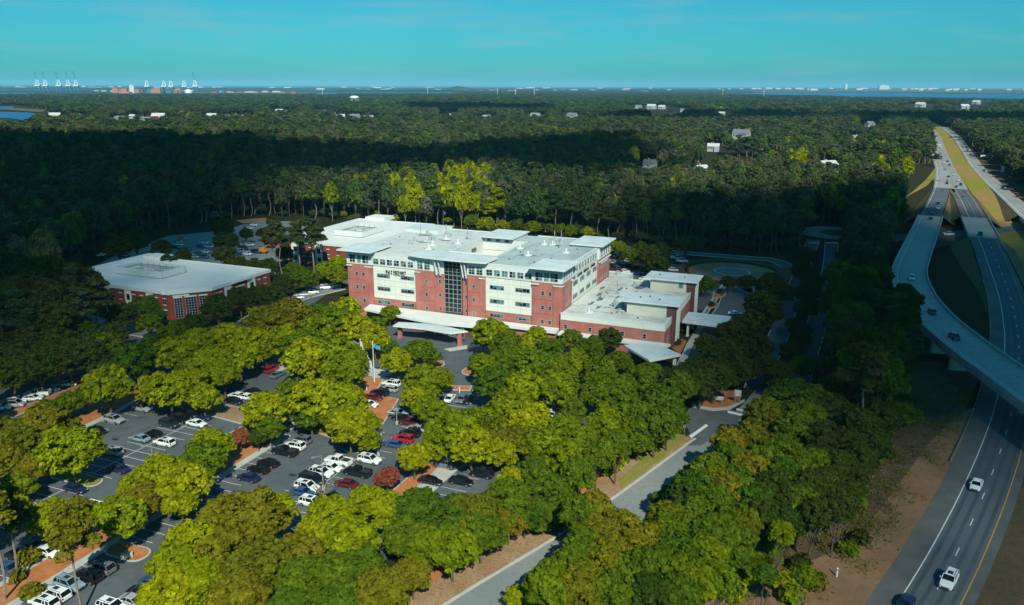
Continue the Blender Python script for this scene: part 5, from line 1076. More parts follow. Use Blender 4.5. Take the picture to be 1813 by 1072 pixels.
for i in range(120):
    while True:
        px = rnd.uniform(-10, 1820); s_ = rnd.random()
        if px < 560: yf = rnd.choice([rnd.uniform(7800, 9500), rnd.uniform(14000, 22000), rnd.uniform(16000, 30000)])
        elif px < 1300: yf = rnd.choice([rnd.uniform(9000, 14000), rnd.uniform(15000, 26000), rnd.uniform(11000, 13500)])
        else: yf = rnd.uniform(14500, 26000)
        if not (1290 < px and yf < 14000): break
    far.append((px, yf))
for i, (px, yf) in enumerate(sorted(far)):
    w_ = rnd.uniform(40, 130)*(yf/12000)**.8; h = rnd.uniform(9, 18)*(yf/12000)**.75+(12 if px > 1300 else 0)
    col = rnd.choice([(.60, .60, .52), (.66, .66, .62), (.55, .48, .36), (.48, .50, .48)])
    cbox('distant_building', px, yf, w_, h, w_*.5, col, 'pale distant building low on the horizon, one of a scattered many', 'building', 'distant buildings near the horizon')
cbox('distant_building', 1564, 21000, 250, 95, 80, (.66, .68, .62), 'largest white block on the horizon at far right', 'building', None); cbox('distant_building', 1497, 21000, 60, 120, 60, (.6, .66, .66), 'narrow white tower on the horizon left of the large block', 'tower', None)
q = MB(); p = at_depth(815, 11000); q.add([(-340, -200, 0), (340, -200, 0), (340, 200, 0), (-340, 200, 0), (-60, -20, 62), (-20, -20, 64), (-20, 20, 64), (-60, 20, 62)], [(0, 3, 2, 1), (4, 5, 6, 7), (0, 1, 5, 4), (1, 2, 6, 5), (2, 3, 7, 6), (3, 0, 4, 7)]); tag(q.build('spoil_heap', 'far_land', None, tuple(p)), 'dark blue mound rising above the far plain', 'mound')
for i, px in enumerate((570.5, 757, 881, 912.5, 946, 1280, 1353)):
    p = at_depth(px, 5000+300*i % 900); q = MB(); q.cyl(0, 0, 0, 56, 1.6, 6, 1.0)
    for k in range(3): q.box(-3, -.6, 44+4*k, 3, .6, 45.5+4*k)
    tag(q.build('radio_mast', 'white_trim', None, tuple(p)), 'thin pale mast above the distant woods, %s from the left' % ordn(i), 'mast', 'masts above the distant woods')
# water tank
p = G(628, 186); t_ = thing('water_tank', 'squat white water tank just above the distant trees', 'water tower', tuple(p))
q = MB(); kx = (p.y)/2200
for i in range(6):
    a0, a1 = R(-80+26.7*i), R(-80+26.7*(i+1)); q.cyl(0, 0, 19*kx+5*kx*math.sin(a0), 19*kx+5*kx*math.sin(a1), 13*kx*math.cos(a0), 18, 13*kx*math.cos(a1))
q.build('tank', 'white_roof', t_)
for i in range(6): q = MB(); a = R(60*i); q.tube((10*kx*math.cos(a), 10*kx*math.sin(a), 0), (10*kx*math.cos(a), 10*kx*math.sin(a), 18*kx), 1*kx, 1*kx, 6); q.build('leg', 'white_trim', t_)
HOUSES = [(97.7, 206, 1.8, 1), (144.6, 207, 1.5, 0), (213, 212, 1.7, 0), (234.7, 206, 1.0, 0), (257.5, 214.5, 1.8, 0), (281.7, 209.5, 2.2, 2), (375.5, 206.5, 1.7, 0), (402, 207, 1.2, 0), (435, 207, 1.3, 0), (494.6, 197.4, 1.6, 0), (511, 198.7, 1.2, 0), (572, 197, 1.3, 0), (603, 207, 1.5, 1), (627.8, 208.5, 1.8, 0), (653, 209.5, 1.6, 1), (794, 204.5, 1.2, 0), (861, 208.5, 1.5, 1), (695, 316, .8, 0), (765, 310, .9, 1), (1012.9, 206.5, 1.9, 0), (948, 206, 1.8, 1), (1077.6, 207, 1.2, 0), (1130, 189.8, 1.8, 0), (1153.7, 190, 2.3, 1), (1172, 190, 1.8, 0), (1167.7, 208.5, 1.3, 1), (1208, 195, 1.2, 0), (1278, 201, 1.3, 0), (1297, 208.5, 1.4, 1), (1312.3, 241, 2.3, 0), (1262.9, 262, 1.3, 1), (1151, 292, 1.1, 0), (1143.6, 306, 1.0, 0), (1241, 303, 1.1, 1), (1229.9, 330, .95, 0), (1250, 326, 1.2, 0), (1306, 333, 1.2, 1), (1539.5, 220, 1.3, 0), (1518, 246, 1.3, 1), (1464.6, 296, 1.5, 0), (1375, 339, 1.15, 0), (1558.5, 345, .8, 0), (1629.6, 187, 2.6, 0), (1707, 189.5, 2.2, 0), (1728.5, 182, 2.4, 0), (1190, 207, 1.3, 1), (716, 211, 1.2, 0), (1420, 202, 1.3, 1)]
for i, (px, py, sc, k) in enumerate(HOUSES):
    p = G(px, py+2, 3); nm = 'house' if sc < 2.2 else 'long_hall'; t_ = thing(nm, None, 'house' if sc < 2.2 else 'building', (p.x, p.y, 0), rnd.uniform(-.6, .6)+(R(-22) if sc > 2 else 0))
    sc *= .95 if py < 235 else .8; L_, W_ = 13*sc, 8.5*sc; hh = 6.5*max(1, sc*.75); rh = 3.4*sc*.8
    wm = 'house_wall' if k < 2 else 'red_brick'; rm = ('shingle', 'sign_grey', 'shingle')[k] if i % 3 else 'pale_roof'
    if sc > 2.0: rm = 'pale_roof'
    q = MB(); q.box(-L_/2, -W_/2, 0, L_/2, W_/2, hh); q.add([(-L_/2, -W_/2, hh), (-L_/2, W_/2, hh), (-L_/2, 0, hh+rh), (L_/2, -W_/2, hh), (L_/2, W_/2, hh), (L_/2, 0, hh+rh)], [(0, 2, 1), (3, 4, 5)]); q.box(L_*.1, -W_*.75, 0, L_*.42, -W_/2-.05, hh*.8); wl_ = q.build('wall', wm, t_)
    q = MB(); e = .5
    for s_ in (-1, 1): q.add([(-L_/2-e, s_*(W_/2+e), hh-.3), (L_/2+e, s_*(W_/2+e), hh-.3), (L_/2+e, 0, hh+rh+.1), (-L_/2-e, 0, hh+rh+.1), (-L_/2-e, s_*(W_/2+e), hh-.0), (L_/2+e, s_*(W_/2+e), hh-.0), (L_/2+e, 0, hh+rh+.4), (-L_/2-e, 0, hh+rh+.4)], [(0, 1, 2, 3), (4, 5, 6, 7), (0, 1, 5, 4), (1, 2, 6, 5), (3, 0, 4, 7)])
    q.add([(L_*.08, -W_*.80, hh*.78), (L_*.44, -W_*.80, hh*.78), (L_*.26, -W_*.80, hh*1.15), (L_*.08, 0, hh*.98), (L_*.44, 0, hh*.98), (L_*.26, 0, hh*1.25)], [(0, 1, 2), (0, 3, 5, 2), (1, 4, 5, 2)]); rf_ = q.build('roof', rm, t_)
    q = MB(); q.box(-L_*.2, -.6, hh, -L_*.2+1.2, .6, hh+rh+1.5); q.build('chimney', 'house_wall', rf_)
    for j in range(4):
        q = MB(); x = -L_*.42+j*L_*.14; q.box(x, -W_/2-.06, hh*.5, x+L_*.08, -W_/2-.01, hh*.78); q.build('window', 'glass_dark', t_)
    autolabel(t_, ('pale house with grey roof' if rm != 'pale_roof' else 'white-roofed house') if k < 2 else 'red brick house', 'house', px, py, 'houses among the distant trees')
# ================================================================== TREES
def quads_mesh(name, cen, nor, size, m, up=None):
    """many small leaf faces at cen facing nor"""
    rs = np.random.RandomState(len(cen)); n = len(cen)
    nor = nor/np.linalg.norm(nor, axis=1, keepdims=True); r = rs.normal(size=(n, 3)); a = np.cross(nor, r); a /= np.linalg.norm(a, axis=1, keepdims=True); b = np.cross(nor, a)
    s1 = size[:, None]*rs.uniform(.7, 1.3, (n, 1)); s2 = size[:, None]*rs.uniform(.45, .9, (n, 1)); bend = nor*size[:, None]*.25
    v = np.stack([cen-a*s1-b*s2*.55, cen+a*s1*.1-b*s2-bend*0+bend, cen+a*s1+b*s2*.45, cen-a*s1*.15+b*s2+bend], 1).reshape(-1, 3)
    me = bpy.data.meshes.new(name); me.vertices.add(4*n); me.vertices.foreach_set('co', v.ravel().astype(np.float32))
    me.loops.add(4*n); me.loops.foreach_set('vertex_index', np.arange(4*n, dtype=np.int32)); me.polygons.add(n)
    me.polygons.foreach_set('loop_start', np.arange(0, 4*n, 4, dtype=np.int32)); me.polygons.foreach_set('loop_total', np.full(n, 4, dtype=np.int32))
    me.materials.append(M[m]); me.update(calc_edges=True); return me
def lobes_to_leaves(lobes, nleaf, leaf, rs, zs=.62, under=-.45):
    lobes = np.array(lobes); w_ = lobes[:, 3]**2; idx_ = rs.choice(len(lobes), nleaf, p=w_/w_.sum())
    d = rs.normal(size=(nleaf, 3)); d /= np.linalg.norm(d, axis=1, keepdims=True); bad = d[:, 2] < under; d[bad, 2] *= -1
    rad = lobes[idx_, 3]*rs.uniform(.72, 1.08, nleaf)*(1+.22*np.sin(d[:, 0]*9+idx_)*np.cos(d[:, 1]*8+idx_*2))
    c = lobes[idx_, :3]+d*rad[:, None]*np.array([1, 1, zs]); nor = d*np.array([1, 1, 1/zs])+rs.normal(size=(nleaf, 3))*.55+np.array([0, 0, .35])
    return c, nor, leaf*rs.uniform(.6, 1.35, nleaf)
def crown_oak(name, seed, nleaf, leaf, m, R0=5.0, H0=9.5, spread=1.0):
    rs = np.random.RandomState(seed); lobes = []
    zc = H0*.60; hz = H0*.36
    nl = 84; wob = [rs.uniform(.78, 1.08) for _ in range(9)]
    for i in range(nl):
        ph = math.pi*(3-5**.5)*i+rs.uniform(-.5, .5); t_ = 1-1.5*(i+.5)/nl; rr = math.sqrt(max(0, 1-t_*t_)); k = rs.uniform(.55, .86)*wob[int((ph % 6.283)/6.284*9)]
        lobes.append((R0*rr*k*math.cos(ph)*spread, R0*rr*k*math.sin(ph)*spread, zc+hz*t_*rs.uniform(.62, .98), R0*rs.uniform(.10, .215)))
    for i in range(7): lobes.append((rs.uniform(-1.5, 1.5), rs.uniform(-1.5, 1.5), zc+rs.uniform(-.4, .4)*hz, R0*.34))
    return quads_mesh(name, *lobes_to_leaves(lobes, nleaf, leaf, rs), m)
def crown_pine(name, seed, nleaf, leaf, m, H0=20.0, dense=False):
    rs = np.random.RandomState(seed); lobes = []
    for i in range(26 if dense else 19):
        z = H0*rs.uniform(.56, .97); fr = (z/H0-.56)/.41; r = 3.9*(1-fr*.62)*rs.uniform(.25, 1.0); a = rs.uniform(0, 6.28)
        lobes.append((r*math.cos(a), r*math.sin(a), z, rs.uniform(.9, 1.7)*(1.1-fr*.35)))
    for i in range(5): lobes.append((rs.uniform(-.7, .7), rs.uniform(-.7, .7), H0*(.66+.06*i), 1.2))
    return quads_mesh(name, *lobes_to_leaves(lobes, nleaf, leaf, rs, .55, -.6), m)
def limb(mb, p, q, r0, r1, rs, seg=3):
    p, q = Vector(p), Vector(q); prev = p
    for i in range(seg):
        t_ = (i+1)/seg; c = p.lerp(q, t_)+Vector((rs.uniform(-1, 1), rs.uniform(-1, 1), 0))*.04*(q-p).length*(1 if i < seg-1 else 0)
        mb.tube(prev, c, r0+(r1-r0)*i/seg, r0+(r1-r0)*t_, 6); prev = c
def trunk_oak(seed, m='bark'):
    rs = np.random.RandomState(seed); b = MB(); limb(b, (0, 0, -.1), (.1, .1, 3.0), .26, .2, rs)
    for i in range(7):
        a = i*.9+rs.uniform(-.2, .2); r = rs.uniform(2, 3.6); z = rs.uniform(4.6, 7.6); limb(b, (.1, .1, rs.uniform(1.8, 3.0)), (r*math.cos(a), r*math.sin(a), z), .13, .04, rs)
    limb(b, (.1, .1, 3), (0, 0, 8.2), .18, .04, rs); o = b.build('trunk', m); me = o.data; bpy.data.objects.remove(o); return me
def trunk_pine(seed, H0=20.0, m='bark_pale'):
    rs = np.random.RandomState(seed); b = MB(); limb(b, (0, 0, -.1), (.2, .1, H0*.95), .27, .07, rs, 6)
    for i in range(12):
        a = i*2.4; z = H0*rs.uniform(.45, .9); r = rs.uniform(1.2, 3.2); limb(b, (.1, .05, z), (r*math.cos(a), r*math.sin(a), z+rs.uniform(.1, .9)), .06, .02, rs, 2)
    o = b.build('trunk', m); me = o.data; bpy.data.objects.remove(o); return me
OAK = {}; PINE = {}
def variants(key, m, n, nleaf, leaf, fn, base):
    first = [fn('crown', base+i, nleaf, leaf, m) for i in range(n)]; return first
NV = 4
oak_geo = [crown_oak('crown', 10+i, 9500, .27, 'leaf_bright', spread=1.0) for i in range(NV)]
def recol(mesh, m): c = mesh.copy(); c.materials.clear(); c.materials.append(M[m]); return c
KM = dict(b='leaf_bright', g='leaf_green', o='leaf_olive', d='leaf_dark', r='leaf_red', m='leaf_mid')
for k, m in KM.items(): OAK[k] = [g_ if k == 'b' else recol(g_, m) for g_ in oak_geo]
pine_geo = [crown_pine('crown', 40+i, 5500, .29, 'leaf_pine', dense=True) for i in range(3)]
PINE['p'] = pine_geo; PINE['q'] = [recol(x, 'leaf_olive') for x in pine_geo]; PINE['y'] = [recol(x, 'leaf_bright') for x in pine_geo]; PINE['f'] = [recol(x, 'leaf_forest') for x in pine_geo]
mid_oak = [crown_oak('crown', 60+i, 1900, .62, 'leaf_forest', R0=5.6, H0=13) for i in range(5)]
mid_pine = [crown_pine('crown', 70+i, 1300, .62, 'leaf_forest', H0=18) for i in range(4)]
mid_bright = [crown_oak('crown', 66+i, 1900, .62, 'leaf_bright', R0=5.0, H0=12) for i in range(1)]
t_oak = [trunk_oak(3), trunk_oak(4)]; t_pine = [trunk_pine(5), trunk_pine(6)]
t_oakpale = [trunk_oak(3, 'bark_pale')]
rt = random.Random(77)
def new_obj(name, me, parent): o = bpy.data.objects.new(name, me); C.objects.link(o); o.parent = parent; return o
KIND = dict(b='bright yellow-green tree', g='mid-green tree', o='olive-green tree', d='dark evergreen tree', m='lime-green tree', r='red-leaved tree', p='dark pine with bare trunk', q='olive pine with bare trunk', y='yellow-green pine')
def tree(x, y, h, r, kind, z=0):
    root = bpy.data.objects.new('pine_tree' if kind in 'pqyf' else 'evergreen_oak' if kind == 'd' else 'red_leaved_tree' if kind == 'r' else 'broadleaf_tree', None); C.objects.link(root); root.location = (x, y, z); root.rotation_euler = (0, 0, rt.uniform(0, 6.28))
    if kind in 'pqyf':
        root.scale = (r/3.9, r/3.9, h/20); i = rt.randrange(3); new_obj('crown', PINE[kind][i], root); new_obj('trunk', t_pine[i % 2], root)
    else:
        s_ = r/5.0; sz = min(h/9.5, s_*1.18); root.scale = (s_, s_, sz); i = rt.randrange(NV); c_ = new_obj('crown', OAK[kind][i], root); t_ = new_obj('trunk', t_oak[i % 2], root)
        ex = h/sz-9.5
        if ex > .05: c_.location.z = ex; t_.scale.z = (9.5+ex)/9.5
    return root
def tree_px(px, py, rpx, kind, hr=None, grp=None):
    """px,py: centre of the visible crown; rpx its half-width"""
    D = 250.0; h = 10
    for _ in range(8):
        r = rpx*D/F*1.03
        h = hr if hr else min(17, max(5.5, 2.0*r)); hc = h*(.60 if kind not in 'pqyf' else .78); p = G(px, py, hc); D = PX(p.x, p.y, hc)[2]
    t_ = tree(p.x, p.y, h, r, kind); autolabel(t_, KIND[kind], 'tree', px, py, grp or 'campus trees'); return t_
VIS = [[(130, 770), (185, 740), (240, 715), (262, 712), (290, 738), (345, 735), (415, 722), (400, 745), (352, 762), (330, 785), (300, 795), (250, 785), (225, 812), (205, 800), (195, 775)],
 [(412, 838), (465, 805), (505, 775), (535, 762), (580, 775), (590, 790), (640, 798), (675, 810), (650, 848), (600, 852), (572, 872), (560, 900), (535, 890), (500, 868), (450, 862)],
 [(648, 692), (690, 672), (715, 680), (705, 705), (700, 738), (690, 745), (660, 740), (650, 715)], [(788, 692), (842, 690), (850, 712), (800, 722), (782, 718)], [(762, 862), (800, 822), (870, 830), (888, 850), (850, 866), (800, 862)],
 [(690, 755), (745, 742), (748, 765), (725, 790), (700, 790)], [(25, 1072), (0, 1040), (0, 1010), (90, 985), (150, 950), (205, 975), (250, 945), (320, 895), (300, 925), (262, 960), (240, 1000), (268, 1030), (240, 1050), (230, 1072)],
 [(458, 680), (466, 645), (500, 640), (500, 665), (480, 695), (452, 692)], [(380, 745), (395, 718), (425, 706), (425, 725)], [(690, 572), (830, 590), (840, 610), (828, 650), (790, 655), (765, 602), (700, 597)], [(832, 666), (862, 682), (865, 718), (850, 718), (822, 690)],
 [(1112, 607), (1160, 602), (1205, 627), (1170, 638)], [(0, 735), (0, 712), (60, 690), (150, 672), (150, 682), (100, 700), (60, 715), (30, 735)], [(1374, 605), (1388, 565), (1398, 535), (1406, 535), (1390, 605)], [(1430, 405), (1485, 408), (1480, 438), (1436, 440)],
 [(1430, 630), (1443, 585), (1454, 585), (1442, 632)], [(308, 420), (328, 420), (328, 438), (308, 440)], [(345, 424), (378, 426), (374, 460), (338, 460)], [(415, 425), (495, 428), (480, 455), (430, 455)], [(433, 392), (470, 392), (465, 407), (432, 406)], [(1280, 560), (1290, 530), (1300, 510), (1330, 522), (1300, 550), (1290, 575)], [(1200, 472), (1290, 462), (1370, 468), (1365, 482), (1300, 488), (1270, 490), (1220, 488)], [(40, 868), (100, 852), (195, 842), (215, 850), (200, 878), (150, 885), (60, 878)],
 [(860, 1072), (1008, 968), (985, 922), (920, 952), (790, 1035), (755, 1072)], [(1075, 852), (1105, 878), (1102, 905), (1135, 915), (1195, 865), (1228, 800), (1325, 738), (1300, 720), (1222, 718), (1215, 768), (1150, 805)],
 [(1440, 1072), (1470, 1015), (1550, 945), (1600, 960), (1560, 1072)], [(1290, 1010), (1345, 960), (1360, 990), (1320, 1020)], [(1265, 700), (1318, 690), (1330, 715), (1290, 722)], [(600, 600), (628, 604), (625, 622), (600, 620)], [(655, 602), (668, 602), (668, 680), (655, 680)], [(408, 758), (440, 758), (440, 802), (412, 802)], [(665, 832), (708, 832), (708, 862), (668, 862)]]
def vis_ok(px, py, rp):
    n = hit = 0
    for i in range(16):
        for k in (.45, .92):
            a = 6.2832*i/16; n += 1; x, y = px+rp*k*math.cos(a), py+rp*k*.85*math.sin(a)
            if any(inpoly(x, y, q) for q in VIS): hit += 1
    return hit/n
dropped = 0
TREES = """190 697 50 b;300 692 46 b;335 680 40 b;262 698 36 b;360 705 34 b;75 745 52 o;28 792 50 o;140 815 60 b;20 905 42 b;100 912 60 b;148 902 40 o;212 918 52 b;245 862 46 b;290 838 44 b;322 860 52 b;352 812 46 m;385 790 48 b;270 895 44 o;350 968 62 b;300 1002 58 b;292 1050 60 b;255 1062 40 m;392 915 48 o;440 925 74 o;490 905 48 b;395 985 62 o;455 1005 66 o;350 1035 58 b;420 1060 60 o;520 985 54 o;590 905 56 b;655 885 44 b;690 905 46 b;620 955 54 b;560 950 42 b;535 1035 58 g;590 1020 56 g;640 1012 54 g;520 1070 50 g;600 1070 52 g;680 1050 56 o;730 1020 40 o;740 905 54 g;715 955 46 g;790 920 56 g;760 965 46 m;835 905 56 o;850 955 50 g;800 985 52 m;905 890 54 g;940 925 44 g;900 930 40 o;985 870 42 g;460 728 46 b;440 755 32 g;478 760 30 g;450 782 24 d;425 775 22 r;530 650 52 b;580 632 52 m;620 660 46 m;515 700 40 g;560 705 52 b;605 712 48 b;550 742 34 g;600 745 32 m;498 790 0 b;618 765 46 b;660 752 42 b;690 742 34 b;645 790 34 m;720 826 50 b;700 850 30 b;685 846 25 r;765 690 44 m;730 705 32 b;790 672 34 m;765 725 36 m;704 642 32 b;742 618 34 g;770 632 30 g;800 765 54 m;770 792 34 b;845 745 44 m;835 790 46 b;870 772 44 o;880 812 36 b;900 850 34 b;870 690 42 g;905 640 40 g;855 652 32 m;890 725 46 m;930 690 46 b;950 650 42 m;985 690 46 m;1000 655 36 m;935 745 46 b;960 790 50 m;1000 760 36 m;915 785 40 o;1005 815 42 m;950 835 40 g;1015 730 30 g;870 590 36 b;848 610 28 b;895 612 34 g;840 640 28 g;950 596 24 b;925 612 26 b;975 618 28 g;1012 604 27 g;1045 625 34 g;1078 602 28 d;1020 650 34 m;1060 662 40 g;1095 640 26 g;1085 700 50 g;1130 680 44 g;1170 715 46 g;1120 745 54 g;1075 755 46 m;1160 765 44 g;1190 745 36 g;1090 800 34 g;1055 815 40 g;1130 790 30 g;1030 795 36 m;1020 850 40 g;1060 700 40 g;1205 690 34 g;1180 650 0 d;1240 690 38 d;1275 680 40 d;1200 670 30 d;1290 700 26 g;1150 660 26 g;470 572 42 o;515 558 42 o;560 590 42 m;600 572 40 m;640 590 36 b;612 552 34 b;655 610 34 b;540 615 42 m;500 605 40 b;455 608 38 b;585 615 36 m;400 600 40 b;425 635 38 b;350 612 40 b;310 628 42 b;370 645 40 b;270 620 36 g;240 640 44 g;190 620 40 g;395 665 34 b;330 645 30 m;200 655 30 g;150 640 44 d;100 650 44 d;640 640 34 m;665 585 26 g;690 560 20 m;600 645 38 m;560 555 26 g;480 525 26 d;385 545 32 d;425 530 28 d;345 575 26 d;265 575 26 g;275 560 22 g;310 590 28 g;455 525 26 d;500 505 24 d;540 495 24 g;520 480 22 g;575 480 22 b;600 470 22 b;598 490 20 m;255 545 28 g;215 560 30 d;640 625 30 m;680 625 28 g;715 590 18 m;480 630 36 b;1290 496 24 d;1318 500 20 d;1250 500 22 g;1230 515 18 d;1365 500 30 d;1345 540 34 d;1385 520 26 d;1330 575 34 d;1375 565 28 d;1300 590 30 d;1290 625 36 d;1335 615 36 d;1260 640 34 d;1250 610 24 d;1225 655 28 d;1310 655 36 d;1355 650 30 d;1430 455 22 d;1420 480 24 d;1440 500 24 d;1425 545 26 d;1410 585 28 d;1425 520 22 d;1405 615 28 d;1380 665 34 d;1420 650 28 g;1215 435 24 d;1150 455 26 d;1165 470 24 d;1120 455 18 g;1098 440 16 b;1085 438 16 b;1135 440 16 g;1170 445 22 d;1062 425 14 g;1040 412 14 b;945 403 16 b;890 402 16 b;860 398 18 b;990 408 16 m;1010 410 16 m;915 400 16 g;835 392 16 m;290 440 22 d;330 455 26 d;305 470 26 d;340 470 20 d;400 435 28 d;390 460 28 d;420 470 22 d;405 480 20 d;440 415 22 d;395 405 24 d;465 410 18 d;475 470 22 d;500 450 20 d;450 475 22 d;270 460 22 d;240 430 26 d;210 440 28 d;1205 895 50 g;1158 885 38 d;1180 935 44 o;1245 850 46 g;1290 830 44 m;1280 880 50 o;1330 790 44 o;1345 745 34 o;1330 845 50 o;1370 880 48 g;1335 905 50 g;1230 935 50 m;1280 955 50 m;1330 960 44 o;1390 820 50 g;1410 770 46 g;1375 935 40 g;1415 905 44 g;1435 840 46 g;1460 790 44 d;1440 720 46 g;1400 700 40 g;1455 880 40 d;1480 840 40 d;1480 735 46 d;1010 935 50 m;1060 915 46 o;1105 950 48 o;1150 975 48 o;1020 990 50 o;1075 1000 50 o;1130 1025 52 m;1190 990 50 m;1250 1000 46 b;1200 1040 48 b;975 1035 50 b;920 1050 42 b;950 1005 36 b;1030 1050 52 o;1090 1060 50 m;1150 1070 46 g;1240 1050 36 b;1480 920 30 d;1440 930 30 g;1540 720 44 d;1565 680 40 d;1580 640 44 d;1540 800 40 d;1520 830 38 d;1605 605 36 d;1560 755 36 d;1490 895 30 d;1520 690 44 d;1500 650 44 d;1550 650 44 d;20 672 44 d;70 652 44 d;120 636 44 d;170 618 40 d;40 632 42 d;0 640 40 d;100 606 40 d;160 596 34 d;60 604 44 d;205 592 28 d;20 600 40 d;85 722 34 g;120 708 32 g;150 698 28 g;15 762 44 o;62 762 46 o;112 762 34 o;0 820 44 o;60 835 34 o;40 870 34 m;330 900 36 b;1500 800 40 d;1520 760 40 d;1505 870 34 d;1380 975 26 b;1420 1055 22 b;1350 1050 22 m"""
TREES += ';1260 905 46 g;1300 940 46 g;1220 880 44 m;1365 820 46 g;1385 860 44 g;1420 840 44 g;1300 870 46 g;1250 960 46 m;1350 930 44 g;1395 900 40 g;1430 880 40 g;1180 960 46 m;1120 990 46 o;1220 1015 46 m;1160 1020 46 m;1060 970 46 o;1000 1020 46 m;1290 790 40 o;1430 740 44 g;1450 830 44 g;1470 870 40 d;1275 985 40 g;1200 1070 44 m;1270 1050 36 b;150 503 34 d;186 514 20 d;120 500 34 d;168 520 26 d;1402 575 20 d;1418 600 22 d;1432 540 20 d;1440 520 20 d;1450 600 18 d'
for e in TREES.replace('\n', '').split(';'):
    if not e.strip(): continue
    px, py, r_, k = e.split(); r_ = float(r_)
    if r_ <= 0: continue
    px, py = float(px), float(py)
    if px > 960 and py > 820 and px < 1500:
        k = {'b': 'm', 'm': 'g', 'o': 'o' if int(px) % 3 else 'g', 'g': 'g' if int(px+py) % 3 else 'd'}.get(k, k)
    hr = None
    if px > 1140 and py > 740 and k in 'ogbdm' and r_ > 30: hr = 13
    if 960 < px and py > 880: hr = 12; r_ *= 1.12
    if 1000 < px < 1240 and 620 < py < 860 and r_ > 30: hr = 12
    best = None
    for sc_ in (1.0, .92, .84, .76, .68):
        for dx, dy in ((0, 0), (0, -.2), (-.2, 0), (.2, 0), (0, .2), (-.25, -.25), (.25, -.25)):
            v_ = vis_ok(px+dx*r_, py+dy*r_, r_*sc_)
            if best is None or v_ < best[0]-.03: best = (v_, sc_, dx, dy)
        if best[0] < .05: break
    if k == 'r': best = (0, 1.0, 0, 0)
    if best[0] > .22: dropped += 1; continue
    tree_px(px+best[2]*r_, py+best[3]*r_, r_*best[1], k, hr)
print('dropped', dropped)
# individual tall pines
def pine_at(bx, by, top, r, kind, label, lean=(0, 0)):
    p, h = pole_height(bx, by, top); h = min(h, 27); t_ = tree(p.x, p.y, h, r, kind); t_.rotation_euler = (lean[0], lean[1], t_.rotation_euler.z); tag(t_, label, 'pine tree', 'single tall pines'); return t_
pine_at(8, 1064, 800, 3.4, 'q', 'leftmost tall thin pine at the bottom left corner'); pine_at(30, 1016, 862, 3.0, 'd' if 0 else 'p', 'dark thin pine just right of the corner pine', (0, R(-3))); pine_at(147, 1085, 880, 3.2, 'q', 'tall thin pine in front of the lower left parked cars')
pine_at(165, 590, 470, 5.2, 'p', 'large dark pine before the left end of the left office'); pine_at(135, 585, 478, 4.2, 'p', 'dark pine left of the large one by the left office'); pine_at(556, 487, 383, 6.2, 'p', 'wide dark pine between the two rear buildings'); pine_at(487, 488, 385, 4.8, 'p', 'thin-trunked pine right of the left office'); pine_at(500, 486, 392, 4.0, 'p', 'thin pine second right of the left office'); pine_at(530, 480, 388, 5.0, 'p', 'dark pine left of the wide one between rear buildings')
# palms
def palm(bx, by, top, label):
    p, h = pole_height(bx, by, top); t_ = thing('palm_tree', label, 'palm tree', tuple(p), rt.uniform(0, 6), 'palm trees'); b = MB(); b.tube((0, 0, 0), (.1, 0, h-.8), .24, .18, 8); b.build('trunk', 'bark_pale', t_)
    b = MB(); rs = np.random.RandomState(int(bx))
    for i in range(26):
        a = i*2.4; el = rs.uniform(-.6, 1.1); L_ = 2.2; pv = Vector((.1, 0, h-.8)); d = Vector((math.cos(a)*math.cos(el), math.sin(a)*math.cos(el), math.sin(el))); s_ = Vector((-math.sin(a), math.cos(a), 0))
        for j in range(4):
            nx = pv+d*L_/4; w0 = .34*(1-j*.15); w1 = .34*(1-(j+1)*.22); b.add([pv-s_*w0, nx-s_*w1, nx+s_*w1, pv+s_*w0], [(0, 1, 2, 3)]); pv = nx; d = (d-Vector((0, 0, .38))).normalized()
    b.build('crown', 'leaf_bright', t_)
palm(446, 577, 547, 'palm with grey trunk on the kerbed island by the left office'); palm(553.5, 574, 556, 'left palm of the pair among yellow trees'); palm(574, 572, 553, 'right palm of the pair among yellow trees'); palm(531, 575, 560, 'small palm just left of the palm pair')
# bare tree and shrubs
def bare(bx, by, h, label):
    p = G(bx, by); t_ = thing('bare_tree', label, 'bare tree', tuple(p), 0, 'leafless trees'); rs = np.random.RandomState(int(bx)); b = MB(); limb(b, (0, 0, 0), (0, 0, h*.5), .2, .14, rs); b.build('trunk', 'bark_pale', t_)
    b = MB()
    for i in range(16):
        a = i*2.4; r = rs.uniform(.2, .42)*h; e1 = (r*math.cos(a), r*math.sin(a), h*rs.uniform(.6, 1)); st = (0, 0, h*rs.uniform(.2, .5)); limb(b, st, e1, .09, .03, rs)
        for k in range(3): m_ = Vector(st).lerp(Vector(e1), .5+.15*k); b.tube(m_, m_+Vector((rs.uniform(-1, 1), rs.uniform(-1, 1), rs.uniform(.3, 1)))*h*.13, .03, .012, 4)
    b.build('branches', 'bark_pale', t_)
bare(670.5, 802, 6, 'leafless grey tree behind the large white SUV'); bare(507, 762, 6.5, 'pale bare tree at the end of the walkway'); bare(575, 905, 7, 'thin bare tree in front of the white SUVs'); bare(157, 935, 5, 'sparse bare tree in the lower left mulch strip')
sh_i = 0
def shrub(px, py, rm, m, label):
    p = G(px, py); rs = np.random.RandomState(int(px*7+py)); lobes = [(rs.uniform(-.3, .3)*rm, rs.uniform(-.3, .3)*rm, rm*rs.uniform(.4, .7), rm*rs.uniform(.5, .75)) for _ in range(5)]
    me = quads_mesh('shrub', *lobes_to_leaves(lobes, 420, .16*rm, rs, .85), m); o = bpy.data.objects.new('shrub', me); C.objects.link(o); o.location = (p.x, p.y, .15); tag(o, label, 'shrub', 'shrubs')
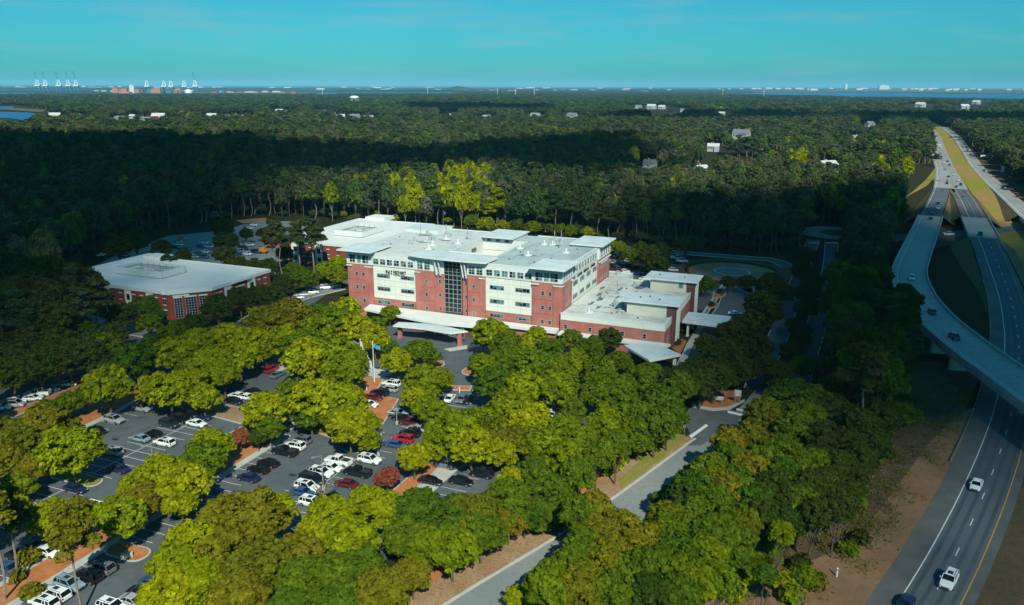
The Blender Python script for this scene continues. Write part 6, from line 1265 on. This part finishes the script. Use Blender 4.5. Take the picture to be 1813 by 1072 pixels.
SHR = [(1128, 812, 1.5, 'leaf_green'), (1108, 822, 1.3, 'leaf_green'), (1094, 832, 1.9, 'leaf_bright'), (1152, 800, 1.6, 'leaf_green'), (1075, 842, 1.8, 'leaf_green'), (1170, 790, 1.3, 'leaf_green'), (716, 684, 1.3, 'leaf_bright'), (552, 764, 1.9, 'leaf_bright'), (563, 766, 1.3, 'leaf_bright'), (50, 1000, 2.2, 'leaf_olive'), (30, 1030, 1.5, 'leaf_olive'), (58, 1062, 2.0, 'leaf_olive'), (1195, 600, 1.6, 'leaf_dark'), (1206, 590, 1.6, 'leaf_dark'), (1200, 612, 1.5, 'leaf_dark'), (1212, 580, 1.4, 'leaf_dark'), (1190, 608, 1.6, 'leaf_dark'), (1260, 543, 1.4, 'leaf_dark'), (1275, 521, 1.5, 'leaf_dark'),
       (1385, 1045, 2.6, 'leaf_bright'), (1440, 1045, 2.4, 'leaf_olive'), (1360, 1010, 2.4, 'leaf_green'), (1325, 1035, 2.6, 'leaf_bright'), (1400, 1070, 2.4, 'leaf_bright'), (1295, 1060, 2.6, 'leaf_bright'), (1410, 1010, 2.2, 'leaf_dark'), (1525, 965, 2.2, 'leaf_dark'), (1500, 985, 2.0, 'leaf_green'), (1340, 985, 2.3, 'leaf_olive'), (1270, 1030, 2.6, 'leaf_bright')]
for i, (px, py, rm, m) in enumerate(SHR):
    o_ = shrub(px, py, rm, m, None); autolabel([o for o in C.objects if o.name.startswith('shrub')][-1] if 0 else C.objects[-1], {'leaf_green': 'round green shrub', 'leaf_bright': 'yellow-green shrub', 'leaf_olive': 'olive bushy shrub', 'leaf_dark': 'dark shrub'}[m], 'shrub', px, py, 'shrubs')

# ================================================================== WOODS
under_poly = [(960, 905), (1180, 835), (1240, 805), (1330, 745), (1500, 665), (1620, 650), (1600, 740), (1540, 850), (1450, 950), (1320, 1000), (1300, 1100), (1000, 1130), (900, 1100), (960, 960)]
kmid = offs(kp, 4.3)
campus = [(-80, 1400), (-80, 660), (60, 655), (150, 640), (215, 610), (108, 575), (108, 500), (170, 455), (260, 412), (380, 395), (430, 384), (545, 386), (600, 393), (770, 404), (1000, 420), (1080, 428), (1180, 436), (1240, 440), (1380, 452), (1420, 440), (1425, 398), (1510, 398), (1500, 440), (1500, 480), (1485, 560), (1440, 700), (1380, 740), (1460, 700), (1500, 780), (1530, 860), (1500, 900), (1430, 985), (1340, 1060), (1290, 1200), (1250, 1500)]
corridor = [(1590, 216), (1640, 222), (1655, 245), (1662, 285), (1650, 305), (1612, 345), (1588, 400), (1568, 450), (1566, 500), (1592, 555), (1625, 610), (1620, 660), (1590, 720), (1552, 800), (1480, 900), (1390, 1000), (1290, 1100), (1250, 1500), (2600, 1500), (2600, 640), (2050, 470), (1870, 372), (1800, 327), (1764, 295), (1735, 272), (1704, 242), (1676, 223), (1640, 214)]
iex = [([(1652, 232), (1671, 285), (1668, 312), (1645, 340), (1606, 400), (1590, 470), (1612, 520), (1648, 580), (1700, 640), (1730, 700), (1700, 800), (1620, 900), (1530, 960), (1480, 1100), (2300, 1100), (2300, 500), (1813, 348), (1770, 310), (1742, 285), (1700, 244), (1672, 226)], 1e9),
       ([(200, 478), (480, 472), (480, 500), (380, 560), (290, 575), (235, 545)], 1e9), ([(-20, 735), (-20, 710), (80, 680), (150, 668), (150, 680), (60, 715)], 1e9), ([(1425, 405), (1490, 405), (1485, 440), (1425, 440)], 1e9),
       ([(-60, 199), (50, 200), (68, 206), (40, 212), (-60, 207)], 1e9), ([(1420, 166), (1813, 168.5), (1813, 175.5), (1500, 171)], 1e9), ([(1600, 305), (1648, 290), (1660, 310), (1620, 345)], 1e9), ([(1570, 420), (1600, 400), (1600, 560), (1580, 500)], 1e9)]
water_ex = [[(-80, 186), (30, 186.5), (90, 194), (80, 214), (-80, 217)], [(1280, 160), (2000, 160), (2000, 178), (1700, 176), (1480, 173.2), (1280, 170)], [(-80, 158), (600, 158), (600, 172), (-80, 172)], [(540, 162), (820, 162), (820, 168), (540, 168)]]
hx = [(px, py, 9+7*sc) for (px, py, sc, k) in HOUSES]
pts = []; pts_far = []
rf_ = random.Random(2024)
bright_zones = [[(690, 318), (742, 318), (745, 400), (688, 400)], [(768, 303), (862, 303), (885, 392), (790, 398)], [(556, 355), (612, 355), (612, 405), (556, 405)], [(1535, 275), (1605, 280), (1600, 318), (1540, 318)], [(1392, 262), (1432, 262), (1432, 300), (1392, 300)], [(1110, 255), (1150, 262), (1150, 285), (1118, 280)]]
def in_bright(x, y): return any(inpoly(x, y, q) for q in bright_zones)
def allowed(x, y, h, r):
    bx, by, D = PX(x, y, 0)
    if bx < -140 or bx > 1950 or by > 1250 or D < 60: return None
    if inpoly(bx, by, campus) or inpoly(bx, by, corridor): return None
    tx, ty, D = PX(x, y, h*.97); mx, my, D2 = PX(x, y, h*.6); rp = r*F/D
    for poly, md in iex:
        if D < md and (inpoly(tx, ty, poly) or inpoly(mx-rp*.8, my, poly) or inpoly(mx+rp*.8, my, poly) or inpoly(bx, by, poly)): return None
    for poly in water_ex:
        if inpoly(bx, by, poly): return None
    if by < 350:
        for (hx_, hy_, hr_) in hx:
            if abs(bx-hx_) < hr_+rp*.4 and -3 < by-hy_ < 20*hr_/16*(.5 if by < 230 else 1 if by < 280 else 2.6): return None
    return bx, by, D
def sample(y0, y1, sp, hmin, hmax, rr_, out, flat=1.0):
    y = y0
    while y < y1:
        lim = .70*y+90; x = -lim
        while x < lim:
            xx, yy = x+rf_.uniform(-.42, .42)*sp, y+rf_.uniform(-.42, .42)*sp; h = rf_.uniform(hmin, hmax); r = rr_*rf_.uniform(.8, 1.25)
            a = allowed(xx, yy, h, r)
            if a: out.append((xx, yy, h, r, a))
            x += sp
        y += sp
sample(100, 620, 7.0, 17, 26, 5.0, pts); sample(620, 1150, 10.0, 12, 24, 6.4, pts); sample(1150, 2300, 14.5, 10, 22, 9.0, pts); sample(2300, 5600, 24, 10, 21, 15, pts)
sample(5600, 9500, 52, 11, 15, 31, pts_far); sample(9500, 17000, 95, 10, 14, 60, pts_far)
print('forest points', len(pts), len(pts_far))
pts.sort(key=lambda t_: t_[4][2])
# the nearest trees of the woods are things of their own
npine = nbroad = 0; rest = []
ZL = [('left', 'in the dark woods left of the left office', 'dark woods left of the campus'), ('behind', 'in the woods behind the hospital', 'woods behind the hospital'), ('belt', 'in the dark belt between boulevard and flyover', 'dark belt beside the flyover'), ('right', 'in the woods right of the highway', 'woods right of the highway')]
for (x, y, h, r, (bx, by, D)) in pts:
    pine_ = rf_.random() < (.62 if 380 < bx < 1100 and by > 330 else .45)
    if (pine_ and npine >= 270) or (not pine_ and nbroad >= 60) or D > 640: rest.append((x, y, h, r, bx, by, D, pine_)); continue
    zi = ZL[0] if bx < 430 and by > 330 else ZL[2] if bx > 1180 and bx < 1660 else ZL[3] if bx >= 1660 else ZL[1]
    yellow_clump = in_bright(bx, by-40)  # tree stands in a zone of yellow-green leaf colour
    if pine_: npine += 1; k = ('y' if yellow_clump and rf_.random() < .85 else 'f' if rf_.random() < .5 else 'p'); rad = 4.8*rf_.uniform(.85, 1.2)
    else: nbroad += 1; k = ('b' if yellow_clump and rf_.random() < .85 else 'd' if rf_.random() < .75 else 'g'); rad = r*1.08
    t_ = tree(x, y, h, rad, k); nm = {'y': 'yellow-green pine', 'f': 'grey-green pine', 'p': 'dark pine', 'b': 'bright yellow broadleaf tree', 'd': 'dark evergreen oak', 'g': 'green broadleaf tree'}[k]
    tag(t_, nm+' standing '+zi[1], 'tree', nm+'s '+zi[2] if 0 else (nm+'s in the '+zi[2]).replace('the woods', 'woods').replace('in the dark', 'in dark'))
print('individual woods trees', npine, nbroad)
# everything farther: one mass, instanced on points from crowns
def with_trunk(me, tr, zs, m2):
    n1 = len(me.vertices); co1 = np.zeros(n1*3); me.vertices.foreach_get('co', co1); v = co1.reshape(-1, 3).tolist(); f = [(4*i, 4*i+1, 4*i+2, 4*i+3) for i in range(n1//4)]; n0 = len(f)
    v += [(p_.co.x, p_.co.y, p_.co.z*zs) for p_ in tr.vertices]; f += [tuple(n1+k for k in q.vertices) for q in tr.polygons]
    o = bpy.data.meshes.new('tree'); o.from_pydata(v, [], f); o.materials.append(me.materials[0]); o.materials.append(M[m2]); o.polygons.foreach_set('material_index', [0]*n0+[1]*(len(f)-n0)); o.update(); return o
src_me = [with_trunk(m_, t_oak[0], 13/9.5, 'bark') for m_ in mid_oak]+[with_trunk(m_, t_pine[0], 18/20, 'bark_pale') for m_ in mid_pine]+[with_trunk(m_, t_oak[0], 12/9.5, 'bark_pale') for m_ in mid_bright]+[with_trunk(recol(mid_oak[1], 'leaf_green'), t_oak[1], 13/9.5, 'bark')]
src = []
def under(x, y):
    a = PX(x, y, 0); k_ = 1.4 if a[1] > 740 else 1; h = rf_.uniform(3.5, 7)*k_; r = rf_.uniform(2.6, 4.2)*k_; D = a[2]
    rest.append((x, y, h, r, a[0], a[1], D, False))
yy_ = 100
while yy_ < 760:
    lim = .7*yy_+90; xx_ = -lim
    while xx_ < lim:
        x, y = xx_+rf_.uniform(-3, 3), yy_+rf_.uniform(-3, 3); a = allowed(x, y, 5, 3)
        if a and rf_.random() < .75: under(x, y)
        elif not a:
            a = PX(x, y, 0)
            if inpoly(a[0], a[1], under_poly) and min((Vector((x, y, 0))-p_).length for p_ in kmid) > 6.5: under(x, y)
        xx_ += 6.2 if yy_ < 420 else 9
    yy_ += 6.2 if yy_ < 420 else 9
rest.sort(key=lambda t_: t_[6])
holders = []
far_rest = [q for q in rest if q[6] > 900]
for i, m_ in enumerate(src_me):   # the source trees themselves stand at the edge of the far woods
    (x, y, h, r, bx, by, D, pine_) = far_rest[i*3]; root = bpy.data.objects.new('pine_tree' if 5 <= i < 9 else 'broadleaf_tree', m_); C.objects.link(root); root.location = (x, y, 0); src.append(root)
    tag(root, ('grey-green pine' if 5 <= i < 9 else 'broad dark tree')+' at the near edge of the far woods', 'tree', 'edge trees of the far woods')
def forest(name, data, label, far=False):
    me = bpy.data.meshes.new(name); me.from_pydata([(d[0], d[1], 0) for d in data], [], []); n = len(data)
    kk_, ss_, rr2 = [], [], []
    for d in data:
        x, y, h, r = d[:4]
        if far: k = rf_.randrange(5); ss_ += [r/5.6, r/5.6, h/13]
        else:
            pine_ = d[7]; bx, by = d[4], d[5]
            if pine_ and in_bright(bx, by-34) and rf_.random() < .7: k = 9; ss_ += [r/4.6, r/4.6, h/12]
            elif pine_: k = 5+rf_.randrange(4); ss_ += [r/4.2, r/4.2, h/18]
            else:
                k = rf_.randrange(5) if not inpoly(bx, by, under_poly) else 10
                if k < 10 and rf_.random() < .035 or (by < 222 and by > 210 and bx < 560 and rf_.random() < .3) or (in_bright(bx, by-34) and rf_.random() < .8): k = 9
                ss_ += [r/5.3, r/5.3, h/13]
        kk_.append(k); rr2.append(rf_.uniform(0, 6.28))
    a_ = me.attributes.new('kind', 'INT', 'POINT'); a_.data.foreach_set('value', kk_)
    a_ = me.attributes.new('scl', 'FLOAT_VECTOR', 'POINT'); a_.data.foreach_set('vector', ss_)
    a_ = me.attributes.new('rot', 'FLOAT', 'POINT'); a_.data.foreach_set('value', rr2)
    o = bpy.data.objects.new(name, me); C.objects.link(o); tag(o, label, None, None, 'stuff')
    ng = bpy.data.node_groups.new(name+'_scatter', 'GeometryNodeTree'); ng.interface.new_socket('Geometry', in_out='INPUT', socket_type='NodeSocketGeometry'); ng.interface.new_socket('Geometry', in_out='OUTPUT', socket_type='NodeSocketGeometry')
    N = ng.nodes; gi = N.new('NodeGroupInput'); go = N.new('NodeGroupOutput'); iop = N.new('GeometryNodeInstanceOnPoints'); ji = N.new('GeometryNodeJoinGeometry')
    for s_ in reversed(src):
        oi_ = N.new('GeometryNodeObjectInfo'); oi_.inputs['Object'].default_value = s_; oi_.inputs['As Instance'].default_value = True; ng.links.new(oi_.outputs['Geometry'], ji.inputs[0])
    def na(nm, ty):
        a = N.new('GeometryNodeInputNamedAttribute'); a.data_type = ty; a.inputs['Name'].default_value = nm; return a.outputs[0]
    cmb = N.new('ShaderNodeCombineXYZ'); ng.links.new(na('rot', 'FLOAT'), cmb.inputs[2])
    ng.links.new(gi.outputs[0], iop.inputs['Points']); ng.links.new(ji.outputs[0], iop.inputs['Instance']); iop.inputs['Pick Instance'].default_value = True
    ng.links.new(na('kind', 'INT'), iop.inputs['Instance Index']); ng.links.new(cmb.outputs[0], iop.inputs['Rotation']); ng.links.new(na('scl', 'FLOAT_VECTOR'), iop.inputs['Scale'])
    ng.links.new(iop.outputs[0], go.inputs[0]); md = o.modifiers.new('scatter', 'NODES'); md.node_group = ng; return o
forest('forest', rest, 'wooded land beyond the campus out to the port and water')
forest('distant_forest', [p_[:4] for p_ in pts_far], 'faint far tree cover towards the horizon', True)
# scrub on the highway banks and undergrowth: uncountable
sc_pts = []
for _ in range(2600):
    px, py = rf_.uniform(1230, 1740), rf_.uniform(600, 1072); 
    if inpoly(px, py, [(1560, 640), (1640, 650), (1720, 700), (1690, 760), (1620, 840), (1560, 920), (1500, 965), (1440, 985), (1420, 940), (1500, 880), (1560, 780), (1600, 680)]) or inpoly(px, py, [(1250, 1072), (1290, 1000), (1340, 960), (1440, 985), (1400, 1072)]) and rf_.random() < .35 or inpoly(px, py, [(1640, 700), (1715, 705), (1690, 790), (1600, 920), (1540, 1000), (1440, 1060), (1380, 1060), (1480, 960), (1580, 830)]) and rf_.random() < .16:
        p_ = G(px, py); sc_pts.append(p_)
for (nm, m, frac, dens, lab) in (('scrub', 'leaf_olive', .5, 60, 'low olive scrub on the bank below the flyover'), ('dry_brush', 'bark_pale', .5, 46, 'grey leafless brush along the highway bank')):
    sel = [p_ for p_ in sc_pts if rf_.random() < frac]; rs = np.random.RandomState(9); n_ = len(sel)*dens
    base = np.array([(p_.x, p_.y, 0) for p_ in sel])[np.repeat(np.arange(len(sel)), dens)]
    d = rs.normal(size=(n_, 3))*np.array([1.0, 1.0, .6]); d[:, 2] = np.abs(d[:, 2])
    sz = np.full(n_, .16 if nm == 'scrub' else .09)*rs.uniform(.5, 1.5, n_)
    me = quads_mesh(nm, base+d, rs.normal(size=(n_, 3))+np.array([0, 0, .4]), sz, m); o = bpy.data.objects.new(nm, me); C.objects.link(o); tag(o, lab, None, None, 'stuff')
# ================================================================== CLOUDS out of the frame behind and above, puffs arranged to shade chosen ground areas
ico = bmesh.new(); bmesh.ops.create_icosphere(ico, subdivisions=2, radius=1.0); IV = np.array([v.co[:] for v in ico.verts]); IF = [tuple(v.index for v in f.verts) for f in ico.faces]
ALT = 3400.0
def shade_cloud(poly, cover, label_i, zg=18, alt=ALT):
    ws = [G(min(2600, max(-800, a)), b, zg) for a, b in poly]; xs = [p_.x for p_ in ws]; ys = [p_.y for p_ in ws]
    sp = 46.0 if cover >= 1 else 24.0
    V_, F_ = [], []; rs = random.Random(label_i); x = min(xs)-40
    wpoly = [(p_.x, p_.y) for p_ in ws]; k = 0
    while x < max(xs)+40:
        y = min(ys)-40
        while y < max(ys)+40:
            xx, yy = x+rs.uniform(-.4, .4)*sp, y+rs.uniform(-.4, .4)*sp
            if inpoly(xx, yy, wpoly):
                rad = sp*rs.uniform(.72, .95) if cover >= 1 else sp*math.sqrt(cover/math.pi)*rs.uniform(.85, 1.15)
                off = (alt-zg)/SUN.z; c = np.array([xx+SUN.x*off, yy+SUN.y*off, alt+rs.uniform(-.3, .5)*rad]); V_.append(IV*np.array([rad, rad, rad*.55])+c); F_ += [tuple(i+k for i in f) for f in IF]; k += len(IV)
            y += sp
        x += sp
    if not V_: return
    me = bpy.data.meshes.new('shade_cloud'); me.from_pydata(np.concatenate(V_).tolist(), [], F_); me.materials.append(M['shade_cloud']); me.polygons.foreach_set('use_smooth', [True]*len(F_)); o = bpy.data.objects.new('shade_cloud', me); C.objects.link(o); tag(o, kind='structure')
shade_cloud([(-800, 231), (250, 234), (430, 238), (600, 250), (700, 262), (800, 262), (860, 250), (1000, 236), (1098, 233), (1135, 262), (1122, 296), (1000, 308), (900, 316), (860, 296), (760, 296), (640, 304), (450, 308), (430, 345), (420, 372), (300, 392), (140, 420), (80, 500), (40, 560), (-800, 640)], 1, 1)
shade_cloud([(1150, 345), (1300, 338), (1560, 345), (1700, 344), (1810, 362), (2600, 400), (2600, 740), (1813, 740), (1740, 700), (1660, 660), (1560, 640), (1440, 600), (1370, 560), (1310, 470), (1200, 432), (1130, 410)], 1, 2)
shade_cloud([(450, 306), (640, 304), (660, 330), (600, 380), (430, 385), (420, 350)], .30, 3)
shade_cloud([(60, 430), (430, 384), (520, 430), (470, 520), (400, 575), (200, 640), (-300, 700), (-300, 560), (60, 540)], .58, 4)
shade_cloud([(1080, 425), (1200, 432), (1310, 470), (1370, 560), (1480, 620), (1420, 700), (1280, 660), (1200, 640), (1160, 560), (1100, 480)], .42, 5)
shade_cloud([(1480, 620), (1660, 660), (1740, 700), (2600, 740), (2600, 1400), (1500, 1400), (1460, 1000), (1490, 860), (1440, 760)], .46, 6)  # added blocker: dims the lower right in place of lens vignetting
shade_cloud([(1440, 620), (1660, 650), (1740, 700), (1720, 800), (1620, 880), (1500, 900), (1440, 760)], .45, 11)  # added blocker: further darkens the brown bank left of the highway
shade_cloud([(900, 316), (1122, 300), (1150, 345), (1130, 410), (1000, 395), (880, 380)], .38, 7)
shade_cloud([(1500, 196), (2100, 200), (2100, 212), (1640, 208), (1520, 205)], 1, 8); shade_cloud([(720, 180), (980, 183), (960, 191), (740, 190)], 1, 9); shade_cloud([(1080, 196), (1380, 193), (1480, 203), (1200, 207), (1090, 204)], 1, 10)
flush_labels()
# ================================================================== HAZE
hz = MB(); hz.box(-62000, -300, -1, 62000, 62000, 262)
o = hz.build('haze', 'shade_cloud'); tag(o, kind='stuff'); m = bpy.data.materials.new('haze_air'); m.use_nodes = True; t = m.node_tree; t.nodes.clear()
pv = t.nodes.new('ShaderNodeVolumePrincipled'); pv.inputs['Color'].default_value = (.27, .76, 1.0, 1); pv.inputs['Density'].default_value = 3.3e-5; pv.inputs['Anisotropy'].default_value = -.2
om = t.nodes.new('ShaderNodeOutputMaterial'); t.links.new(pv.outputs[0], om.inputs['Volume']); o.data.materials.clear(); o.data.materials.append(m)

from collections import Counter
print(Counter(o.name.split('.')[0] for o in C.objects if o.parent is None).most_common(14))
